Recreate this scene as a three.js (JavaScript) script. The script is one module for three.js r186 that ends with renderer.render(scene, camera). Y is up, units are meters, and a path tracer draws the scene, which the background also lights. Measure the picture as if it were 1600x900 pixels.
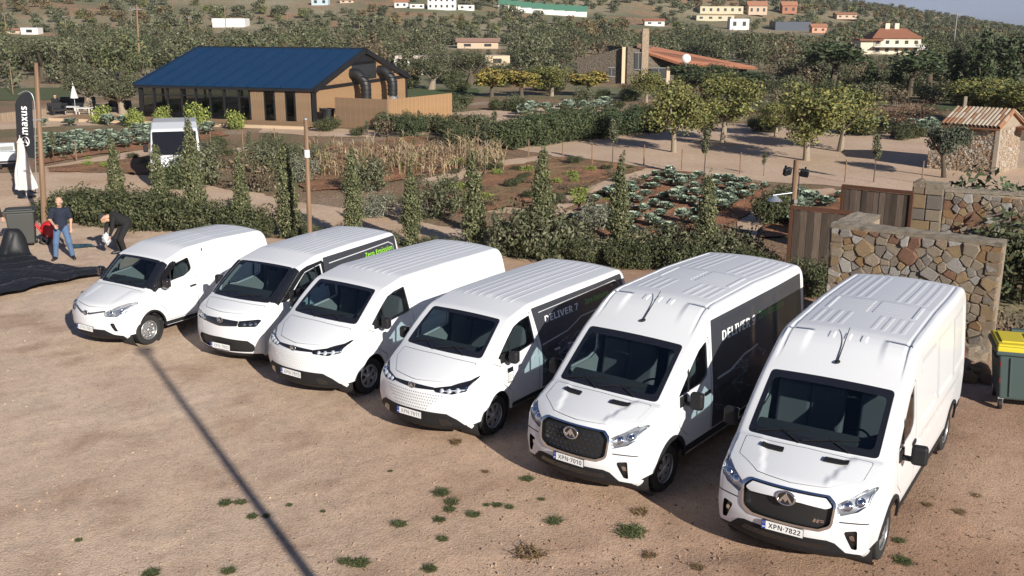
import * as THREE from 'three';
import { mergeGeometries, mergeVertices } from 'three/addons/utils/BufferGeometryUtils.js';
import { RoundedBoxGeometry } from 'three/addons/geometries/RoundedBoxGeometry.js';
import { MarchingCubes } from 'three/addons/objects/MarchingCubes.js';
import { ConvexGeometry } from 'three/addons/geometries/ConvexGeometry.js';
import { createNoise2D, createNoise3D } from 'simplex-noise';

// ---------------------------------------------------------------- camera, sky, sun, exposure
const scene = new THREE.Scene();
const CAM_H = 6.633, PITCH = 0.2581, FOC = 1603.7;           // metres, radians, pixels of a 1600 wide picture
const camera = new THREE.PerspectiveCamera(31.35, 16 / 9, 0.3, 6000);
camera.position.set(0, CAM_H, 0);
camera.rotation.order = 'YXZ';
camera.rotation.set(-PITCH, 0, 0.0021);
const SUN_AZ = -120 * Math.PI / 180, SUN_EL = 22 * Math.PI / 180;   // where shadows point on the ground, height of the sun
const sunDir = new THREE.Vector3(-Math.cos(SUN_AZ) * Math.cos(SUN_EL), Math.sin(SUN_EL), -Math.sin(SUN_AZ) * Math.cos(SUN_EL));
{ // clear sky: pale towards the horizon, deep blue overhead, a soft brightening round the sun
  const W = 512, H = 256, d = new Float32Array(W * H * 4), v = new THREE.Vector3();
  for (let y = 0; y < H; y++) for (let x = 0; x < W; x++) {
    const up = ((y + .5) / H - .5) * Math.PI, ro = ((x + .5) / W - .5) * 2 * Math.PI; v.set(Math.cos(ro) * Math.cos(up), Math.sin(up), Math.sin(ro) * Math.cos(up));
    const e = Math.pow(1 - Math.max(0, v.y), 3.2), g = Math.max(0, v.dot(sunDir)), k = .45 * Math.pow(g, 24) + .12 * Math.pow(g, 4), i = (y * W + x) * 4, low = v.y < 0 ? .75 : 1;
    d[i] = (.027 + .19 * e + .6 * k) * low; d[i + 1] = (.053 + .2 * e + .57 * k) * low; d[i + 2] = (.13 + .22 * e + .5 * k) * low; d[i + 3] = 1;
  }
  const t = new THREE.DataTexture(d, W, H, THREE.RGBAFormat, THREE.FloatType); t.mapping = THREE.EquirectangularReflectionMapping; t.magFilter = t.minFilter = THREE.LinearFilter; t.wrapS = THREE.RepeatWrapping; t.needsUpdate = true;
  scene.background = t; scene.environment = t;
}
const sun = new THREE.DirectionalLight(new THREE.Color().setRGB(1, 0.94, 0.845), 5);
sun.name = 'sun'; sun.target.position.set(0, 0, -25); sun.position.copy(sunDir).multiplyScalar(120).add(sun.target.position);
sun.castShadow = true; sun.shadow.mapSize.set(4096, 4096);
Object.assign(sun.shadow.camera, { left: -60, right: 60, top: 60, bottom: -60, near: 1, far: 400 });
scene.add(sun, sun.target);
scene.fog = new THREE.FogExp2(new THREE.Color().setRGB(.62, .68, .74), .00012);
const renderer = new THREE.WebGLRenderer({ antialias: true });
renderer.toneMapping = THREE.LinearToneMapping;
renderer.toneMappingExposure = 1.36;
renderer.shadowMap.enabled = true;

// ---------------------------------------------------------------- helpers
const V3 = (x, y, z) => new THREE.Vector3(x, y, z), V2 = (x, y) => new THREE.Vector2(x, y);
function rngOf(seed) { let a = seed >>> 0; return () => { a = (a + 0x6d2b79f5) | 0; let t = Math.imul(a ^ (a >>> 15), 1 | a); t = (t + Math.imul(t ^ (t >>> 7), 61 | t)) ^ t; return ((t ^ (t >>> 14)) >>> 0) / 4294967296; }; }
const n2 = createNoise2D(rngOf(11)), n3 = createNoise3D(rngOf(12));
const fbm = (x, y, o = 4) => { let s = 0, a = .5, f = 1; for (let i = 0; i < o; i++) { s += a * n2(x * f, y * f); a *= .5; f *= 2.03; } return s; };
const clamp = (x, a = 0, b = 1) => Math.min(b, Math.max(a, x)), lerp = (a, b, t) => a + (b - a) * t;
const sstep = (a, b, x) => { const t = clamp((x - a) / (b - a)); return t * t * (3 - 2 * t); };
// where the sight line through a pixel of the 1600 x 900 photograph meets the level y
function G(u, v, y = 0) {
  const cr = Math.cos(.0021), sr = Math.sin(.0021), a = (u - 800) * cr + (v - 450) * sr, b = -(u - 800) * sr + (v - 450) * cr, c = Math.cos(PITCH), s = Math.sin(PITCH);
  const dx = a / FOC, dy = -b / FOC * c - s, dz = -(c - b / FOC * s), t = (y - CAM_H) / dy;
  return V3(dx * t, y, dz * t);
}
// the height over the place (x, z) at which a thing reaches row v
function reach(x, z, v) { const c = Math.cos(PITCH), s = Math.sin(PITCH), k = (v - 450) / FOC, d = -z; return CAM_H + (-k * d * c - d * s) / (c - k * s); }
const counts = {};
function numbered(name) { const n = counts[name] = (counts[name] ?? -1) + 1; return n ? name + '_' + String(n).padStart(3, '0') : name; }
function tag(o, label, category, group) { if (label) o.userData.label = label; if (category) o.userData.category = category; if (group) o.userData.group = group; return o; }
function thing(name, label, category, pos = [0, 0, 0], turn = 0, group) {
  const o = new THREE.Group(); o.name = numbered(name); o.position.set(...pos); o.rotation.y = turn; scene.add(o);
  return tag(o, label, category, group);
}
function part(name, geo, mat, parent, label) {
  if (Array.isArray(geo)) geo = merge(geo);
  const m = new THREE.Mesh(geo, mat); m.name = parent === scene ? numbered(name) : name; m.castShadow = m.receiveShadow = true; parent.add(m);
  if (label) m.userData.label = label;
  return m;
}
function solo(name, geo, mat, label, category, group) { return tag(part(name, geo, mat, scene), label, category, group); }
function structure(name, geo, mat) { const m = part(name, geo, mat, scene); m.userData.kind = 'structure'; return m; }
function stuffed(m, label, category) { m.userData.kind = 'stuff'; return tag(m, label, category); }
function dup(root, pos, turn, label, scale) {
  const r = root.clone(); r.name = numbered(root.name.replace(/_\d{3}$/, '')); r.userData = { ...root.userData }; scene.add(r); r.position.set(...pos);
  if (turn !== undefined) r.rotation.y = turn;
  if (scale) r.scale.set(...(Array.isArray(scale) ? scale : [scale, scale, scale]));
  if (label) r.userData.label = label;
  return r;
}
function merge(list) {
  const all = list.map((g) => { let h = g.index ? g.toNonIndexed() : g; if (!h.attributes.uv) h.setAttribute('uv', new THREE.BufferAttribute(new Float32Array(h.attributes.position.count * 2), 2)); if (!h.attributes.normal) h.computeVertexNormals(); return h; });
  const col = all.some((g) => g.attributes.color);
  for (const g of all) {
    for (const k of Object.keys(g.attributes)) if (!['position', 'normal', 'uv', 'color'].includes(k)) g.deleteAttribute(k);
    if (col && !g.attributes.color) g.setAttribute('color', new THREE.BufferAttribute(new Float32Array(g.attributes.position.count * 3).fill(1), 3));
  }
  return mergeGeometries(all);
}
const bx = (w, h, d, x = 0, y = 0, z = 0, ry = 0, rx = 0, rz = 0) => { const g = new THREE.BoxGeometry(w, h, d); if (rx) g.rotateX(rx); if (rz) g.rotateZ(rz); if (ry) g.rotateY(ry); return g.translate(x, y, z); };
const rbx = (w, h, d, r, x = 0, y = 0, z = 0, ry = 0, rx = 0, rz = 0) => { const g = new RoundedBoxGeometry(w, h, d, 2, r); if (rx) g.rotateX(rx); if (rz) g.rotateZ(rz); if (ry) g.rotateY(ry); return g.translate(x, y, z); };
function rod(a, b, r0, r1 = r0, n = 8) {
  const d = b.clone().sub(a), g = new THREE.CylinderGeometry(r1, r0, d.length(), n);
  g.applyQuaternion(new THREE.Quaternion().setFromUnitVectors(V3(0, 1, 0), d.clone().normalize()));
  return g.translate((a.x + b.x) / 2, (a.y + b.y) / 2, (a.z + b.z) / 2);
}
const tube = (pts, r, seg = 24, n = 6) => new THREE.TubeGeometry(new THREE.CatmullRomCurve3(pts), seg, r, n);
function tint(g, f) { // vertex colours from f(x, y, z, i) -> [r, g, b]
  const p = g.attributes.position, c = new Float32Array(p.count * 3);
  for (let i = 0; i < p.count; i++) { const k = f(p.getX(i), p.getY(i), p.getZ(i), i); c[i * 3] = k[0]; c[i * 3 + 1] = k[1]; c[i * 3 + 2] = k[2]; }
  g.setAttribute('color', new THREE.BufferAttribute(c, 3)); return g;
}
const lin = (r, g, b) => new THREE.Color().setRGB(r, g, b);
function std(color, rough = .8, o = {}) { return new THREE.MeshStandardMaterial({ color: color.isColor ? color : new THREE.Color(color), roughness: rough, ...o }); }
function phys(color, rough = .5, o = {}) { return new THREE.MeshPhysicalMaterial({ color: color.isColor ? color : new THREE.Color(color), roughness: rough, ...o }); }
// a tiling noise texture: f(u, v, noise) gives [r, g, b] 0..255, noise is periodic
function tex(size, f, srgb = true) {
  const d = new Uint8Array(size * size * 4), TAU = Math.PI * 2;
  for (let y = 0; y < size; y++) for (let x = 0; x < size; x++) {
    const c = f(x / size, y / size), i = (y * size + x) * 4; d[i] = clamp(c[0], 0, 255); d[i + 1] = clamp(c[1], 0, 255); d[i + 2] = clamp(c[2], 0, 255); d[i + 3] = 255;
  }
  const t = new THREE.DataTexture(d, size, size); t.wrapS = t.wrapT = THREE.RepeatWrapping; t.magFilter = THREE.LinearFilter; t.minFilter = THREE.LinearMipmapLinearFilter; t.generateMipmaps = true;
  if (srgb) t.colorSpace = THREE.SRGBColorSpace; t.needsUpdate = true; return t;
}
// periodic value noise on a lattice
function lattice(n, seed) {
  const r = rngOf(seed), a = new Float32Array(n * n).map(() => r());
  return (u, v) => { let x = (u % 1 + 1) % 1 * n, y = (v % 1 + 1) % 1 * n; const i = Math.floor(x), j = Math.floor(y); x -= i; y -= j; x = x * x * (3 - 2 * x); y = y * y * (3 - 2 * y);
    const g = (p, q) => a[(q % n) * n + (p % n)]; return lerp(lerp(g(i, j), g(i + 1, j), x), lerp(g(i, j + 1), g(i + 1, j + 1), x), y); };
}
// ================================================================ terrain, yard, garden ground
function hill(x, z) {
  const d = -z; if (d < 150) return 0;
  const u = x / d, ridge = clamp(12.5 + (.33 - u) * 84, -6, 46), rise = Math.pow(sstep(170, 640, d), 1.15);
  let h = ridge * rise + fbm(x * .006, z * .006, 3) * 5 * sstep(220, 420, d) * sstep(.52, .3, u);
  if (d > 640) h -= (d - 640) * .035;
  return h;
}
function Gt(u, v) { // first place where the sight line through a pixel meets the terrain
  const a = G(u, v < 40 ? 200 : Math.max(v, 45)), c = Math.cos(PITCH), s = Math.sin(PITCH), b = (v - 450) / FOC, dx = (u - 800) / FOC, dy = -b * c - s, dz = -(c - b * s);
  for (let t = 30; t < 1500; t += 2) { const x = dx * t, y = CAM_H + dy * t, z = dz * t; if (y <= hill(x, z)) return V3(x, hill(x, z), z); }
  return null;
}
const lt = { a: lattice(8, 1), b: lattice(32, 2), c: lattice(128, 3), d: lattice(256, 4), e: lattice(512, 5) };
const gravelTex = tex(1024, (u, v) => { const k = .84 + .16 * (lt.b(u, v) - .5) + .14 * (lt.c(u, v) - .5) + .28 * (lt.d(u, v) - .5) + .4 * (lt.e(u, v) - .5), s = lt.d(u + .37, v + .11) > .88 ? .8 : 1, w = lt.e(u * .5 + .2, v * .5) > .95 ? 1.12 : 1, q = clamp(k * s * w, .2, 1); return [255 * Math.pow(q, .45), 255 * Math.pow(q * .99, .45), 255 * Math.pow(q * (.95 + .08 * lt.c(v, u)), .45)]; });
const gravelBump = tex(1024, (u, v) => { const k = 255 * (.35 * lt.c(u, v) + .35 * lt.d(u, v) + .3 * lt.e(u, v)); return [k, k, k]; }, false);
const soilTex = tex(512, (u, v) => { const q = clamp(.35 + .3 * lt.b(u, v) + .35 * lt.c(u, v) + .25 * (lt.d(u, v) - .5), .1, 1); return [255 * Math.sqrt(q), 255 * Math.sqrt(q), 255 * Math.sqrt(q)]; });
const soilBump = tex(512, (u, v) => { const k = 255 * (.5 * lt.b(u, v) + .3 * lt.c(u, v) + .2 * lt.d(u, v)); return [k, k, k]; }, false);
const rep = (t, n) => { const c = t.clone(); c.repeat.set(n, n); c.needsUpdate = true; return c; };
const GM = {
  gravel: std(lin(1, 1, 1), .97, { vertexColors: true, map: rep(gravelTex, .28), bumpMap: rep(gravelBump, .28), bumpScale: .009 }),
  soil: std(lin(1, 1, 1), 1, { vertexColors: true, map: rep(soilTex, .45), bumpMap: rep(soilBump, .45), bumpScale: .09 }),
  far: std(lin(1, 1, 1), 1, { vertexColors: true, map: rep(soilTex, .06) }),
};
const wobble = (pts, amp, step = .6, f = .5) => { const out = []; pts.forEach((p, i) => { const q = pts[(i + 1) % pts.length], L = Math.hypot(q[0] - p[0], q[1] - p[1]), n = Math.max(1, Math.round(L / step)); for (let k = 0; k < n; k++) { const x = lerp(p[0], q[0], k / n), z = lerp(p[1], q[1], k / n); out.push([x + fbm(x * f, z * f + 7, 3) * amp * 2, z + fbm(x * f + 31, z * f, 3) * amp * 2]); } }); return out; };
function sheet(name, pts, y, mat, col, cell = .8, amp = .2, rough = 0) {
  const g = patch(wobble(pts, amp), [], (x, z, o = 0) => V3(x, y + o + (rough ? rough * (fbm(x * 1.3, z * 1.3, 3) + .6) : 0), z), 0, cell, cell);
  return structure(name, tint(g, (x, yy, z) => col(x, z)), mat);
}
const mixc = (a, b, t) => [lerp(a[0], b[0], t), lerp(a[1], b[1], t), lerp(a[2], b[2], t)];
{
  // the terrain out to the horizon
  const zs = [], xs = []; for (let d = -120; d < 170; d += 10) zs.push(-d); for (let d = 170; d < 1000; d *= 1.022) zs.push(-d); for (let d = 1000; d < 5200; d *= 1.2) zs.push(-d);
  for (let k = -64; k <= 64; k++) xs.push(2.4 * Math.sinh(k * .108) * 1.0);
  const pos = [], idx = [], uv = [];
  for (const z of zs) for (const x of xs) { pos.push(x, hill(x, z) - .02, z); uv.push(x, z); }
  const nx = xs.length; for (let j = 0; j + 1 < zs.length; j++) for (let i = 0; i + 1 < nx; i++) { const a = j * nx + i; idx.push(a, a + 1, a + nx, a + 1, a + nx + 1, a + nx); }
  const g = new THREE.BufferGeometry(); g.setAttribute('position', new THREE.Float32BufferAttribute(pos, 3)); g.setAttribute('uv', new THREE.Float32BufferAttribute(uv, 2)); g.setIndex(idx); g.computeVertexNormals();
  tint(g, (x, y, z) => { const a = fbm(x * .011, z * .011, 4), b = fbm(x * .03 + 9, z * .03, 3); let c = mixc([.38, .31, .18], [.22, .225, .11], sstep(-.15, .25, a)); c = mixc(c, [.48, .27, .15], sstep(.12, .4, b)); return mixc(c, [.46, .40, .26], sstep(.25, .5, -a)); });
  structure('ground', g, GM.far);
}
const HA = G(40, 345), HB = G(1232, 437);                       // the line of the hedge behind the vans
const hedgeAt = (u, back = 0) => { const A = HA, B = HB, k = (u - 800) / FOC, c = Math.cos(PITCH), s = Math.sin(PITCH); // where the line of sight of column u crosses the hedge line
  let lo = -.4, hi = 1.4; const f = (t) => { const x = lerp(A.x, B.x, t), z = lerp(A.z, B.z, t), dep = -z * c + CAM_H * s; return x / dep - k; }; for (let i = 0; i < 40; i++) { const m = (lo + hi) / 2; f(m) < 0 ? lo = m : hi = m; }
  const n = V3(-(B.z - A.z), 0, B.x - A.x).normalize(); return V3(lerp(A.x, B.x, lo) - n.x * back * -1 * -1, 0, lerp(A.z, B.z, lo) - n.z * back); };
const rut = (x, z) => { let s = 0; for (const [cx, cz, R] of [[-22, 8, 19.2], [-22, 8, 20.8], [6, 14, 24.5], [6, 14, 26.0], [-30, -14, 19], [-30, -14, 20.5]]) s += Math.exp(-(((Math.hypot(x - cx, z - cz) + .3 * n2(x * .2, z * .2) - R) / .16) ** 2)) * (.5 + .5 * n2(x * .3 + cx, z * .3)); return clamp(s); };
const gravelCol = (x, z) => { const a = fbm(x * .13, z * .13, 4) + .22 * n2((x * .8 + z * .6) * .12, (z * .8 - x * .6) * 1.6), b = fbm(x * .5 + 5, z * .5, 3), side = sstep(-9, 4, x - z * .25 - 4 + 3 * a); let c = mixc([.71, .535, .39], [.57, .38, .255], side); c = mixc(c, [.37, .225, .145], clamp(.55 * sstep(.1, .45, b) + .75 * sstep(1, 6, x + 2 * a))); return mixc(c, [.77, .61, .46], .4 * sstep(.1, .5, -a) * (1 - side * .6)); };
const sheetPx = (name, px, y, mat, col, ...r) => sheet(name, px.map((p) => { const g = G(p[0], p[1]); return [g.x, g.z]; }), y, mat, col, ...r);
const soilCol = (r) => (x, z) => mixc(mixc([.44, .19, .09], [.54, .26, .14], clamp(.5 + fbm(x * .4, z * .4, 3))), [.34, .25, .12], clamp(r + fbm(x * .25 + 3, z * .25, 3) * .8));
const pathCol = (x, z) => mixc([.72, .54, .385], [.57, .38, .24], clamp(.4 + fbm(x * .3, z * .3, 4) * .9));
{
  const e = V3().subVectors(HB, HA).normalize();
  structure('garden_ground', tint(patch(wobble([[-60, -44], [HA.x, HA.z + 1], [HB.x, HB.z + 1], [14, -24], [40, -22], [60, -90], [-60, -90]], .3, 2), [], (x, z, o = 0) => V3(x, -.002 + o, z), 0, 1, 1), (x, y, z) => { const a = fbm(x * .12, z * .12, 4); return mixc(mixc([.42, .26, .15], [.28, .23, .11], sstep(-.2, .3, a)), [.58, .43, .31], sstep(.15, .45, fbm(x * .1 + 40, z * .1, 3))); }), GM.soil);
  const yard = [[HA.x - e.x * 45, HA.z - e.z * 45], [HA.x, HA.z - .2], [HB.x, HB.z - .2], [HB.x + 4, HB.z + 1.6], [11, -18.2], [26, -14], [40, 40], [-70, 40], [-70, -50]];
  structure('gravel_yard', tint(patch(wobble(yard, .12, 1.5), [], (x, z, o = 0) => V3(x, .004 + o + .007 * fbm(x * .7, z * .7, 3) + .007 * fbm(x * 2.1, z * 2.1, 2) - .022 * rut(x, z), z), 0, .3, .3), (x, y, z) => gravelCol(x, z)), GM.gravel);
  sheetPx('gravel_track', [[-140, 300], [0, 272], [120, 268], [230, 275], [330, 292], [480, 318], [640, 345], [760, 370], [880, 398], [820, 410], [700, 388], [560, 365], [400, 345], [300, 338], [180, 330], [60, 330], [-140, 340]], .02, GM.gravel, pathCol, .7, .25);
  sheetPx('sandy_court', [[800, 232], [860, 219], [930, 207], [1000, 200], [1120, 192], [1250, 197], [1420, 212], [1640, 222], [1700, 300], [1440, 300], [1330, 292], [1200, 284], [1100, 272], [1020, 262], [930, 250], [860, 244]], .012, GM.gravel, (x, z) => mixc([.70, .52, .37], [.58, .41, .28], clamp(.4 + fbm(x * .2, z * .2, 4) * .8)), .8, .3);
  sheetPx('garden_path', [[655, 282], [760, 254], [850, 243], [862, 248], [770, 266], [690, 290]], .015, GM.gravel, pathCol, .6, .1);
  sheetPx('garden_path', [[868, 312], [950, 280], [1005, 262], [1032, 266], [975, 289], [900, 318], [872, 330]], .015, GM.gravel, pathCol, .6, .1);
  sheetPx('garden_path', [[1150, 350], [1185, 322], [1225, 300], [1300, 294], [1310, 300], [1235, 318], [1200, 345], [1175, 372]], .015, GM.gravel, pathCol, .6, .1);
  sheetPx('garden_path', [[690, 178], [800, 168], [930, 162], [960, 168], [900, 184], [830, 200], [760, 212], [690, 208], [600, 214], [500, 214], [400, 206], [420, 196], [560, 203], [690, 193]], .015, GM.gravel, pathCol, .8, .3);
  sheetPx('garden_path', [[60, 262], [150, 246], [235, 232], [330, 236], [420, 226], [425, 230], [330, 244], [240, 242], [150, 256], [65, 272]], .015, GM.gravel, pathCol, .8, .15);
  sheetPx('garden_path', [[500, 330], [620, 318], [760, 322], [900, 330], [900, 338], [760, 334], [620, 330], [505, 342]], .015, GM.gravel, pathCol, .6, .2);
  sheetPx('soil_bed', [[60, 240], [150, 228], [260, 208], [330, 202], [360, 212], [250, 232], [140, 244], [62, 258]], .018, GM.soil, soilCol(0), .6, .2, .05);
  sheetPx('soil_bed', [[75, 262], [230, 246], [480, 232], [500, 250], [300, 262], [220, 272], [80, 270]], .018, GM.soil, soilCol(.25), .6, .2, .05);
  sheetPx('soil_bed', [[490, 232], [640, 214], [770, 224], [790, 240], [690, 270], [560, 296], [470, 300]], .018, GM.soil, soilCol(.1), .6, .2, .06);
  sheetPx('soil_bed', [[690, 300], [780, 262], [880, 246], [1010, 264], [930, 284], [840, 316], [740, 335], [690, 330]], .018, GM.soil, soilCol(.35), .6, .2, .06);
  sheetPx('soil_bed', [[876, 352], [905, 320], [985, 288], [1040, 266], [1205, 290], [1190, 318], [1140, 360], [1060, 385], [940, 385]], .018, GM.soil, soilCol(-.35), .6, .15, .07);
  sheetPx('soil_bed', [[1185, 372], [1210, 338], [1250, 312], [1320, 302], [1330, 330], [1300, 372]], .018, GM.soil, soilCol(-.35), .6, .15, .07);
  sheetPx('lawn', [[560, 142], [650, 139], [745, 138], [750, 150], [640, 154]], .02, std(lin(1, 1, 1), 1, { vertexColors: true, map: rep(soilTex, .5) }), (x, z) => mixc([.07, .12, .025], [.12, .15, .04], .5 + n2(x * 3, z * 3) * .5), 2, .2);
  sheetPx('lawn', [[-20, 138], [100, 137], [128, 146], [100, 156], [-20, 158]], .02, std(lin(1, 1, 1), 1, { vertexColors: true, map: rep(soilTex, .5) }), (x, z) => mixc([.08, .12, .03], [.15, .16, .06], .5 + n2(x * 3, z * 3) * .5), 2, .2);
  sheetPx('sandy_ground', [[-40, 182], [60, 172], [140, 176], [225, 172], [225, 195], [100, 198], [-40, 205]], .02, GM.gravel, pathCol, 1.5, .3);
  sheetPx('lawn', [[1440, 164], [1480, 160], [1640, 160], [1640, 170], [1460, 174]], .02, std(lin(1, 1, 1), 1, { vertexColors: true, map: rep(soilTex, .5) }), (x, z) => mixc([.06, .11, .025], [.11, .14, .04], .5 + n2(x * 3, z * 3) * .5), 2, .2);
  // small stones on the yard
  const r = rngOf(77), n = 7000, geo = new THREE.IcosahedronGeometry(1, 0), im = new THREE.InstancedMesh(geo, std(lin(1, 1, 1), .95), n), m = new THREE.Matrix4(), q = new THREE.Quaternion(), c = new THREE.Color();
  for (let i = 0; i < n; i++) { const p = G(-20 + 1640 * r(), 420 + 500 * Math.pow(r(), .75)), s = .006 + .02 * Math.pow(r(), 3.5); q.setFromEuler(new THREE.Euler(r() * 6, r() * 6, r() * 6)); m.compose(V3(p.x, .006, p.z), q, V3(s, s * .32, s * (.6 + r() * .6))); im.setMatrixAt(i, m); const g = gravelCol(p.x, p.z), k = .3 + r() * .35; im.setColorAt(i, c.setRGB(g[0] * k, g[1] * k, g[2] * k)); }
  im.name = 'pebbles'; im.castShadow = im.receiveShadow = true; scene.add(im); stuffed(im, 'small loose pebbles scattered over the gravel yard', 'pebbles');
}
// ================================================================ walls, gates, buildings
function woodTex(seed, base, dark) { const a = lattice(64, seed), b = lattice(8, seed + 1); return tex(256, (u, v) => { const g = a(u * 1, v * .06) * .55 + a(u * 3.0, v * .12) * .25 + b(u, v) * .35, q = clamp(g, 0, 1); return [lerp(dark[0], base[0], q), lerp(dark[1], base[1], q), lerp(dark[2], base[2], q)]; }); }
const BM = {
  mortar: std(lin(.52, .42, .31), 1, { map: rep(soilTex, 2), bumpMap: rep(soilBump, 2), bumpScale: .02 }),
  coping: std(lin(.52, .44, .34), 1, { map: rep(soilTex, 1.3), bumpMap: rep(soilBump, 1.3), bumpScale: .03 }),
  rust: std(lin(.15, .06, .03), .8, { map: rep(soilTex, 2) }), black: std(lin(.014, .014, .016), .5), grey: std(lin(.2, .2, .2), .7),
  oldwood: [0, 1, 2, 3].map((i) => std(lin(1, 1, 1), .9, { map: woodTex(40 + i * 3, [[120, 104, 90], [104, 92, 80], [134, 118, 104], [92, 80, 68]][i], [[66, 54, 46], [56, 47, 40], [76, 64, 54], [48, 40, 34]][i]) })),
  timber: std(lin(1, 1, 1), .85, { map: woodTex(70, [176, 142, 106], [128, 98, 68]) }), timberB: std(lin(1, 1, 1), .85, { map: woodTex(75, [150, 124, 98], [104, 84, 64]) }),
  pole: std(lin(1, 1, 1), .9, { map: woodTex(90, [150, 122, 98], [96, 76, 60]) }),
  blue: std(lin(.006, .038, .1), .5), glass: phys(lin(.5, .55, .55), .02, { transmission: 1, thickness: 0 }),
  cream: std(lin(.64, .58, .47), .9), white: std(lin(.66, .65, .63), .85), tile: std(lin(.38, .155, .085), .85, { map: rep(soilTex, .8) }), dark: std(lin(.03, .032, .035), .4), galv: std(lin(.55, .57, .6), .4, { metalness: .8 }),
};
const stoneMats = [[.56, .42, .29], [.5, .41, .32], [.56, .34, .17], [.42, .36, .31], [.46, .25, .16], [.76, .71, .65], [.62, .5, .37], [.52, .47, .42], [.62, .44, .25]].map((c, i) => std(lin(...c), .95, { map: rep(soilTex, 2.6 + i * .2), bumpMap: rep(soilBump, 4), bumpScale: .035 }));
function voronoi(w, h, size, r) { // irregular stones over a w x h face
  const pts = []; for (let i = 0; i < 6000 && pts.length < w * h / (size * size) * 1.9; i++) { const p = [r() * w, r() * h], m = size * (.5 + Math.pow(r(), 1.6) * 1.15); if (pts.every((q) => Math.hypot((q[0] - p[0]) * .85, (q[1] - p[1]) * 1.1) > (m + q[2]) * .5)) pts.push([...p, m]); }
  return pts.map((p) => {
    let poly = [[0, 0], [w, 0], [w, h], [0, h]];
    for (const q of pts) { if (q === p || Math.hypot(q[0] - p[0], q[1] - p[1]) > size * 4) continue; const k = .5 + clamp((p[2] - q[2]) / size * .16, -.16, .16), mx = lerp(p[0], q[0], k), my = lerp(p[1], q[1], k), nx = q[0] - p[0], ny = q[1] - p[1], out = [];
      for (let i = 0; i < poly.length; i++) { const a = poly[i], b = poly[(i + 1) % poly.length], da = (a[0] - mx) * nx + (a[1] - my) * ny, db = (b[0] - mx) * nx + (b[1] - my) * ny; if (da <= 0) out.push(a); if ((da < 0) !== (db < 0)) { const t = da / (da - db); out.push([lerp(a[0], b[0], t), lerp(a[1], b[1], t)]); } } poly = out; if (poly.length < 3) break; }
    return { c: p, poly };
  }).filter((s) => s.poly.length > 2);
}
function stoneGeo(s, r, gap, bulge) {
  const cx = s.poly.reduce((a, p) => a + p[0], 0) / s.poly.length, cy = s.poly.reduce((a, p) => a + p[1], 0) / s.poly.length, f = filletPoly(s.poly.map((p) => [p[0] - cx, p[1] - cy, .022]), true, 2), pts = [];
  const size = Math.max(...f.map((p) => Math.hypot(...p))), k0 = 1 - gap / size, k1 = k0 * (.72 + r() * .1), d = bulge * (.3 + r() * 1.25), tx = (r() - .5) * .7, ty = (r() - .5) * .7;
  for (const p of f) { const j = 1 + (r() - .5) * .24; const k2 = k1 * (.78 + r() * .4); pts.push(V3(p[0] * k0 * j, p[1] * k0 * j, -.03), V3(p[0] * k0 * j, p[1] * k0 * j, d * (.2 + r() * .5)), V3(p[0] * k2, p[1] * k2, d * (1 + tx * p[0] / size + ty * p[1] / size))); }
  const g = new ConvexGeometry(pts); const P = g.attributes.position, uv = new Float32Array(P.count * 2); for (let i = 0; i < P.count; i++) { uv[i * 2] = P.getX(i) + cx * 1.7 + P.getZ(i); uv[i * 2 + 1] = P.getY(i) + cy * 1.3; } g.setAttribute('uv', new THREE.BufferAttribute(uv, 2));
  return [g, cx, cy];
}
// stones on a face whose lower left corner (seen from outside) is `o`, running along `dir` (unit, horizontal)
function stoneFace(parent, o, dir, w, h, size, seed, opts = {}) {
  const r = rngOf(seed), ang = Math.atan2(-dir.z, dir.x), all = [];
  for (const s of voronoi(w, h, size, r)) {
    const [g, cx, cy] = stoneGeo(s, r, opts.gap ?? .009, opts.bulge ?? .036), mi = r() < .06 ? 5 : Math.floor(r() * 9) % 9;
    if (opts.joined) { g.rotateY(ang).translate(o.x + dir.x * cx, o.y + cy, o.z + dir.z * cx); all.push(tint(g, () => mixc(stoneMats[mi].color.toArray(), [.46, .37, .28], .5))); continue; }
    const m = part('stone', g, stoneMats[mi === 5 && r() < .5 ? 6 : mi], parent); m.position.set(o.x + dir.x * cx, o.y + cy, o.z + dir.z * cx); m.rotation.y = ang;
  }
  if (opts.joined) stuffed(part('stone_facing', all, std(lin(1, 1, 1), .95, { vertexColors: true, map: rep(soilTex, 1.3) }), parent));
}
function slabBox(a, b, thick, y0, y1) { // a vertical slab over the line a-b, `thick` to its left (seen from above, walking a to b the slab lies to the side away from the camera)
  const d = V3().subVectors(b, a), L = d.length(); d.normalize(); const n = V3(d.z, 0, -d.x), g = new THREE.BoxGeometry(L, y1 - y0, Math.abs(thick)); g.rotateY(Math.atan2(-d.z, d.x)); return g.translate((a.x + b.x) / 2 + n.x * thick / 2, (y0 + y1) / 2, (a.z + b.z) / 2 + n.z * thick / 2);
}
const flat = (p) => V3(p.x, 0, p.z);
function roughTop(a, b, thick, y, seed, h = .09) { // coping: a bumpy slab
  const g = new THREE.BoxGeometry(a.distanceTo(b), h, thick, 40, 2, 8), P = g.attributes.position, d = V3().subVectors(b, a).normalize(); for (let i = 0; i < P.count; i++) { const x = P.getX(i), z = P.getZ(i), n = n3(x * 4, P.getY(i) * 6, z * 4 + seed); P.setXYZ(i, x, P.getY(i) + n * .022, z + n * .02); } g.computeVertexNormals(); g.rotateY(Math.atan2(-d.z, d.x)); const nn = V3(d.z, 0, -d.x); return g.translate((a.x + b.x) / 2 + nn.x * thick / 2, y, (a.z + b.z) / 2 + nn.z * thick / 2);
}
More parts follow.
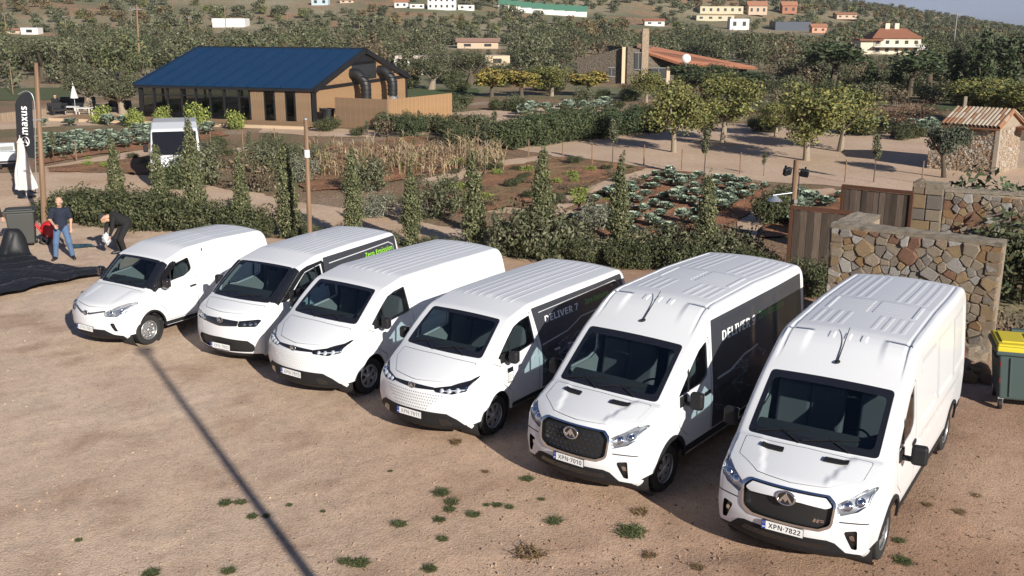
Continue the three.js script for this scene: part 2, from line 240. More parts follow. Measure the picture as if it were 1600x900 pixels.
{ // ---- the rubble wall behind the nearest van
  const H = 2.4, A = flat(G(1300, 352, H)), B = flat(G(1567, 383, H)), d = V3().subVectors(B, A).normalize(), n = V3(d.z, 0, -d.x), L = A.distanceTo(B), th = .42;
  const w = thing('stone_wall', 'rubble stone wall of brown, ochre and white stones behind the nearest van', 'stone wall');
  const C = A.clone().addScaledVector(d, .55), rb = 1.55;
  part('wall_core', [slabBox(A.clone().addScaledVector(n, .03).addScaledVector(d, .03), B.clone().addScaledVector(n, .03), th - .04, 0, H - .04), slabBox(A.clone().addScaledVector(n, th).addScaledVector(d, .03), C.clone().addScaledVector(n, th), rb - th, 0, H - .041)], BM.mortar, w);
  part('coping', [roughTop(A.clone().addScaledVector(n, -.02).addScaledVector(d, -.02), B.clone().addScaledVector(n, -.02), th + .04, H, 1), roughTop(A.clone().addScaledVector(n, th + .02).addScaledVector(d, -.02), C.clone().addScaledVector(n, th + .02), rb - th, H + .003, 2)], BM.coping, w);
  stoneFace(w, A, d, L, H - .04, .215, 101);
  stoneFace(w, A.clone().addScaledVector(n, rb), n.clone().negate(), rb, H - .04, .27, 102);
  const r = rngOf(9); for (let y = 0; y < H - .2;) { const h = .2 + r() * .16; for (const [P, e] of [[A, 1], [B, -1]]) { const m = part('quoin_stone', rbx(.2 + r() * .12, h - .018, .2, .03), stoneMats[[0, 6, 8][Math.floor(r() * 3)]], w); m.position.copy(P).addScaledVector(d, e * .13).addScaledVector(n, .06); m.position.y = y + h / 2; m.rotation.y = Math.atan2(-d.z, d.x); } y += h; }
  // boulders at its foot
  for (const [u, v, s, i] of [[1520, 548, .34, 6], [1500, 566, .22, 0], [1532, 572, .2, 8], [1512, 583, .17, 2], [1540, 586, .15, 4], [1478, 580, .2, 7]]) { const p = G(u, v + 12), b = solo('boulder', (() => { const g = new THREE.IcosahedronGeometry(s, 2), P = g.attributes.position; for (let k = 0; k < P.count; k++) { const q = 1 + .22 * n3(P.getX(k) * 4 + u, P.getY(k) * 4, P.getZ(k) * 4); P.setXYZ(k, P.getX(k) * q, P.getY(k) * q * .75, P.getZ(k) * q); } g.computeVertexNormals(); return g; })(), stoneMats[i], ['large pale flat boulder at the right foot of the rubble wall', 'brown boulder left of the large pale boulder by the wall', 'ochre boulder right below the large pale boulder', 'small tan boulder in front of the large pale boulder', 'small rusty boulder nearest the wheeled bin', 'grey boulder at the wall foot close to the nearest van'][[1520, 1500, 1532, 1512, 1540, 1478].indexOf(u)], 'boulder'); b.position.set(p.x, s * .4, p.z); }
}
{ // ---- the second wall with its pillar
  const H = 2.2, A = flat(G(1427, 291, H)), B = flat(G(1465, 289, H)), E = flat(G(1640, 304, H)), d = V3().subVectors(E, B).normalize(), n = V3(d.z, 0, -d.x), W0 = A.clone(), pw = .8;
  const w = thing('stone_wall', 'rubble stone wall with ashlar end pillar behind the board gate, at the right edge', 'stone wall');
  const P1 = W0.clone().addScaledVector(d, pw), S = P1.clone().addScaledVector(n, .12);
  part('wall_core', [slabBox(S.clone().addScaledVector(n, .03), E.clone().addScaledVector(n, .15), .4, 0, H - .1), slabBox(W0.clone().addScaledVector(n, .02).addScaledVector(d, .02), P1.clone().addScaledVector(n, .02).addScaledVector(d, -.02), .74, 0, H)], BM.mortar, w);
  part('coping', [roughTop(S, E.clone().addScaledVector(n, .12), .46, H - .06, 4), roughTop(W0.clone().addScaledVector(n, -.03), P1.clone().addScaledVector(n, -.03), .84, H + .03, 5)], BM.coping, w);
  stoneFace(w, S, d, S.distanceTo(E), H - .1, .26, 201);
  const r = rngOf(21); for (let y = 0; y < H - .15;) { const h = .24 + r() * .2; let x = 0; while (x < pw - .05) { const wd = Math.min(pw - x, .28 + r() * .3); const m = part('ashlar_block', rbx(wd - .016, h - .016, .16, .025), stoneMats[[0, 6, 6, 3, 8][Math.floor(r() * 5)]], w); m.position.copy(W0).addScaledVector(d, x + wd / 2).addScaledVector(n, .045); m.position.y = y + h / 2; m.rotation.y = Math.atan2(-d.z, d.x); x += wd; }
    for (let z = 0; z < .8; z += .4) { const m = part('ashlar_block', rbx(.14, h - .016, .385, .025), stoneMats[[0, 6, 3][Math.floor(r() * 3)]], w); m.position.copy(W0).addScaledVector(d, .045).addScaledVector(n, .13 + z + .1); m.position.y = y + h / 2; m.rotation.y = Math.atan2(-d.z, d.x); } y += h; }
}
function boardGate(u0, v0, u1, v1, H, n, label) {
  const A = flat(G(u0, v0, H)), B = flat(G(u1, v1, H)), d = V3().subVectors(B, A).normalize(), L = A.distanceTo(B), t = thing('board_gate', label, 'gate', [A.x, 0, A.z], Math.atan2(-d.z, d.x), 'weathered board gates in rusty steel frames'), r = rngOf(u0);
  part('gate_frame', [bx(L + .06, .09, .09, L / 2, H - .045, 0), bx(L + .06, .09, .09, L / 2, .12, 0), bx(.08, H - .08, .08, -.0, H / 2, 0), bx(.08, H - .08, .08, L, H / 2, 0)], BM.rust, t);
  let x = .05; const w0 = (L - .1) / n; for (let i = 0; i < n; i++) { const w = w0; part('board', bx(w - .012, H - .28, .03, x + w / 2, H / 2 + .03, -.01 + r() * .015), BM.oldwood[Math.floor(r() * 4)], t); x += w; }
}
boardGate(1238, 321, 1345, 331, 2.0, 9, 'weathered board gate behind the rubble wall, half in shadow, beside the wooden post');
boardGate(1318, 288, 1426, 299, 2.1, 11, 'weathered grey board gate hung beside the ashlar pillar, the farther of the two');
{ // ---- the blue-roofed pavilion
  const F0 = G(492, 195), F1 = G(222, 186), d = V3().subVectors(F1, F0).normalize(), L = F0.distanceTo(F1), n = V3(-d.z, 0, d.x), D = 15.4, HE = reach(F0.x, F0.z, 139);
  if (n.z > 0) n.negate();
  const t = thing('pavilion', 'timber and glass pavilion with a blue metal roof and black frame', 'building', [F0.x, 0, F0.z], Math.atan2(-d.z, d.x));   // local x runs left along the front, local z runs ... towards the back is -z or +z
  const sgn = V3(0, 0, 1).applyAxisAngle(V3(0, 1, 0), t.rotation.y).dot(n) > 0 ? 1 : -1, Z = (b) => sgn * b;                       // b metres behind the front
  const Rm = F0.clone().addScaledVector(n, D / 2), HR = reach(Rm.x, Rm.z, 79), slope = Math.atan2(HR - HE, D / 2), sl = Math.hypot(HR - HE, D / 2);
  const panels = 11, pw = (L + .5) / panels;
  for (const back of [0, 1]) for (let i = 0; i < panels; i++) {
    const g = new THREE.Group(); g.name = 'roof_panel'; t.add(g);
    const a = new THREE.BoxGeometry(pw - .05, .06, sl + .35), rr = new THREE.BoxGeometry(.07, .13, sl + .35).translate(pw / 2 - .02, .03, 0), turn = (q) => { q.rotateX(sgn * (back ? 1 : -1) * slope); return q.translate(-.25 + pw * (i + .5), (HE + HR) / 2 + .1 - .03, Z(back ? D * .75 + .1 : D * .25 - .1)); };
    part('roof_sheet', turn(a), BM.blue, g); part('roof_seam', turn(rr), std(lin(.003, .03, .09), .5), g);
  }
  part('ridge_cap', bx(L + .6, .08, .3, L / 2, HR + .13, Z(D / 2)), BM.black, t);
  for (const b of [-.12, D + .12]) part('eaves_beam', bx(L + .5, .26, .18, L / 2, HE - .06, Z(b)), BM.black, t);
  for (const x of [-.2, L + .2]) for (const k of [0, 1]) { const q = new THREE.BoxGeometry(.14, .34, sl + .5); q.rotateX(sgn * (k ? 1 : -1) * slope); part('barge_board', q.translate(x, (HE + HR) / 2 - .02, Z(k ? D * .75 : D * .25)), BM.black, t); }
  // gable towards the right
  const gab = (x0) => { const sh = new THREE.Shape([V2(0, HE), V2(D, HE), V2(D / 2, HR)]); const g = new THREE.ExtrudeGeometry(sh, { depth: .08, bevelEnabled: false }); g.rotateY(-Math.PI / 2 * sgn); g.scale(1, 1, 1); return g.translate(x0, 0, 0); };
  const clad = (w, h, nB) => merge(Array.from({ length: nB }, (_, i) => bx(w / nB - .014, h, .05, -w / 2 + w / nB * (i + .5), 0, (i % 3) * .006)));
  const sideWall = clad(D - .2, HE - .1, 64).rotateY(Math.PI / 2).translate(0, HE / 2, Z(D / 2)); stuffed(part('gable_boarding', sideWall, BM.timber, t));
  part('gable_wall', gab(.04), BM.timber, t);
  part('gable_beam', [bx(.12, .2, D, -.06, HE - .02, Z(D / 2)), bx(.2, HE, .28, -.02, HE / 2, Z(.02)), bx(.2, HE, .2, -.02, HE / 2, Z(D)), bx(.09, HE, .1, -.05, HE / 2, Z(D * .56))], BM.black, t);
  part('gable_window', bx(.06, HR - HE - .9, D * .26, -.06, HE + (HR - HE) * .36, Z(D * .5)), BM.dark, t); part('gable_peak', (() => { const sh = new THREE.Shape([V2(D * .36, HR - .95), V2(D * .64, HR - .95), V2(D / 2, HR - .12)]); const g = new THREE.ExtrudeGeometry(sh, { depth: .04, bevelEnabled: false }); g.rotateY(-Math.PI / 2 * sgn); return g.translate(-.05, 0, 0); })(), BM.black, t);
  for (const b of [D * .36, D * .66]) { const g = new THREE.Group(); g.name = 'ventilation_duct'; t.add(g); part('duct_pipe', [new THREE.TubeGeometry(new THREE.CatmullRomCurve3([V3(.1, HR - 1.5, Z(b)), V3(-.45, HR - 1.5, Z(b)), V3(-1.0, HR - 2.0, Z(b)), V3(-1.1, HE - .2, Z(b)), V3(-1.1, HE - 1.1, Z(b))]), 26, .36, 14), ...[0, 1, 2, 3, 4, 5].map((k) => new THREE.TorusGeometry(.37, .025, 6, 18).rotateX(Math.PI / 2).translate(-1.1, HE - 1.0 + k * .3, Z(b)))], BM.black, g); part('duct_outlet', new THREE.CylinderGeometry(.3, .34, .3, 14).rotateZ(.5).translate(-1.2, HE - 1.25, Z(b)), BM.galv, g); }
  // front: bays of glass, then timber panels with glass doors
  const px = (u) => { let lo = 0, hi = L; for (let i = 0; i < 30; i++) { const m = (lo + hi) / 2, x = F0.x + d.x * m, z = F0.z + d.z * m, uu = 800 + FOC * x / (-z * Math.cos(PITCH) + CAM_H * Math.sin(PITCH)); uu > u ? lo = m : hi = m; } return lo; };
  for (const [a, b] of [[487, 462], [447, 430], [414, 392]]) { const x0 = px(a), x1 = px(b); stuffed(part('timber_panel', clad(x1 - x0, HE - .2, 6).translate((x0 + x1) / 2, (HE - .2) / 2, 0), BM.timberB, t)); }
  const posts = [462, 447, 430, 414, 392, 375, 352, 330, 308, 286, 264, 243, 224]; posts.forEach((u) => part('post', bx(.13, HE - .1, .14, px(u), HE / 2 - .05, Z(.05)), BM.black, t));
  for (const [a, b] of [[462, 447], [430, 414], [392, 375], [375, 352], [352, 330], [330, 308], [308, 286], [286, 264], [264, 243], [243, 224]]) { const x0 = px(a) + .07, x1 = px(b) - .07; part('glass_pane', bx(x1 - x0, HE - .3, .015, (x0 + x1) / 2, HE / 2, Z(.05)), BM.glass, t); }
  part('transom', bx(px(224) - px(392), .07, .1, (px(224) + px(392)) / 2, HE * .72, Z(.02)), BM.black, t);
  for (let k = 0; k <= 8; k++) part('post', bx(.13, HE - .1, .14, L * k / 8, HE / 2 - .05, Z(D)), BM.black, t);
  for (let k = 0; k <= 6; k++) part('post', bx(.13, HE - .1, .14, L, HE / 2 - .05, Z(D * k / 6 + .001)), BM.black, t);
  part('inner_wall', bx(.1, HE, D - 1, px(388), HE / 2, Z(D / 2)), BM.timberB, t); part('floor', bx(L, .1, D, L / 2, .05, Z(D / 2)), BM.grey, t);
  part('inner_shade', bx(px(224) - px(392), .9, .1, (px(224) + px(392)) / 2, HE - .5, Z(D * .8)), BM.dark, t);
  const r = rngOf(8); for (let k = 0; k < 7; k++) { const g = new THREE.Group(); g.name = 'dining_table'; t.add(g); const x = lerp(px(380), L - .8, (k + .5) / 7), z = Z(1.2 + (k % 3) * 2.2); part('table_top', bx(.8, .05, .8, x, .75, z), BM.dark, g); part('table_leg', bx(.08, .7, .08, x, .4, z), BM.black, g); for (const e of [-1, 1]) part('chair_back', rbx(.06, .5, .45, .02, x + e * .62, .75, z), BM.dark, g); }
  // terrace in front
  const dk = thing('terrace', 'long tan boarded terrace along the front of the blue-roofed pavilion', 'terrace', [F0.x, 0, F0.z], t.rotation.y);
  for (let k = 0; k < 14; k++) part('deck_board', bx(L + 6, .05, .17, L / 2 + 2, .17 - .0, Z(-.25 - k * .185)), k % 3 ? BM.timber : BM.timberB, dk); part('deck_edge', bx(L + 6, .2, .06, L / 2 + 2, .09, Z(-2.9)), std(lin(.5, .38, .26), .95), dk);
  // timber screen
  const S = [G(525, 198), G(607, 203), G(706, 189)], sh = reach(S[1].x, S[1].z, 156), sc = thing('timber_screen', 'tall screen of upright tan boards in front of the pavilion gable', 'fence');
  for (let k = 0; k < 2; k++) { const a = S[k], b = S[k + 1], len = a.distanceTo(b), g = clad(len, sh, Math.round(len / .13)); g.rotateY(Math.atan2(-(b.z - a.z), b.x - a.x)).translate((a.x + b.x) / 2, sh / 2, (a.z + b.z) / 2); stuffed(part('board_run', g, k ? BM.timber : BM.timberB, sc)); }
  part('corner_post', bx(.12, sh + .02, .12, S[1].x, sh / 2, S[1].z - .05), BM.timberB, sc);
  const bp = G(520, 196), bn = thing('waste_bin', 'black round waste bin by the pavilion gable', 'waste bin', [bp.x - .3, 0, bp.z - .1]); part('bin_body', new THREE.CylinderGeometry(.42, .34, 1.0, 18).translate(0, .5, 0), BM.black, bn); part('bin_rim', new THREE.TorusGeometry(.43, .05, 8, 20).rotateX(Math.PI / 2).translate(0, 1.0, 0), BM.black, bn); part('bin_handle', [bx(.08, .3, .12, .48, .85, 0), bx(.08, .3, .12, -.48, .95, 0)], BM.black, bn);
}
{ // ---- little stone shrine
  const A = G(1448, 263), B = G(1553, 273), C = G(1588, 262), t = thing('stone_shrine', 'small stone chapel with a barrel-tiled roof and a low wall beside it', 'chapel'), d = V3().subVectors(B, A).normalize(), L = A.distanceTo(B), n = V3().subVectors(C, B).setY(0).normalize(), Dp = B.distanceTo(C);
  const up = (p, v) => reach(p.x, p.z, v), he = up(B, 200), M0 = A.clone().addScaledVector(d, L * .44), dEnd = 1.9, hr = he + .66;
  const quad = (a, b, h) => { const g = slabBox(a, b, .35, 0, h); return g; };
  part('wall', [quad(M0, B, he - .02), quad(B.clone().addScaledVector(n, .01), C, he - .02), slabBox(M0.clone().addScaledVector(n, Dp - .36), B.clone().addScaledVector(n, Dp - .36), .35, 0, he - .02), slabBox(M0.clone().addScaledVector(n, Dp), M0.clone().addScaledVector(n, .02), .34, 0, he - .03)], BM.mortar, t);
  stoneFace(t, M0.clone().addScaledVector(d, .02), d, M0.distanceTo(B) - .06, he - .05, .13, 301, { joined: true, bulge: .04 }); stoneFace(t, B.clone(), n, Dp, he - .05, .13, 302, { joined: true, bulge: .03 });
  part('low_wall', quad(A, M0, 1.25), BM.mortar, t); stoneFace(t, A, d, A.distanceTo(M0), 1.22, .13, 303, { joined: true, bulge: .04 });
  // roof: the ridge runs along d, from left of the low wall to the right end
  const R0 = A.clone().addScaledVector(d, L * .2), R1 = B.clone(), lenR = R0.distanceTo(R1) + .2, cols = 15, mats = [[.54, .38, .26], [.64, .52, .39], [.44, .22, .12], [.68, .57, .44]].map((c) => std(lin(...c), .9, { map: rep(soilTex, 2) })), r = rngOf(5), half = Dp / 2 + .25, sl = Math.hypot(half, hr - he);
  for (const side of [0, 1]) for (let i = 0; i < cols; i++) for (let k = 0; k < 3; k++) {
    const g = new THREE.CylinderGeometry(.095, .115, sl / 3 + .06, 8, 1, true, -Math.PI / 2 - .1, Math.PI + .2); const m = new THREE.Mesh(g, mats[Math.floor(r() * 4)]); m.material.side = THREE.DoubleSide;
    const along = d.clone().multiplyScalar((i + .5) / cols * lenR - .1), f = (k + .5) / 3, base = R0.clone().add(along).addScaledVector(n, side ? Dp + .25 - half * (f) : -.25 + half * f), dirUp = n.clone().multiplyScalar((side ? -1 : 1) * half).add(V3(0, hr - he, 0)).normalize();
    const x = d.clone().multiplyScalar(side ? -1 : 1), z = new THREE.Vector3().crossVectors(x, dirUp); m.quaternion.setFromRotationMatrix(new THREE.Matrix4().makeBasis(x, dirUp, z)); m.position.copy(base).setY(lerp(he, hr, f) + .06 - k * .012); m.name = 'roof_tile'; m.castShadow = m.receiveShadow = true; t.add(m);
  }
  for (const side of [0, 1]) { const g = new THREE.BoxGeometry(lenR, .06, sl); const b = R0.clone().addScaledVector(d, lenR / 2 - .1).addScaledVector(n, side ? Dp + .25 - half / 2 : -.25 + half / 2), dirUp = n.clone().multiplyScalar((side ? -1 : 1) * half).add(V3(0, hr - he, 0)).normalize(), nz = new THREE.Vector3().crossVectors(d, dirUp); const m = part('roof_board', g, std(lin(.3, .14, .08), .95), t); m.quaternion.setFromRotationMatrix(new THREE.Matrix4().makeBasis(d, new THREE.Vector3().crossVectors(dirUp, d), dirUp)); m.position.copy(b).setY((he + hr) / 2 - .02); }
  const gp = (P) => { const sh = new THREE.Shape([V2(0, 0), V2(Dp, 0), V2(Dp / 2, hr - he - .02)]), g = new THREE.ExtrudeGeometry(sh, { depth: .3, bevelEnabled: false }); g.rotateY(Math.atan2(-n.z, n.x)); return g.translate(P.x, he - .02, P.z); };
  part('gable', [gp(B.clone().addScaledVector(d, -.34)), gp(R0.clone().addScaledVector(d, .05))], std(lin(.5, .4, .3), .95, { map: rep(soilTex, 1) }), t);
  part('pilaster', slabBox(B.clone().addScaledVector(d, -.12).addScaledVector(n, -.06), B.clone().addScaledVector(d, .06).addScaledVector(n, -.06), .2, 0, he), std(lin(.55, .46, .36), .9, { map: rep(soilTex, 2) }), t);
  const q = R0.clone().addScaledVector(n, Dp / 2).addScaledVector(d, .25); part('finial', [bx(.14, .5, .14, q.x, hr + .3, q.z), bx(.2, .1, .2, q.x, hr + .1, q.z)], BM.coping, t);
  const c2 = C.clone().addScaledVector(d, .05); part('side_canopy', rbx(1.0, .12, 1.1, .04, c2.x - .1, he - .12, c2.z + .6, .3), BM.tile, t);
}
{ // ---- stone farmhouse in the middle distance
  const t = thing('stone_house', 'low stone house with an orange tiled roof, tall chimney and satellite dish', 'house'), sm = std(lin(.33, .27, .21), 1, { map: rep(soilTex, .35), bumpMap: rep(soilBump, .35), bumpScale: .2 });
  const P = (u, v, h) => G(u, v, h), slab = (pts, th, mat, name) => { const a = pts[0], b = pts[1], d = V3().subVectors(b, a).setY(0), L = d.length(); d.normalize(); const sh = new THREE.Shape(pts.slice(2).map((q) => V2(q[0] * L, q[1]))), g = new THREE.ExtrudeGeometry(sh, { depth: th, bevelEnabled: false }); g.translate(0, 0, -th); g.rotateY(Math.atan2(-d.z, d.x)); return part(name, g.translate(a.x, 0, a.z), mat, t); };
  const W0 = G(902, 128), W1 = G(978, 131), W2 = G(1064, 130), hv = (p, v) => reach(p.x, p.z, v);
  slab([W0, W1, [0, 0], [1, 0], [1, hv(W1, 72)], [.5, hv(W0, 82)], [0, hv(W0, 91)]], 6, sm, 'wall'); slab([W1.clone().add(V3(.05, 0, .2)), W2, [0, 0], [1, 0], [1, hv(W2, 101)], [.28, hv(W1, 78)], [0, hv(W1, 73)]], 6, sm, 'wall');
  const E1 = G(1068, 101, 2.0), E2 = G(1184, 106, 1.45), R2 = G(998, 69.5, 3.72);
  { const A = G(996, 77, 3.45), th = V3(0, -.18, 0), v = [A, E1, E2, R2], pos = []; const tri = (a, b, c) => pos.push(...a.toArray(), ...b.toArray(), ...c.toArray()), lo = v.map((p) => p.clone().add(th)); tri(v[0], v[1], v[2]); tri(v[0], v[2], v[3]); tri(lo[0], lo[2], lo[1]); tri(lo[0], lo[3], lo[2]); for (let i = 0; i < 4; i++) { const j = (i + 1) % 4; tri(v[i], lo[i], lo[j]); tri(v[i], lo[j], v[j]); } const g = new THREE.BufferGeometry(); g.setAttribute('position', new THREE.Float32BufferAttribute(pos, 3)); g.computeVertexNormals(); const uv = []; for (let i = 0; i < pos.length; i += 3) uv.push(pos[i], pos[i + 2]); g.setAttribute('uv', new THREE.Float32BufferAttribute(uv, 2)); part('roof', g, BM.tile, t);
    const rows = []; for (let k = 1; k < 26; k++) { const f = k / 26, a = A.clone().lerp(R2, f), b = E1.clone().lerp(E2, f); rows.push(rod(a.setY(a.y + .03), b.setY(b.y + .03), .11, .11, 5)); } stuffed(part('roof_tile_row', rows, std(lin(.42, .175, .1), .85), t)); }
  slab([E1.clone().setY(0).add(V3(.4, 0, -.6)), E2.clone().setY(0).add(V3(-1, 0, -.6)), [0, 0], [1, 0], [1, 1.3], [0, 1.8]], .4, BM.dark, 'wall');
  const cp = G(1006, 131); part('chimney', [bx(.68, hv(cp, 48), .6, cp.x, hv(cp, 48) / 2, cp.z), bx(.6, .25, .5, cp.x, hv(cp, 46), cp.z)], std(lin(.5, .38, .27), 1, { map: rep(soilTex, .8) }), t);
  const pil = (u, v) => { const p = G(u, 131); part('pilaster', bx(.34, hv(p, v), .3, p.x, hv(p, v) / 2, p.z + .1), std(lin(.6, .47, .32), .95), t); }; pil(973, 73); pil(1043, 103);
  for (const [u, v, w, h] of [[955, 112, .6, .9], [996, 95, .8, 1.7], [1028, 114, 1.6, 1.1]]) { const p = G(u, 131), y = hv(p, v), g = new THREE.Group(); g.name = 'window'; t.add(g); part('pane', bx(w, h, .06, p.x, y, p.z + .12), BM.dark, g); part('frame', [bx(w + .1, .08, .1, p.x, y + h / 2, p.z + .13), bx(w + .1, .08, .1, p.x, y - h / 2, p.z + .13), bx(.05, h, .1, p.x, y, p.z + .13)], BM.grey, g); }
  const dp = G(1072, 96, 2.7), dg = new THREE.Group(); dg.name = 'satellite_dish'; t.add(dg); const y = dp.y + .25; part('dish', new THREE.SphereGeometry(.5, 20, 10, 0, 6.3, 0, 1.0).rotateX(Math.PI / 2).translate(dp.x, y + 0.0, dp.z - .2), std(lin(.8, .8, .8), .5), dg); part('mast', rod(V3(dp.x, y - .7, dp.z), V3(dp.x, y, dp.z), .04), BM.grey, dg);
}
// ---- far houses
const clears = [];   // what far buildings the trees must not hide
function farHouse(u0, u1, v, hpx, o) {
  const a = Gt(u0, v), b = Gt(u1, v) ?? a; if (!a) return; const dep = -a.z; clears.push([u0 - 4, u1 + 4, v - (hpx > 30 ? 3 : 1), dep]); const w = (u1 - u0) / FOC * dep, h = hpx / FOC * dep, dpt = o.depth ?? w * .7, cx = (u0 + u1) / 2, t = thing(o.name ?? 'house', o.label, o.cat ?? 'house', [(cx - 800) / FOC * dep, a.y - .3, a.z - dpt / 2], o.turn ?? 0);
  const wall = o.wall ?? BM.white, hw = h * (o.roof ? .62 : 1); part('wall', bx(w, hw + .3, dpt, 0, hw / 2 + .15, 0), wall, t);
  if (o.roof) { const sh = new THREE.BufferGeometry(), e = .35, y0 = hw + .3, y1 = h + .3, rx = o.hip ? w * .28 : w / 2 + e, P = [[-w / 2 - e, y0, dpt / 2 + e], [w / 2 + e, y0, dpt / 2 + e], [w / 2 + e, y0, -dpt / 2 - e], [-w / 2 - e, y0, -dpt / 2 - e], [-rx, y1, 0], [rx, y1, 0]], T = [[0, 1, 5], [0, 5, 4], [2, 3, 4], [2, 4, 5], [1, 2, 5], [3, 0, 4], [0, 3, 2], [0, 2, 1]]; sh.setAttribute('position', new THREE.Float32BufferAttribute(T.flat().flatMap((i) => P[i]), 3)); sh.computeVertexNormals(); part('roof', sh, o.roof, t); }
  const nw = o.win ?? Math.min(5, Math.max(0, Math.floor((u1 - u0) / 9))), rows = o.rows ?? (hpx > 22 ? 2 : 1); for (let k = 0; k < nw; k++) for (let q = 0; q < rows; q++) part('window', bx(w / nw * .34, hw / rows * .42, .1, -w / 2 + w / nw * (k + .5), .3 + hw / rows * (q + .52), dpt / 2 + .03), o.winMat ?? BM.dark, t);
  for (const c of o.chim ?? []) part('chimney', bx(.8, h * .5, .8, c * w, h * .95 + .3, 0), BM.cream, t);
  for (const c of o.ext ?? []) part(c[0], bx(c[1] * w, c[2] * h, c[3] * dpt, c[4] * w, c[5] * h, c[6] * dpt), c[7] ?? wall, t);
  return t;
}
const redRoof = std(lin(.36, .17, .1), .9), yel = std(lin(.52, .47, .34), .9), pink = std(lin(.52, .4, .3), .9);
{
  const t = farHouse(1354, 1424, 84, 38, { label: 'cream two-storey villa with orange hipped roofs, right of centre far off', wall: BM.cream, roof: BM.tile, hip: true, win: 5, rows: 2, depth: 9, chim: [-.12, .08], turn: -.12, ext: [['balcony', .3, .22, .3, .52, .36, .35, BM.white], ['side_wing', .42, .58, .8, -.55, .3, .1], ['wing_roof', .5, .06, .95, -.55, .62, .1, BM.tile], ['balcony_slab', 1.0, .03, .2, 0, .36, .55, BM.white]] });
  farHouse(672, 714, 15, 18, { label: 'large white house with two rows of windows on the far slope, top centre', win: 5, rows: 2 });
  farHouse(622, 642, 13, 13, { label: 'white house with a red roof left of the large white house', roof: redRoof });
  farHouse(497, 522, 9, 10, { label: 'pale blue flat box building near the top edge left of centre', wall: std(lin(.4, .5, .55), .8), win: 2 });
  farHouse(540, 560, 6, 7, { label: 'small tan house high on the slope above the blue box building', wall: pink, roof: redRoof });
  farHouse(645, 668, 14, 6, { label: 'low white shed between the red-roofed and the large white house' });
  farHouse(718, 742, 16, 7, { label: 'low white shed right of the large white house', wall: BM.white });
  farHouse(345, 395, 44, 13, { name: 'greenhouse', cat: 'greenhouse', label: 'long white plastic greenhouse among the olive trees, upper left', depth: 5, win: 0 });
  farHouse(30, 54, 55, 8, { label: 'low red-roofed house among the olive trees at the far left', wall: pink, roof: redRoof, win: 1 });
  farHouse(54, 80, 56, 10, { label: 'small white house right beside the red-roofed one at the far left', win: 1 });
  farHouse(1083, 1148, 20, 10, { label: 'long pale yellow building high on the right slope', wall: yel, win: 6 });
  farHouse(1078, 1135, 31, 7, { label: 'low pale yellow building below the long yellow one', wall: yel, win: 4 });
  farHouse(1156, 1184, 22, 19, { label: 'red-brown house right of the pale yellow buildings', wall: pink, roof: redRoof, win: 3 });
  farHouse(1129, 1158, 45, 15, { label: 'small white cubic house below the red-brown house', win: 2 });
  farHouse(1000, 1030, 39, 10, { label: 'low white house with orange roof above the stone house chimney', roof: BM.tile, win: 2 });
  farHouse(1207, 1229, 20, 17, { label: 'red brick house on the slope below the ridge', wall: std(lin(.36, .16, .1), .9), roof: redRoof, win: 2 });
  farHouse(1254, 1276, 50, 13, { label: 'salmon pink house with red roof left of the villa', wall: std(lin(.6, .3, .2), .9), roof: redRoof, win: 2 });
  farHouse(1290, 1320, 28, 9, { label: 'low tan house right of the red brick house', wall: pink, roof: redRoof });
  farHouse(1198, 1252, 46, 12, { name: 'solar_shed', cat: 'shed', label: 'long dark blue-grey shed left of the salmon pink house', wall: std(lin(.05, .06, .09), .5), win: 0, depth: 8 });
  farHouse(716, 778, 76, 15, { name: 'farm_shed', cat: 'shed', label: 'low shed with pinkish roof behind the olives, centre', wall: pink, roof: std(lin(.34, .2, .15), .9), win: 2, depth: 5 });
  farHouse(758, 796, 104, 15, { name: 'farm_shed', cat: 'shed', label: 'tan flat-roofed shed behind the yellowing trees, centre', wall: std(lin(.62, .48, .34), .9), win: 1, depth: 4 });
  farHouse(1462, 1482, 110, 11, { name: 'farm_shed', cat: 'shed', label: 'small pinkish hut among trees below the villa', wall: pink, win: 1, depth: 2.5 });
  { const a = G(618, 118), b = G(702, 118), h = reach(a.x, a.z, 88), p = thing('pergola', 'long flat-roofed white pergola behind the pavilion', 'pergola'); part('pergola_roof', slabBox(a.clone().setY(0), b.clone().setY(0), 3, h - .3, h), std(lin(.55, .45, .4), .9), p); for (let k = 0; k < 5; k++) { const q = a.clone().lerp(b, k / 4); part('pergola_post', bx(.25, h - .3, .25, q.x, (h - .3) / 2, q.z + -.2), BM.white, p); } part('pergola_wall', bx(2.2, 1.6, .3, lerp(a.x, b.x, .3), .8, a.z - 2), BM.timber, p); }
  { const a = Gt(778, 15), b = Gt(916, 27); if (a && b) { const w = thing('boundary_wall', 'long white boundary wall running down the far slope under a green fence', 'wall'), N = 8, g = [], f = []; for (let k = 0; k < N; k++) { const p = a.clone().lerp(b, k / N), q = a.clone().lerp(b, (k + 1) / N), y = (hill(p.x, p.z) + hill(q.x, q.z)) / 2; g.push(slabBox(flat(p), flat(q), .4, y - 2, y + 1.5)); f.push(slabBox(flat(p).add(V3(0, 0, .1)), flat(q).add(V3(0, 0, .1)), .06, y + 1.5, y + 3.2)); } part('wall_face', g, BM.white, w); part('fence_net', f, std(lin(.06, .17, .12), .9), w); } }
}
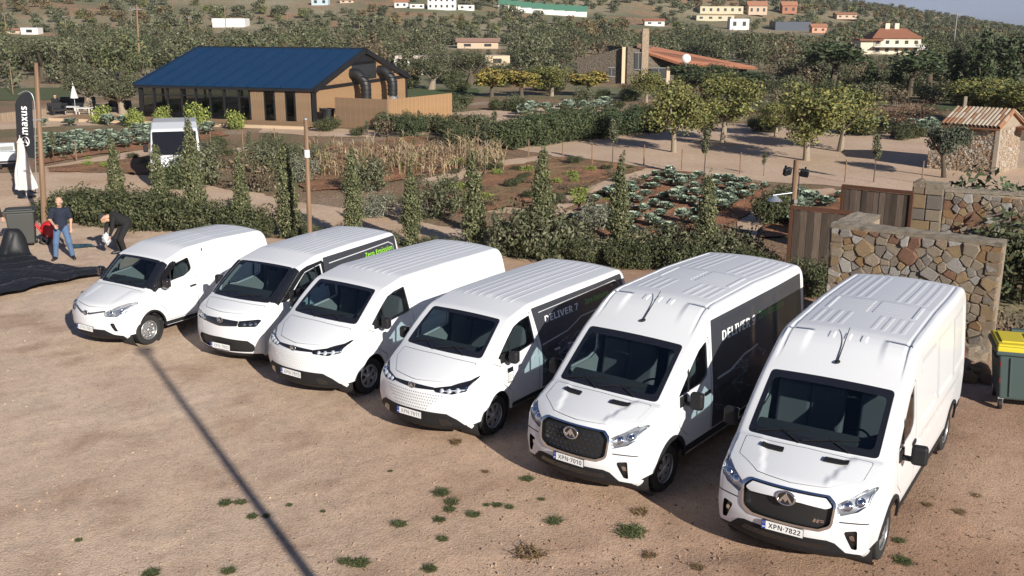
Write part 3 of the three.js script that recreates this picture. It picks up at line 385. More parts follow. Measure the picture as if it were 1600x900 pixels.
// ================================================================ vans
// A van body is one analytic surface: a ribbon over the side profile (front, bonnet, roof, rear) that rounds into two side surfaces.
// Panels, glass, lamps and trims are patches of the same surface, cut out of it or standing proud of it.
function filletPoly(pts, closed, seg = 6) { // [[x, y, r]] -> rounded points
  const out = [], n = pts.length;
  for (let i = 0; i < n; i++) {
    const p = pts[i], r = p[2] || 0;
    if (!r || (!closed && (i === 0 || i === n - 1))) { out.push([p[0], p[1]]); continue; }
    const a = pts[(i + n - 1) % n], b = pts[(i + 1) % n];
    let ax = a[0] - p[0], ay = a[1] - p[1], bx_ = b[0] - p[0], by = b[1] - p[1]; const la = Math.hypot(ax, ay), lb = Math.hypot(bx_, by); ax /= la; ay /= la; bx_ /= lb; by /= lb;
    const half = Math.acos(clamp(ax * bx_ + ay * by, -.9999, .9999)) / 2, d = Math.min(r / Math.tan(half), la * .48, lb * .48);
    for (let k = 0; k <= seg; k++) { const t = k / seg, u = (1 - t) * (1 - t), w = t * t, m = 1 - u - w; out.push([p[0] + ax * d * u + bx_ * d * w + 0 * m, p[1] + ay * d * u + by * d * w]); }
  }
  return out;
}
const shiftPoly = (pts, d) => { // moves a closed outline inward by d (negative: outward)
  const area = pts.reduce((s, p, i) => { const q = pts[(i + 1) % pts.length]; return s + p[0] * q[1] - q[0] * p[1]; }, 0), n = pts.length, sg = area > 0 ? 1 : -1;
  return pts.map((p, i) => { const a = pts[(i + n - 1) % n], b = pts[(i + 1) % n]; let x1 = p[0] - a[0], y1 = p[1] - a[1], x2 = b[0] - p[0], y2 = b[1] - p[1]; const l1 = Math.hypot(x1, y1) || 1, l2 = Math.hypot(x2, y2) || 1; x1 /= l1; y1 /= l1; x2 /= l2; y2 /= l2;
    let nx = -(y1 + y2) * sg, ny = (x1 + x2) * sg; const l = Math.hypot(nx, ny) || 1, k = Math.max(.5, l / 2); return [p[0] + nx / l * d / k, p[1] + ny / l * d / k]; });
};
function cutTri(list, axis, step) { // splits polygons along lines coordinate = k * step
  const out = [];
  for (const poly of list) {
    let lo = Infinity, hi = -Infinity; for (const p of poly) { lo = Math.min(lo, p[axis]); hi = Math.max(hi, p[axis]); }
    let rest = poly;
    for (let k = Math.floor(lo / step + 1e-6) + 1; k * step < hi - 1e-6 && rest.length > 2; k++) {
      const c = k * step, A = [], B = [];
      for (let i = 0; i < rest.length; i++) { const p = rest[i], q = rest[(i + 1) % rest.length], ip = p[axis] <= c, iq = q[axis] <= c; (ip ? A : B).push(p); if (ip !== iq) { const t = (c - p[axis]) / (q[axis] - p[axis]), m = [p[0] + (q[0] - p[0]) * t, p[1] + (q[1] - p[1]) * t]; A.push(m); B.push(m); } }
      if (A.length > 2) out.push(A); rest = B;
    }
    if (rest.length > 2) out.push(rest);
  }
  return out;
}
function patch(contour, holes, M, off, du, dv, uvf) { // a piece of the surface M(u, v, off)
  const flat = [contour, ...holes].flat(), tri = THREE.ShapeUtils.triangulateShape(contour.map((p) => V2(...p)), holes.map((h) => h.map((p) => V2(...p))));
  let polys = tri.map((t) => t.map((i) => flat[i])); polys = cutTri(cutTri(polys, 0, du), 1, dv);
  const pos = [], nor = [], uv = [], idx = [], seen = new Map(), e = .004, a = V3(), b = V3(), n = V3(), o = V3();
  const at = (p) => { const key = Math.round(p[0] * 1e5) + ',' + Math.round(p[1] * 1e5); if (seen.has(key)) return seen.get(key);
    const q = M(p[0], p[1], off); a.copy(M(p[0] + e, p[1], off)).sub(M(p[0] - e, p[1], off)); b.copy(M(p[0], p[1] + e, off)).sub(M(p[0], p[1] - e, off)); n.crossVectors(a, b).normalize(); o.copy(M(p[0], p[1], off + .01)).sub(q); if (n.dot(o) < 0) n.negate();
    const i = pos.length / 3; pos.push(q.x, q.y, q.z); nor.push(n.x, n.y, n.z); uv.push(...(uvf ? uvf(p[0], p[1]) : p)); seen.set(key, i); return i; };
  for (const poly of polys) {
    const id = poly.map(at);
    for (let k = 1; k + 1 < id.length; k++) { const [i, j, l] = [id[0], id[k], id[k + 1]]; if (i === j || j === l || i === l) continue;
      a.set(pos[j * 3] - pos[i * 3], pos[j * 3 + 1] - pos[i * 3 + 1], pos[j * 3 + 2] - pos[i * 3 + 2]); b.set(pos[l * 3] - pos[i * 3], pos[l * 3 + 1] - pos[i * 3 + 1], pos[l * 3 + 2] - pos[i * 3 + 2]); n.crossVectors(a, b);
      if (n.lengthSq() < 1e-16) continue;
      if (n.x * nor[i * 3] + n.y * nor[i * 3 + 1] + n.z * nor[i * 3 + 2] >= 0) idx.push(i, j, l); else idx.push(i, l, j); }
  }
  const g = new THREE.BufferGeometry(); g.setAttribute('position', new THREE.Float32BufferAttribute(pos, 3)); g.setAttribute('normal', new THREE.Float32BufferAttribute(nor, 3)); g.setAttribute('uv', new THREE.Float32BufferAttribute(uv, 2)); g.setIndex(idx); return g;
}
function skirt(contour, M, o0, o1, step = .06) { // wall along an outline between two offsets
  const pos = [], idx = [], pts = [];
  contour.forEach((p, i) => { const q = contour[(i + 1) % contour.length], n = Math.max(1, Math.ceil(Math.hypot(q[0] - p[0], q[1] - p[1]) / step)); for (let k = 0; k < n; k++) pts.push([lerp(p[0], q[0], k / n), lerp(p[1], q[1], k / n)]); });
  for (const p of pts) { const a = M(p[0], p[1], o0), b = M(p[0], p[1], o1); pos.push(a.x, a.y, a.z, b.x, b.y, b.z); }
  for (let i = 0; i < pts.length; i++) { const j = (i + 1) % pts.length; idx.push(i * 2, j * 2, i * 2 + 1, i * 2 + 1, j * 2, j * 2 + 1); }
  const g = new THREE.BufferGeometry(); g.setAttribute('position', new THREE.Float32BufferAttribute(pos, 3)); g.setIndex(idx); const f = g.toNonIndexed(); f.computeVertexNormals(); f.setAttribute('uv', new THREE.Float32BufferAttribute(new Float32Array(f.attributes.position.count * 2), 2)); return f;
}
const emboss = (c, M, o0, o1, du = .08, dv = .08, holes = [], uvf) => [patch(c, holes, M, o1, du, dv, uvf), skirt(c, M, o0, o1), ...holes.map((h) => skirt(h, M, o0, o1))];

const VM = {
  paint: phys(lin(.73, .745, .765), .32, { clearcoat: .45, clearcoatRoughness: .06 }),
  black: phys(lin(.016, .016, .018), .6, { specularIntensity: .5 }), gloss: phys(lin(.012, .012, .014), .12, { clearcoat: 1 }), rubber: std(lin(.018, .018, .018), .85), liner: std(lin(.035, .036, .039), .9),
  seat: std(lin(.11, .113, .12), .95), lining: std(lin(.22, .235, .23), .85), chrome: std(lin(.75, .76, .78), .12, { metalness: 1 }), silver: std(lin(.55, .56, .57), .35, { metalness: .85 }), steel: std(lin(.16, .165, .17), .4, { metalness: .7 }),
  glass: phys(lin(.58, .68, .70), 0, { transmission: 1, thickness: 0, ior: 1.5 }), lens: phys(lin(.95, .97, 1), 0, { transmission: 1, thickness: 0, ior: 1.45 }),
  lamp: std(lin(.85, .87, .9), .25, { metalness: .3 }), trimlit: std(lin(.3, .3, .3), .6), cargo: std(lin(.1, .1, .1), .9), red: std(lin(.3, .01, .01), .3),
};
function canvasTex(w, h, draw) { const c = document.createElement('canvas'); c.width = w; c.height = h; draw(c.getContext('2d'), w, h); const t = new THREE.CanvasTexture(c); t.colorSpace = THREE.SRGBColorSpace; t.magFilter = THREE.LinearFilter; t.anisotropy = 16; return t; }
function plateMat(text, ink = '#2a2c30') {
  return std(lin(1, 1, 1), .45, { map: canvasTex(512, 112, (x, w, h) => {
    x.fillStyle = '#e9ebea'; x.fillRect(0, 0, w, h); x.fillStyle = '#1b3f9c'; x.fillRect(0, 0, 52, h); x.fillStyle = '#e6c84a'; for (let i = 0; i < 12; i++) { x.beginPath(); x.arc(26 + 13 * Math.cos(i * .5236), 30 + 13 * Math.sin(i * .5236), 2.4, 0, 7); x.fill(); }
    x.fillStyle = '#fff'; x.font = 'bold 26px sans-serif'; x.textAlign = 'center'; x.fillText('GR', 26, 92); x.fillStyle = ink; x.font = 'bold 88px sans-serif'; x.fillText(text, 284, 88, 420);
    x.strokeStyle = '#444'; x.lineWidth = 3; x.strokeRect(2, 2, w - 4, h - 4); }) });
}
function wheelParts(r, w, style) {
  const q = (n, f) => Array.from({ length: n }, (_, i) => f(i / (n - 1))), rim = r * .62, tyreProfile = [V2(rim * .98, -w * .42), V2(rim * 1.05, -w * .47), V2(r * .8, -w * .52), V2(r * .95, -w * .47), V2(r, -w * .38), V2(r, -w * .12), V2(r * .985, -w * .1), V2(r * .985, w * .1), V2(r, w * .12), V2(r, w * .38), V2(r * .95, w * .47), V2(r * .8, w * .52), V2(rim * 1.05, w * .47), V2(rim * .98, w * .42)];
  const tyre = new THREE.LatheGeometry(tyreProfile, 40).rotateZ(-Math.PI / 2);
  // the rim: a dished disc with openings, seen from +x
  const sh = new THREE.Shape(); sh.absarc(0, 0, rim, 0, Math.PI * 2);
  const holes = style === 'steel' ? 10 : 6;
  for (let i = 0; i < holes; i++) {
    const a = i / holes * Math.PI * 2, p = new THREE.Path();
    if (style === 'steel') p.absellipse(Math.cos(a) * rim * .7, Math.sin(a) * rim * .7, rim * .11, rim * .11, 0, Math.PI * 2, true);
    else { const k = Math.PI / holes * .62, pt = (rr, d) => [Math.cos(a + d) * rim * rr, Math.sin(a + d) * rim * rr]; p.moveTo(...pt(.36, -k * .7)); p.lineTo(...pt(.84, -k)); p.lineTo(...pt(.86, 0)); p.lineTo(...pt(.84, k)); p.lineTo(...pt(.36, k * .7)); p.closePath(); }
    sh.holes.push(p);
  }
  const disc = new THREE.ExtrudeGeometry(sh, { depth: .02, bevelEnabled: true, bevelSize: .006, bevelThickness: .006, bevelSegments: 1, curveSegments: 28 }), P = disc.attributes.position;
  for (let i = 0; i < P.count; i++) { const d = Math.hypot(P.getX(i), P.getY(i)) / rim; P.setZ(i, P.getZ(i) + w * .2 + .035 * (style === 'steel' ? Math.cos(d * 3.6) : 1 - d)); }
  disc.rotateY(Math.PI / 2); disc.computeVertexNormals();
  const lip = new THREE.TorusGeometry(rim * .985, .011, 8, 40).rotateY(Math.PI / 2).translate(w * .43, 0, 0), barrel = new THREE.CylinderGeometry(rim * .97, rim * .97, w * .84, 32, 1, true).rotateZ(Math.PI / 2), hub = new THREE.SphereGeometry(rim * .22, 16, 8).scale(.5, 1, 1).translate(w * .2 + .045, 0, 0);
  const nuts = Array.from({ length: 6 }, (_, i) => new THREE.CylinderGeometry(.011, .011, .03, 6).rotateZ(Math.PI / 2).translate(w * .2 + .055, Math.cos(i * 1.047) * rim * .36, Math.sin(i * 1.047) * rim * .36));
  return { tyre, rim: merge([disc, lip, hub, ...(style === 'steel' ? nuts : [])]), brake: merge([new THREE.CylinderGeometry(rim * .75, rim * .75, .03, 28).rotateZ(Math.PI / 2).translate(w * .05, 0, 0), barrel]) };
}

function makeVan(S, pos, turn, name, label) {
  const t = thing(name, label, 'van', pos, turn, 'white vans parked side by side on the gravel');
  const { L, W, H } = S, X = W / 2, R = S.edge ?? .14, prof = filletPoly(S.prof, false, 8);
  // arc length along the profile
  const acc = [0]; for (let i = 1; i < prof.length; i++) acc.push(acc[i - 1] + Math.hypot(prof[i][0] - prof[i - 1][0], prof[i][1] - prof[i - 1][1]));
  const SL = acc[acc.length - 1], T0 = X - R, T = T0 + Math.PI / 2 * R;
  const raw = (s) => { s = clamp(s, 0, SL); let lo = 0, hi = acc.length - 1; while (hi - lo > 1) { const m = (lo + hi) >> 1; acc[m] <= s ? lo = m : hi = m; } const k = (s - acc[lo]) / (acc[hi] - acc[lo]); return [lerp(prof[lo][0], prof[hi][0], k), lerp(prof[lo][1], prof[hi][1], k)]; };
  const P = (s) => { const p = raw(s), a = raw(s - .035), b = raw(s + .035); let x = b[0] - a[0], y = b[1] - a[1]; const l = Math.hypot(x, y); return [p[0], p[1], -y / l, x / l]; };   // outward normal (-dy, dw)
  const sOf = (w, y) => { let best = 0, d = Infinity; for (let s = 0; s <= SL; s += .004) { const p = raw(s), e = (p[0] - w) ** 2 + (p[1] - y) ** 2; if (e < d) { d = e; best = s; } } return best; };
  const tum = (y) => 1 - (1 - S.tumble) * Math.pow(clamp((y - S.belt) / (H - S.belt)), 1.25) - .03 * sstep(S.belt - .3, .25, y);
  const bowK = (w) => 1 - sstep(0, S.bowLen ?? 1.8, w), rearK = (w) => sstep(L - .6, L, w);
  const noseT = (w) => 1 - (S.nose ?? .05) * (1 - sstep(0, S.noseLen ?? 1.1, w)) ** 1.5 - .03 * sstep(L - 1.4, L, w);
  const D = (x, w, y) => V3(x * tum(y) * noseT(w), y, -(w + S.bow * (x / X) ** 2 * bowK(w) - .07 * (x / X) ** 2 * rearK(w)));
  const M = (s, v, off = 0) => {  // ribbon
    const p = P(s), a = Math.abs(v); let x = v, o = off;
    if (a <= T0) o += (S.crown ?? .03) * (1 - (v / T0) ** 2) + (S.relief ? S.relief(p[0], p[1], v) : 0);
    else { const th = (a - T0) / R; x = Math.sign(v) * (T0 + (R + off) * Math.sin(th)); o = -R + (R + off) * Math.cos(th); }
    return D(x, p[0] + p[2] * o, p[1] + p[3] * o);
  };
  const side = (sg) => (w, y, off = 0) => D(sg * (X + off + (S.sideRelief ? S.sideRelief(w, y) : 0)), w, y);
  const q = (list, r) => filletPoly(list.map((p) => [sOf(p[0], p[1]), p[2], p[3] ?? r ?? .03]), true, 4), mir = (c) => c.map((p) => [p[0], -p[1]]), sq = (list, r = .03) => filletPoly(list.map((p) => [p[0], p[1], p[2] ?? r]), true, 4);
  const holesR = [], paintR = [], paintS = { 1: [], '-1': [] };
  // ---- side outline with wheel arches
  const ar = S.archR, yb = S.sill, fa = S.fo, ra = S.fo + S.wb, arch = (c) => { const o = [], h = S.wr - yb, a0 = Math.asin(clamp(-h / ar * -1 * -1, -1, 1)); for (let k = 0; k <= 16; k++) { const a = lerp(-a0 * 0 + Math.asin(clamp((yb - S.wr) / ar, -1, 1)), Math.PI - Math.asin(clamp((yb - S.wr) / ar, -1, 1)), 1 - k / 16); o.push([c + Math.cos(a) * ar, S.wr + Math.sin(a) * ar]); } return o; };
  const top = []; for (let k = 0; k <= 150; k++) { const s = SL * k / 150, p = P(s); top.push([p[0] - p[2] * R, Math.max(yb, p[1] - p[3] * R)]); }
  while (top.length && top[0][1] <= yb + .02) top.shift(); while (top[top.length - 1][1] <= yb + .02) top.pop();
  const bottom = [[top[top.length - 1][0], yb], ...arch(ra).reverse(), ...arch(fa).reverse(), [top[0][0], yb]];
  const sideC = [...top, ...bottom];
  if (globalThis.DBG) { console.log(name, L, 'front edge', [1.0,1.1,1.2,1.3,1.4,1.5,1.6,1.7,1.8,1.9,2.0].map((y)=>{const k=top.find((p)=>p[1]>=y);return y+':'+(k?k[0].toFixed(2):'-')}).join(' '),'top',[1.5,1.8,2,2.2,3,L-.3].map((w)=>{const k=top.find((p)=>p[0]>=w);return w.toFixed(1)+':'+k[1].toFixed(2)}).join(' ')); const inP=(p)=>{let c=false;for(let i=0,j=sideC.length-1;i<sideC.length;j=i++){const a=sideC[i],b=sideC[j];if((a[1]>p[1])!==(b[1]>p[1])&&p[0]<(b[0]-a[0])*(p[1]-a[1])/(b[1]-a[1])+a[0])c=!c;}return c;}; for (const p of S.door) if(!inP(p)) console.log('  door out',p); for (const st of S.sideTrim??[]) for (const p of st.c) if(!inP(p)) console.log('  trim out',st.name,p); }
  // ---- doors and side windows
  const door = sq(S.door, .06), win = sq(S.win, .05), doorIn = shiftPoly(door, .011);
  for (const sg of [1, -1]) {
    const Ms = side(sg), Min = (w, y, o = 0) => Ms(w, y, o - .05);
    paintS[sg].push(patch(sideC, [door], Ms, 0, .12, .07));
    const d = new THREE.Group(); d.name = 'door'; t.add(d);
    part('door_panel', [patch(doorIn, [win], Ms, 0, .1, .06), skirt(doorIn, Ms, 0, -.03), skirt(win, Ms, 0, -.035)], VM.paint, d);
    const glassC = shiftPoly(win, .004);
    part('window_frame', [patch(glassC, [shiftPoly(glassC, .02)], Ms, -.006, .1, .1)], VM.gloss, d);
    part('door_window', patch(shiftPoly(glassC, .019), [], Ms, -.008, .2, .2), VM.glass, d);
    if (S.winBar) part('window_bar', emboss(sq(S.winBar, .005), Ms, -.006, .004), VM.black, d);
    part('door_handle', emboss(sq(S.handle, .015), Ms, 0, .022, .05, .05), S.handleMat ?? VM.black, d);
    part('door_lining', [patch(shiftPoly(door, -.04), [shiftPoly(win, -.01)], Min, 0, .2, .2), skirt(door, Ms, -.002, -.05)], VM.lining, t);
  }
  // ---- front glass
  const ws = q(S.ws, .07); holesR.push(ws);
  const wsi = shiftPoly(ws, .006), frit = shiftPoly(wsi, .045), fritC = S.frit ? q(S.frit, .08) : frit;
  part('windshield', patch(fritC, [], M, -.006, .2, .12), VM.glass, t);
  part('windshield_border', [patch(wsi, [fritC], M, -.005, .2, .12), skirt(ws, M, 0, -.03)], VM.gloss, t);
  // ---- bonnet
  if (S.hood) { const h = q(S.hood, .06), hi = shiftPoly(h, .009); holesR.push(h); part('bonnet', [patch(hi, [], M, 0, .05, .06), skirt(hi, M, 0, -.02)], VM.paint, t); part('bonnet_gap', patch(shiftPoly(h, -.02), [], M, -.03, .15, .15), VM.black, t); }
  // ---- headlamps
  for (const sg of [1, -1]) {
    const raw_ = q(S.lamp, .03), c = sg > 0 ? raw_ : mir(raw_); holesR.push(c);
    const hl = new THREE.Group(); hl.name = 'headlight'; t.add(hl);
    part('lamp_housing', [patch(shiftPoly(c, -.004), [], M, -.05, .03, .02), skirt(c, M, 0, -.05)], S.lampDark ? VM.gloss : VM.silver, hl);
    for (const b of S.bulbs) { const cc = M(sOf(b[0], b[1]), sg * b[2], -.028), n = M(sOf(b[0], b[1]), sg * b[2], .02).sub(cc).normalize(), g = merge([new THREE.SphereGeometry(b[3], 16, 10).scale(1, .55, 1), new THREE.TorusGeometry(b[3] * 1.12, b[3] * .16, 6, 20).rotateX(Math.PI / 2)]); g.applyQuaternion(new THREE.Quaternion().setFromUnitVectors(V3(0, 1, 0), n)); part('bulb', g.translate(cc.x, cc.y, cc.z), b[4] ? VM.lamp : VM.chrome, hl); }
    for (const st of S.drl ?? []) { const k = q(st, .008); part('light_strip', emboss(sg > 0 ? k : mir(k), M, -.05, -.02, .05, .05), VM.lamp, hl); }
    part('lamp_cover', patch(shiftPoly(c, .003), [], M, -.001, .03, .016), VM.lens, hl);
  }
  // ---- recessed openings and proud trims of the front
  for (const o of S.open ?? []) { // { name, c, depth, mat, mirror }
    for (const sg of o.mirror ? [1, -1] : [1]) { const k = q(o.c, o.r ?? .03), c = sg > 0 ? k : mir(k); holesR.push(c); part(o.name, [patch(shiftPoly(c, -.003), [], M, -o.depth, .06, .06), skirt(c, M, 0, -o.depth)], o.mat, t); }
  }
  for (const o of S.trim ?? []) {
    for (const sg of o.mirror ? [1, -1] : [1]) { const k = q(o.c, o.r ?? .02), c = sg > 0 ? k : mir(k), hs = (o.hole ?? []).map((h) => q(h, o.r ?? .02)).map((h) => sg > 0 ? h : mir(h)); part(o.name, emboss(c, M, o.from ?? -.002, o.h ?? .006, .05, .016, hs), o.mat, t); }
  }
  for (const o of S.sideTrim ?? []) for (const sg of [1, -1]) part(o.name, emboss(sq(o.c, o.r ?? .02), side(sg), -.002, o.h ?? .008, .1, .1), o.mat, t);
  // ---- ribbon
  const s0 = .0, rib = [[s0, -T], [SL, -T], [SL, T], [s0, T]];
  paintR.push(patch(rib, holesR, M, 0, S.gridS ?? .06, S.gridT ?? .045));
  part('body', [...paintR, ...paintS[1], ...paintS[-1]], VM.paint, t);
  // ---- wheel arches, floor, wheels
  for (const sg of [1, -1]) for (const c of [fa, ra]) {
    const Ms = side(sg), o = arch(c), ring = [...o, ...arch(c).map((p) => [c + (p[0] - c) * (ar + S.archTrim) / ar, S.wr + (p[1] - S.wr) * (ar + S.archTrim) / ar]).reverse()];
    part('wheel_arch', S.archBlack ? emboss(ring, Ms, -.01, .022, .2, .2) : emboss(ring, Ms, -.03, .006, .2, .2), S.archBlack ? VM.black : VM.paint, t);
    const g = new THREE.CylinderGeometry(ar + .004, ar + .004, .42, 24, 1, true).rotateZ(Math.PI / 2).translate(sg * (X * tum(S.wr) * noseT(c) - .235 - .03), S.wr, -c);
    part('wheel_well', [g, bx(.02, ar + .12, 2 * ar, sg * (X - .48), S.wr + ar / 2 - .03, -c)], VM.liner, t);
  }
  part('underbody', [bx(W * .86, .05, fa - ar - .25, 0, yb + .1, -(fa - ar + .25) / 2 - .02), bx(W * .9, .05, S.wb - 2 * ar, 0, yb + .06, -(fa + ra) / 2), bx(W * .9, .05, L - ra - ar - .14, 0, yb + .1, -(L + ra + ar) / 2 + .06), bx(W * .5, .05, L - .4, 0, yb + .14, -L / 2)], VM.liner, t);
  const wp = wheelParts(S.wr, S.tw ?? .235, S.wheel);
  for (const c of [fa, ra]) for (const sg of [1, -1]) {
    const g = new THREE.Group(); g.name = 'wheel'; g.position.set(sg * (X * tum(S.wr) * noseT(c) - (S.tw ?? .235) / 2 - .015), S.wr, -c); g.rotation.y = sg > 0 ? 0 : Math.PI; t.add(g);
    part('tyre', wp.tyre, VM.rubber, g); part('rim', wp.rim, S.rimMat ?? VM.silver, g); part('brake_disc', wp.brake, VM.steel, g);
  }
  // ---- mirrors
  for (const sg of [1, -1]) {
    const [w, y, sc] = S.mirror, a = side(sg)(w, y, .0), g = new THREE.Group(); g.name = 'wing_mirror'; g.position.copy(a); t.add(g);
    part('mirror_arm', [rbx(.2, .05, .1, .02, sg * .07, .0, 0, 0, 0, 0), rbx(.04, .16, .2, .015, 0, .03, .02)], VM.black, g);
    part('mirror_housing', rbx(.2 * sc, .26 * sc, .13, .05, sg * (.12 + .1 * sc), .08, .02, sg * .15), S.mirrorMat ?? VM.gloss, g);
    part('mirror_glass', rbx(.165 * sc, .215 * sc, .012, .005, sg * (.12 + .1 * sc) - sg * .008, .08, -.048, sg * .15), VM.chrome, g);
  }
  // ---- number plate
  if (S.plate) { const p = M(sOf(S.plate[0], S.plate[1]), 0, .016), g = new THREE.BoxGeometry(.52, .114, .014); const m = part('number_plate', g, [VM.black, VM.black, VM.black, VM.black, plateMat(S.plate[2], S.plate[3]), VM.black], t); m.position.copy(p); m.rotation.x = S.plate[4] ?? -.08; }
  // ---- wipers
  for (const x of [-.12, .52]) {
    const sb = sOf(S.wiper[0], S.wiper[1]), a = M(sb, x, .02), b = M(sb + .16, x - .3, .018), c = M(sb + .05, x - .62, .018), d = M(sb + .2, x + .02, .018);
    part('wiper', [rod(a, b, .011, .008, 6), rod(c, M(sb + .22, x + .08, .018), .008, .008, 6)], VM.black, t);
  }
  // ---- cabin
  const cab = S.cab, fl = .55, half = X * tum(cab.dashY) - .12;
  part('dashboard', [patch(q(cab.dash, .05), [], M, -cab.dashDrop, .1, .1), rbx(half * 2, .5, .34, .08, 0, cab.dashY - .28, -(cab.dashZ + .12)), rbx(.3, .2, .16, .05, half * .45, cab.dashY + .0, -(cab.dashZ + .14))], VM.liner, t);
  const wheelG = new THREE.TorusGeometry(.19, .016, 8, 28).rotateX(-.95).translate(half * .45, cab.dashY - .02, -(cab.dashZ + .42));
  part('steering_wheel', [wheelG, rbx(.12, .05, .1, .02, half * .45, cab.dashY - .03, -(cab.dashZ + .42), 0, -.6), rod(V3(half * .45, cab.dashY - .03, -(cab.dashZ + .42)), V3(half * .45, cab.dashY - .2, -(cab.dashZ + .1)), .03)], VM.black, t);
  for (const x of cab.seats) {
    const z = -(cab.seatZ), st = new THREE.Group(); st.name = 'seat'; st.position.set(x, cab.seatY, z); t.add(st);
    part('cushion', rbx(.5, .16, .52, .06, 0, 0, .1), VM.seat, st); part('backrest', rbx(.48, .66, .15, .06, 0, .4, -.2, 0, -.2), VM.seat, st); part('headrest', rbx(.26, .19, .1, .045, 0, .85, -.3, 0, -.15), VM.seat, st);
  }
  part('cabin_floor', bx(W * .86, .04, cab.bulk - .3, 0, fl - .1, -(cab.bulk + .3) / 2), VM.liner, t);
  part('bulkhead', bx(W * .86, H - .68, .03, 0, (H + .5) / 2 - .06, -cab.bulk), cab.open ? VM.cargo : VM.liner, t);
  part('headliner', patch([[sOf(S.ws[1][0], S.ws[1][1]) + .08, -T0 * .9], [sOf(cab.bulk, H), -T0 * .9], [sOf(cab.bulk, H), T0 * .9], [sOf(S.ws[1][0], S.ws[1][1]) + .08, T0 * .9]], [], M, -.06, .3, .3), VM.lining, t);
  part('rear_view_mirror', [rbx(.24, .07, .03, .02, 0, S.ws[1][1] - .14, -(S.ws[1][0] + .16)), rod(V3(0, S.ws[1][1] - .11, -(S.ws[1][0] + .15)), V3(0, S.ws[1][1] - .03, -(S.ws[1][0] + .04)), .012)], VM.black, t);
  // ---- rear lamps
  for (const sg of [1, -1]) part('tail_light', rbx(.09, .5, .1, .03, sg * (X * tum(1.2) - .09), 1.15, -(L - .05)), VM.red, t);
  return Object.assign(t, { van: { M, side, sOf, q, sq, T, T0, X } });
}

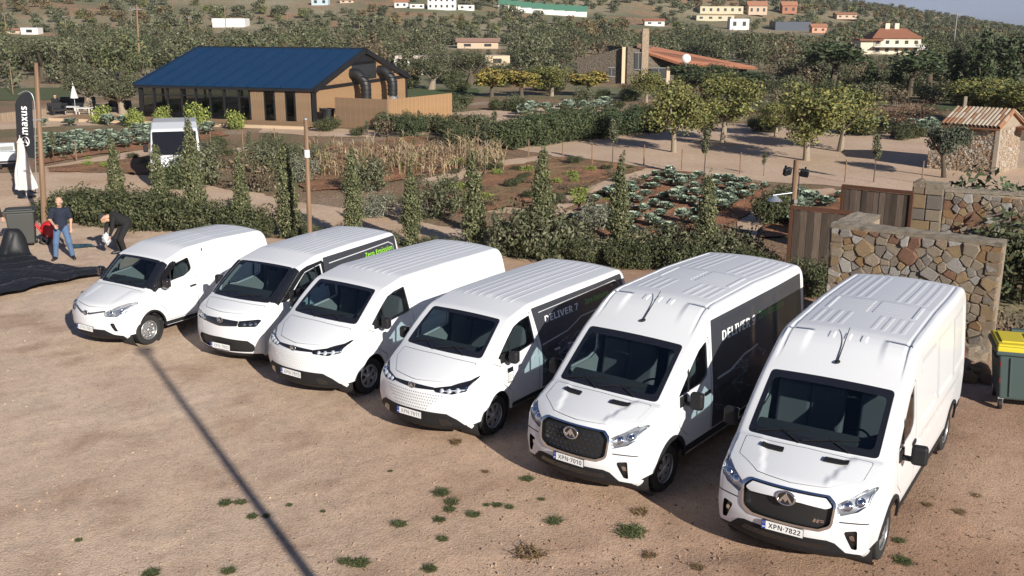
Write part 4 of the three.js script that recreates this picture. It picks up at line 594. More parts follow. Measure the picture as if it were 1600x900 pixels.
// ---------------------------------------------------------------- the four kinds of van
const tileDots = tex(128, (u, v) => { const a = Math.hypot((u * 4) % 1 - .5, (v * 4) % 1 - .5) < .2 ? 1 : 0, b = Math.hypot((u * 4 + .5) % 1 - .5, (v * 4 + .5) % 1 - .5) < .2 ? 1 : 0; const k = a || b ? 8 : 38; return [k, k, k]; });
const ribs = (list) => (x, m = .012) => { for (const [a, b] of list) { const e = sstep(a - m, a + m, x) * (1 - sstep(b - m, b + m, x)); if (e > 0) return e; } return 0; };
function bigVan(L) {
  const W = 2.062, end = L;
  const hoodRidge = (w, y, v) => w > .12 && w < .86 ? .022 * sstep(.12, .3, w) * (1 - sstep(.7, .86, w)) * sstep(.30 + .3 * w, .40 + .3 * w, Math.abs(v)) : 0;
  const strip = ribs([[-.72, -.66], [-.6, -.535], [-.44, -.375], [-.29, -.225], [.225, .29], [.375, .44], [.535, .6], [.66, .72]]);
  return {
    L, W, H: 2.535, belt: 1.0, tumble: .885, bow: .21, nose: .07, edge: .1, crown: .035, sill: .40, wr: .35, fo: 1.0, wb: L - 2.18, archR: .43, archTrim: .06, archBlack: true, tw: .23, wheel: 'alloy',
    prof: [[.2, .27], [.03, .36, .1], [0, .62, .4], [.05, 1.0, .3], [.16, 1.13, .22], [.82, 1.33, .1], [1.70, 2.0, .5], [2.36, 2.43, 1.0], [4, 2.49, 1], [end - .02, 2.46, .34], [end, 1.3, 1], [end - .04, .42]],
    gridS: .045, gridT: .022,
    relief: (w, y, v) => {
      if (y < 1.5) return hoodRidge(w, y, v);
      let r = 0; const cross = (a, b) => sstep(a - .02, a + .02, w) * (1 - sstep(b - .02, b + .02, w));
      if (w > 2.3 && w < end - .3) { r += .0045 * strip(v) * (cross(2.72, 3.35) + cross(4.2, end - .45)) + .009 * cross(3.45, 4.1) * (Math.abs(v) > .62 ? strip(v) : (Math.abs(v) > .04 && Math.abs(v) < .5 ? .5 + .5 * Math.sin(w * 60) : 0) * .5); r += .012 * cross(2.14, 2.42) * ribs([[-.28, -.2], [-.04, .04], [.2, .28]])(v); }
      if (w < 2.4) r += .02 * sstep(1.9, 2.3, w) * (1 - sstep(2.5, 2.7, w)) * sstep(.5, .62, Math.abs(v));
      r -= .012 * sstep(.845, .86, Math.abs(v)) * (1 - sstep(.89, .91, Math.abs(v))) * sstep(1.8, 2.2, w) * (1 - sstep(end - .5, end - .3, w));
      return r;
    },
    sideRelief: (w, y) => { let r = 0; const panel = (a, b, c, d) => sstep(a, a + .05, w) * (1 - sstep(b - .05, b, w)) * sstep(c, c + .05, y) * (1 - sstep(d - .05, d, y)); r -= .007 * (panel(2.55, 3.55, 1.3, 2.2) + panel(3.7, end - 1.4, 1.3, 2.2) + panel(end - 1.3, end - .3, 1.3, 2.2)); r -= .011 * panel(2.45, end - .15, .98, 1.16); return r; },
    door: [[1.58, .5, .04], [1.52, .7, .06], [1.22, .9, .12], [1.12, 1.18, .1], [1.04, 1.30, .02], [1.11, 1.385, .03], [1.82, 1.935, .12], [2.18, 2.06, .05], [2.26, 1.3], [2.27, .5, .04]],
    win: [[1.165, 1.36, .03], [1.88, 1.91, .1], [2.12, 2.0, .05], [2.15, 1.46, .1], [1.95, 1.385, .1]], winBar: [[1.5, 1.37], [1.545, 1.37], [1.545, 1.72], [1.5, 1.68]],
    handle: [[2.03, 1.16], [2.2, 1.17], [2.2, 1.22], [2.03, 1.21]],
    ws: [[.845, 1.34, -.86], [1.695, 1.995, -.87], [1.695, 1.995, .87], [.845, 1.34, .86]], frit: [[.94, 1.41, -.78], [1.60, 1.92, -.79], [1.60, 1.92, .79], [.94, 1.41, .78]],
    hood: [[.17, 1.13, -.48], [.14, 1.12, 0], [.17, 1.13, .48], [.36, 1.2, .83], [.76, 1.31, .84], [.79, 1.325, 0], [.76, 1.31, -.84], [.36, 1.2, -.83]],
    lamp: [[.04, 1.0, .62, .02], [.03, .86, .66], [.04, .93, .88], [.06, 1.04, 1.0], [.4, 1.215, 1.035, .02], [.25, 1.17, .94], [.115, 1.1, .8]],
    bulbs: [[.05, 1.0, .74, .055], [.08, 1.06, .88, .05]], drl: [[[.05, .97, .64], [.05, .95, .66], [.07, 1.03, 1.0], [.3, 1.18, 1.02], [.09, 1.06, .985], [.06, .99, .9]]],
    wiper: [.84, 1.34], mirror: [1.36, 1.25, 1.0], mirrorMat: VM.black, plate: [0, .6, 'XPN·7822', '#1d2024', -.02],
    cab: { dash: [[.9, 1.38, -.84], [1.16, 1.58, -.84], [1.16, 1.58, .84], [.9, 1.38, .84]], dashDrop: .2, dashY: 1.3, dashZ: 1.1, seats: [-.62, -.16, .52], seatY: .98, seatZ: 2.0, bulk: 2.55 },
    sideTrim: [{ name: 'fuel_flap', c: [[2.42, .98], [2.42, 1.15], [2.59, 1.15], [2.59, .98]], mat: VM.paint, h: .005 }, { name: 'sill_trim', c: [[1.5, .42], [L - 1.66, .42], [L - 1.66, .54], [1.5, .54]], mat: VM.black }, { name: 'sill_trim', c: [[L - .68, .44], [L - .2, .46], [L - .2, .58], [L - .68, .56]], mat: VM.black }],
    trim: [], open: [],
  };
}
const studs = (S, van, rows, cols) => { // chrome studs on the grille
  const g = []; for (let r = 0; r < rows; r++) for (let c = 0; c < cols; c++) { const v = lerp(-.52, .52, (c + (r % 2) * .5) / cols) + .02, y = lerp(.72, .99, r / (rows - 1)); if (Math.abs(v) < .14 && y > .82) continue; const p = van.van.M(van.van.sOf(.03, y), v, -.03); g.push(new THREE.OctahedronGeometry(.013).scale(1.3, .7, .6).translate(p.x, p.y, p.z)); } return merge(g);
};
function emblem(van, w, y, sc, parent) { // a ring with a three-pointed mark
  const p = van.van.M(van.van.sOf(w, y), 0, .012), g = new THREE.Group(); g.name = 'emblem'; g.position.copy(p); g.rotation.x = -.15; van.add(g);
  part('emblem_ring', new THREE.TorusGeometry(.085 * sc, .012 * sc, 8, 32).scale(1.25, .92, 1), VM.chrome, g);
  const sh = new THREE.Shape(); [[-.085, -.045], [0, .06], [.085, -.045], [.05, -.045], [.028, -.01], [0, -.045], [-.028, -.01], [-.05, -.045]].forEach((q, i) => i ? sh.lineTo(q[0] * sc, q[1] * sc) : sh.moveTo(q[0] * sc, q[1] * sc));
  part('emblem_mark', new THREE.ExtrudeGeometry(sh, { depth: .012, bevelEnabled: true, bevelSize: .002, bevelThickness: .003, bevelSegments: 1 }), VM.chrome, g);
  part('emblem_back', new THREE.CylinderGeometry(.08 * sc, .08 * sc, .008, 28).rotateX(Math.PI / 2).scale(1.25, .92, 1), VM.gloss, g);
}
const grilleC = [[.05, .985, -.6, .06], [.085, 1.06, -.5, .05], [.085, 1.06, .5, .05], [.05, .985, .6, .06], [.01, .74, .58, .08], [.005, .68, .44, .06], [.005, .68, -.44, .06], [.01, .74, -.58, .08]];
const grow = (c, k) => c.map((p) => [p[0], p[1] + (p[1] > .87 ? k : -k), p[2] + Math.sign(p[2]) * k, (p[3] ?? .03) + k * .6]);
function finishBig(van, S) {
  const { M, sOf, q } = van.van;
  for (const v of [-.42, .42]) part('bonnet_vent', emboss(q([[.60, 1.26, v - .155], [.68, 1.285, v - .15], [.68, 1.285, v + .15], [.60, 1.26, v + .155]], .012), M, .012, .03, .1, .05), VM.black, van);
  emblem(van, .05, .965, 1.05);
  const a = M(sOf(1.92, 2.15), 0, 0), an = new THREE.Group(); an.name = 'antenna'; van.add(an);
  part('antenna_base', new THREE.SphereGeometry(.035, 12, 8).scale(1, .7, 1.6).translate(a.x, a.y + .012, a.z), VM.black, an);
  const tip = V3(a.x, a.y + .36, a.z - .5); part('antenna_whip', rod(V3(a.x, a.y + .02, a.z), tip, .009, .005, 6), VM.black, an);
}
const bigFront = (fancy) => ({
  open: [{ name: 'bumper_seam', c: [[.02, .785, .68, .004], [.02, .8, .68, .004], [.02, .8, 1.03, .004], [.02, .785, 1.03, .004]], depth: .015, mat: VM.black, mirror: true }, { name: 'grille', c: grilleC, depth: .045, mat: std(lin(1, 1, 1), .5, { map: (() => { const t = tileDots.clone(); t.repeat.set(9, 9); t.needsUpdate = true; return t; })() }) }, { name: 'fog_lamp_pocket', c: [[.03, .68, .74], [.04, .7, .9], [.03, .44, .93], [.02, .46, .86]], depth: .05, mat: VM.gloss, mirror: true }],
  trim: [
    { name: 'grille_surround', c: grow(grilleC, .028), hole: [grilleC], mat: VM.chrome, h: .016 },
    ...(fancy ? [{ name: 'grille_bar', c: [[.05, .96, -.585, .03], [.075, 1.045, -.49, .03], [.075, 1.045, .49, .03], [.05, .96, .585, .03], [.04, .93, .5, .02], [.045, .95, .2, .05], [.045, .95, -.2, .05], [.04, .93, -.5, .02]], mat: VM.paint, from: -.045, h: .006 }] : []),
    { name: 'bumper_lip', c: [[.2, .28, -.98], [.03, .37, -.98], [.02, .4, -.8], [.01, .52, -.66], [.01, .545, -.56], [.01, .545, .56], [.01, .52, .66], [.02, .4, .8], [.03, .37, .98], [.2, .28, .98]], mat: VM.black, h: .008, r: .03 },
    { name: 'bumper_slot', c: [[.01, .42, -.62], [.01, .49, -.55], [.01, .49, .55], [.01, .42, .62]], mat: VM.gloss, from: .004, h: .012 },
    { name: 'fog_lamp', c: [[.03, .62, .80], [.03, .62, .86], [.03, .55, .885], [.03, .56, .83]], mat: VM.chrome, from: -.05, h: -.035, mirror: true },
  ],
});
function midVan(L) {
  return {
    L, W: 2.03, H: 1.985, belt: .95, tumble: .83, bow: .27, bowLen: 1.5, nose: .07, noseLen: 1.3, edge: .075, crown: .03, sill: .34, wr: .335, fo: .95, wb: L - 1.95, archR: .41, archTrim: .02, tw: .22, wheel: 'alloy', rimMat: VM.silver,
    prof: [[.16, .25], [.02, .34, .1], [-.02, .58, .4], [.02, .86, .3], [.12, 1.0, .2], [.70, 1.285, .12], [1.50, 1.83, .4], [2.1, 1.95, .9], [3.4, 1.965, 1], [L - .1, 1.945, .3], [L, 1.1, .8], [L - .04, .4]],
    gridS: .05, gridT: .024,
    relief: (w, y, v) => { if (w > 2.0 && w < L - .3) { const e = sstep(1.9, 2.1, w) * (1 - sstep(L - .5, L - .35, w)); return .0055 * e * ribs([[-.62, -.57], [-.43, -.38], [-.24, -.19], [-.06, -.01], [.01, .06], [.19, .24], [.38, .43], [.57, .62]])(v, .016); } return 0; },
    sideRelief: (w, y) => { const k = sstep(2.3, 2.5, w) * (1 - sstep(L - .4, L - .2, w)); return -.012 * k * (Math.exp(-(((y - 1.02) / .03) ** 2))) - .01 * k * sstep(1.36, 1.4, y) * (1 - sstep(1.72, 1.76, y)); },
    door: [[1.42, .42, .04], [1.36, .66, .05], [1.1, .82, .1], [1.04, 1.13, .05], [.8, 1.222, .01], [.86, 1.275, .02], [1.52, 1.715, .1], [1.72, 1.79, .06], [2.06, 1.83, .05], [2.17, 1.2], [2.2, .42, .05]],
    win: [[.935, 1.27, .03], [1.55, 1.69, .08], [1.74, 1.745, .05], [2.03, 1.78, .04], [2.1, 1.3, .04], [1.5, 1.235, .08]], winBar: [[1.34, 1.25], [1.385, 1.25], [1.385, 1.565], [1.34, 1.53]],
    handle: [[2.0, 1.03], [2.15, 1.035], [2.15, 1.075], [2.0, 1.07]], handleMat: VM.paint,
    ws: [[.73, 1.305, -.845], [1.46, 1.80, -.83], [1.46, 1.80, .83], [.73, 1.305, .845]], frit: [[.84, 1.38, -.765], [1.40, 1.76, -.765], [1.40, 1.76, .765], [.84, 1.38, .765]],
    hood: [[.15, 1.01, -.55], [.11, .995, 0], [.15, 1.01, .55], [.4, 1.13, .83], [.63, 1.245, .83], [.66, 1.265, 0], [.63, 1.245, -.83], [.4, 1.13, -.83]],
    lamp: [[.06, .935, .40, .01], [.04, .875, .48], [.045, .865, .76, .06], [.08, .92, .96], [.44, 1.15, 1.02, .02], [.25, 1.075, .93, .1], [.115, .985, .7, .1]],
    bulbs: [[.06, .91, .56, .03, 1], [.06, .915, .68, .034, 1], [.075, .935, .81, .036, 1], [.1, .975, .92, .03]], lampDark: true, drl: [[[.055, .905, .55], [.05, .9, .55], [.085, .955, .95], [.35, 1.11, 1.0], [.095, .965, .94]]],
    wiper: [.725, 1.30], mirror: [1.18, 1.235, .8], mirrorMat: VM.black, plate: [-.01, .5, 'XPN·7815', '#8b8e93', -.02],
    cab: { dash: [[.78, 1.34, -.83], [1.02, 1.5, -.83], [1.02, 1.5, .83], [.78, 1.34, .83]], dashDrop: .17, dashY: 1.16, dashZ: 1.0, seats: [-.6, -.14, .5], seatY: .78, seatZ: 1.92, bulk: 2.42 },
    open: [], trim: [
      { name: 'grille_strip', c: [[.05, .905, -.45], [.07, .945, -.43], [.075, .955, 0], [.07, .945, .43], [.05, .905, .45], [.04, .885, 0]], mat: VM.gloss, h: .005, r: .01 },
      { name: 'bumper', c: [[.16, .26, -1.0], [.02, .36, -1.0], [-.01, .47, -.86], [-.015, .56, -.70], [-.015, .575, 0], [-.015, .56, .70], [-.01, .47, .86], [.02, .36, 1.0], [.16, .26, 1.0]], mat: VM.black, h: .008 },
      { name: 'bumper_vent', c: [[.01, .36, .60], [-.01, .48, .56], [-.01, .48, .68], [.0, .4, .78], [.01, .36, .80]], mat: VM.gloss, from: .006, h: .016, mirror: true },
    ],
    sideTrim: [{ name: 'fuel_flap', c: [[2.36, .98], [2.36, 1.15], [2.53, 1.15], [2.53, .98]], mat: VM.paint, h: .005 }, { name: 'sill_trim', c: [[1.4, .35], [L - 1.46, .35], [L - 1.46, .42], [1.4, .42]], mat: VM.black }],
  };
}
const slots = (van, rows, cols, wide) => { const out = []; for (let r = 0; r < rows; r++) for (let c = 0; c < cols; c++) { const v = (c - (cols - 1) / 2) * (wide / cols) + (r % 2) * wide / cols / 2, y = .845 - r * .047 - .03 * (v / wide) ** 2; if (Math.abs(v) > wide / 2 * (1 - r * .09)) continue; const { M, sOf } = van.van, p = M(sOf(0, y), v, .001); const a = M(sOf(0, y), v + .02, .001); out.push(bx(.019, .019, .006, p.x, p.y, p.z, -Math.atan2(a.z - p.z, a.x - p.x))); } return merge(out); };
function cabVan(L) { // the short-nosed one
  return {
    L, W: 1.875, H: 1.965, belt: .95, tumble: .84, bow: .22, bowLen: 1.4, nose: .06, noseLen: 1.1, edge: .075, crown: .03, sill: .3, wr: .325, fo: .82, wb: L - 1.85, archR: .395, archTrim: .02, tw: .21, wheel: 'steel',
    prof: [[.12, .22], [.01, .30, .1], [-.03, .55, .4], [0, .85, .3], [.08, 1.05, .2], [.44, 1.20, .1], [1.38, 1.77, .5], [2.0, 1.91, .8], [3.2, 1.94, 1], [L - .1, 1.925, .3], [L, 1.1, .8], [L - .04, .4]],
    gridS: .05, gridT: .024,
    relief: (w, y, v) => { if (w > 1.9 && w < L - .3) { const e = sstep(1.9, 2.05, w) * (1 - sstep(L - .45, L - .3, w)); return .005 * e * ribs([[-.57, -.52], [-.4, -.35], [-.23, -.18], [-.07, -.02], [.1, .15], [.27, .32], [.44, .49], [.58, .62]])(v, .016); } return 0; },
    door: [[1.27, .4, .04], [1.22, .62, .05], [1.06, .8, .1], [.97, 1.1, .05], [.9, 1.22, .02], [.95, 1.335, .03], [1.52, 1.685, .1], [2.06, 1.76, .06], [2.12, 1.2], [2.14, .4, .05]],
    win: [[1.02, 1.285, .03], [1.54, 1.64, .08], [2.02, 1.71, .05], [2.05, 1.31, .04], [1.4, 1.25, .08]], winBar: [[1.86, 1.265], [1.9, 1.265], [1.87, 1.695], [1.83, 1.69]],
    handle: [[1.92, 1.03], [2.08, 1.035], [2.08, 1.075], [1.92, 1.07]], handleMat: VM.paint,
    ws: [[.46, 1.215, -.80], [1.37, 1.755, -.795], [1.37, 1.755, .795], [.46, 1.215, .80]], frit: [[.58, 1.29, -.73], [1.32, 1.72, -.735], [1.32, 1.72, .735], [.58, 1.29, .73]],
    hood: [[.1, 1.055, -.6], [.075, 1.045, 0], [.1, 1.055, .6], [.3, 1.13, .8], [.38, 1.165, .78], [.4, 1.18, 0], [.38, 1.165, -.78], [.3, 1.13, -.8]],
    lamp: [[.0, .86, .44, .01], [.0, .82, .46], [.01, .84, .82, .06], [.05, .97, .9, .03], [.05, .985, .84], [.03, .93, .46, .01]],
    bulbs: [[.015, .87, .56, .03], [.02, .885, .68, .034], [.025, .9, .78, .03]], lampDark: true, drl: [],
    wiper: [.455, 1.21], mirror: [1.08, 1.27, .8], mirrorMat: VM.black, plate: [-.03, .40, 'XPN·7803', '#9a9da2', -.03],
    cab: { dash: [[.5, 1.24, -.79], [.86, 1.46, -.79], [.86, 1.46, .79], [.5, 1.24, .79]], dashDrop: .15, dashY: 1.1, dashZ: .8, seats: [-.45, .45], seatY: .76, seatZ: 1.9, bulk: 2.45 },
    open: [{ name: 'lower_grille', c: [[-.02, .56, -.66, .06], [-.02, .585, 0, .3], [-.02, .56, .66, .06], [-.02, .46, .80, .08], [-.01, .33, .76, .08], [0, .315, 0, .3], [-.01, .33, -.76, .08], [-.02, .46, -.80, .08]], depth: .035, mat: std(lin(1, 1, 1), .6, { map: (() => { const t = tileDots.clone(); t.repeat.set(11, 11); t.needsUpdate = true; return t; })() }) }],
    trim: [{ name: 'grille_strip', c: [[.0, .83, -.43], [.025, .93, -.45], [.03, .945, 0], [.025, .93, .45], [.0, .83, .43], [-.005, .8, 0]], mat: VM.gloss, h: .006, r: .02 },
      { name: 'pillar_trim', c: [[.48, 1.225, .803], [1.36, 1.75, .798], [1.36, 1.75, .979], [.48, 1.225, .979]], mat: VM.gloss, h: .005, mirror: true },
      { name: 'bumper_lip', c: [[.12, .23, -.9], [.02, .29, -.9], [.005, .305, 0], [.02, .29, .9], [.12, .23, .9]], mat: VM.black, h: .006 }],
    sideTrim: [{ name: 'sill_trim', c: [[1.25, .31], [L - 1.45, .31], [L - 1.45, .38], [1.25, .38]], mat: VM.black },
      { name: 'pillar_trim', c: [[.605, 1.205, .003], [.775, 1.31, .003], [1.105, 1.51, .003], [1.43, 1.708, .003], [1.62, 1.755, .01], [2.1, 1.785, .01], [2.1, 1.73, .005], [1.54, 1.655, .01], [1.055, 1.345, .003], [.985, 1.245, .003], [.8, 1.205, .003]], mat: VM.gloss, h: .006 }, { name: 'pillar_trim', c: [[2.07, 1.25, .01], [2.16, 1.25, .01], [2.13, 1.76, .01], [2.05, 1.735, .01]], mat: VM.gloss, h: .006 }],
  };
}
function smallVan(L) {
  return {
    L, W: 1.78, H: 1.9, belt: .9, tumble: .81, bow: .24, bowLen: 1.3, nose: .09, noseLen: 1.1, edge: .075, crown: .03, sill: .31, wr: .315, fo: .85, wb: L - 1.72, archR: .395, archTrim: .035, archBlack: true, tw: .2, wheel: 'steel',
    prof: [[.14, .24], [.02, .33, .1], [-.02, .5, .3], [.0, .72, .3], [.12, .9, .25], [.90, 1.135, .14], [1.47, 1.655, .4], [2.05, 1.83, .9], [3.0, 1.87, 1], [L - .1, 1.83, .32], [L, 1.1, .8], [L - .04, .4]],
    gridS: .05, gridT: .024,
    relief: (w, y, v) => { if (w > 2.0 && w < L - .3) { const e = sstep(2, 2.15, w) * (1 - sstep(L - .45, L - .3, w)); return .005 * e * ribs([[-.5, -.46], [-.3, -.26], [-.1, -.06], [.06, .1], [.26, .3], [.46, .5]])(v, .014); } if (y < 1.13 && w > .15) return .012 * sstep(.42, .56, Math.abs(v)) * sstep(.15, .35, w) * (1 - sstep(.7, .85, w)); return 0; },
    sideRelief: (w, y) => .014 * Math.exp(-(((w - .85) / .5) ** 2)) * Math.exp(-(((y - .72) / .12) ** 2)),
    door: [[1.34, .42, .04], [1.3, .62, .05], [1.14, .82, .1], [1.1, 1.04, .04], [1.12, 1.13, .03], [1.2, 1.23, .03], [1.68, 1.61, .08], [2.1, 1.69, .05], [2.16, 1.2], [2.16, .42, .05]],
    win: [[1.22, 1.205, .03], [1.70, 1.57, .07], [2.05, 1.635, .05], [2.09, 1.36, .1], [1.86, 1.265, .1]], winBar: [[1.47, 1.225], [1.51, 1.23], [1.54, 1.46], [1.5, 1.43]],
    handle: [[1.96, 1.0], [2.12, 1.01], [2.12, 1.045], [1.96, 1.035]],
    ws: [[.92, 1.145, -.735], [1.465, 1.64, -.73], [1.465, 1.64, .73], [.92, 1.145, .735]], frit: [[.98, 1.2, -.665], [1.42, 1.6, -.665], [1.42, 1.6, .665], [.98, 1.2, .665]],
    hood: [[.12, .885, -.5], [.09, .87, 0], [.12, .885, .5], [.4, .99, .73], [.83, 1.12, .71], [.865, 1.13, 0], [.83, 1.12, -.71], [.4, .99, -.73]],
    lamp: [[.05, .80, .48, .02], [.02, .72, .52], [.03, .72, .78, .06], [.1, .84, .92], [.5, 1.015, .92, .02], [.3, .965, .8, .08], [.1, .86, .62, .06]],
    bulbs: [[.06, .8, .62, .05], [.09, .845, .8, .045]], drl: [[[.12, .87, .9], [.3, .96, .9], [.3, .95, .92], [.12, .86, .92]]],
    wiper: [.92, 1.14], mirror: [1.22, 1.19, .8], mirrorMat: VM.gloss, plate: [-.015, .47, 'XPN·7801', '#a9acb0', -.02],
    cab: { dash: [[.97, 1.17, -.72], [1.14, 1.34, -.72], [1.14, 1.34, .72], [.97, 1.17, .72]], dashDrop: .15, dashY: 1.08, dashZ: 1.12, seats: [-.42, .42], seatY: .72, seatZ: 1.95, bulk: 2.45 },
    open: [{ name: 'fog_lamp_pocket', c: [[.0, .6, .64], [0, .61, .73], [.02, .44, .81], [.02, .44, .74]], depth: .04, mat: VM.gloss, mirror: true }],
    trim: [{ name: 'grille_strip', c: [[.06, .8, -.5], [.075, .835, -.5], [.035, .765, -.14], [.035, .765, .14], [.075, .835, .5], [.06, .8, .5], [.02, .735, .14], [.02, .735, -.14]], mat: VM.steel, h: .006, r: .01 },
      { name: 'pillar_trim', c: [[.94, 1.155, .738], [1.455, 1.63, .733], [1.455, 1.63, .931], [.94, 1.155, .931]], mat: VM.gloss, h: .005, mirror: true },
      { name: 'bumper', c: [[.14, .25, -.86], [.03, .33, -.86], [0, .36, -.7], [-.02, .46, -.52], [-.02, .47, 0], [-.02, .46, .52], [0, .36, .7], [.03, .33, .86], [.14, .25, .86]], mat: VM.black, h: .008 }],
    sideTrim: [{ name: 'sill_trim', c: [[1.28, .32], [L - 1.32, .32], [L - 1.32, .40], [1.28, .40]], mat: VM.black }, { name: 'pillar_trim', c: [[.965, 1.105, .003], [1.05, 1.172, .003], [1.185, 1.3, .003], [1.39, 1.48, .003], [1.545, 1.602, .003], [1.64, 1.625, .01], [1.72, 1.59, .01], [1.70, 1.572, .003], [1.262, 1.24, .003], [1.2, 1.185, .003], [1.05, 1.09, .003]], mat: VM.gloss, h: .006 }],
  };
}
function wrap(van, c, box, draw) { // printed film on the left side of a van
  const { side, sq } = van.van, [w0, w1, y0, y1] = box;
  const map = canvasTex(1536, 512, (x, W, H) => {
    x.fillStyle = '#3a3c42'; x.fillRect(0, 0, W, H); const X = (w) => (w - w0) / (w1 - w0) * W, Y = (y) => (1 - (y - y0) / (y1 - y0)) * H, k = H / (y1 - y0);
    const r = rngOf(5), pts = Array.from({ length: 60 }, () => [lerp(w0, w1, r()), lerp(y0, y0 + (y1 - y0) * .52, Math.pow(r(), .8))]);
    x.strokeStyle = 'rgba(150,170,180,.55)'; x.lineWidth = 1.6; for (const a of pts) for (const b of pts) if (a !== b && Math.hypot(a[0] - b[0], (a[1] - b[1]) * 1.6) < .42) { x.beginPath(); x.moveTo(X(a[0]), Y(a[1])); x.lineTo(X(b[0]), Y(b[1])); x.stroke(); }
    x.fillStyle = '#aebcc2'; for (const a of pts) { x.beginPath(); x.arc(X(a[0]), Y(a[1]), 3.2, 0, 7); x.fill(); }
    draw(x, X, Y, k);
  });
  const g = patch(sq(c, .03), [], side(1), .0035, .12, .07, (w, y) => [(w - w0) / (w1 - w0), (y - y0) / (y1 - y0)]);
  part('wrap_graphic', g, phys(lin(1, 1, 1), .35, { map, clearcoat: .6, clearcoatRoughness: .1 }), van);
}
function wordmark(x, X, Y, k, text, w, y, h, width, color, font = 'bold') { x.fillStyle = color; x.font = font + ' ' + Math.round(h * k * 1.35) + 'px sans-serif'; x.textAlign = 'left'; x.save(); x.translate(X(w), Y(y)); const m = x.measureText(text).width; x.scale((X(w + width) - X(w)) / m, 1); x.fillText(text, 0, 0); x.restore(); }
function line(x, X, Y, pts, width, color) { x.strokeStyle = color; x.lineWidth = width; x.lineJoin = 'round'; x.beginPath(); pts.forEach((p, i) => i ? x.lineTo(X(p[0]), Y(p[1])) : x.moveTo(X(p[0]), Y(p[1]))); x.stroke(); }

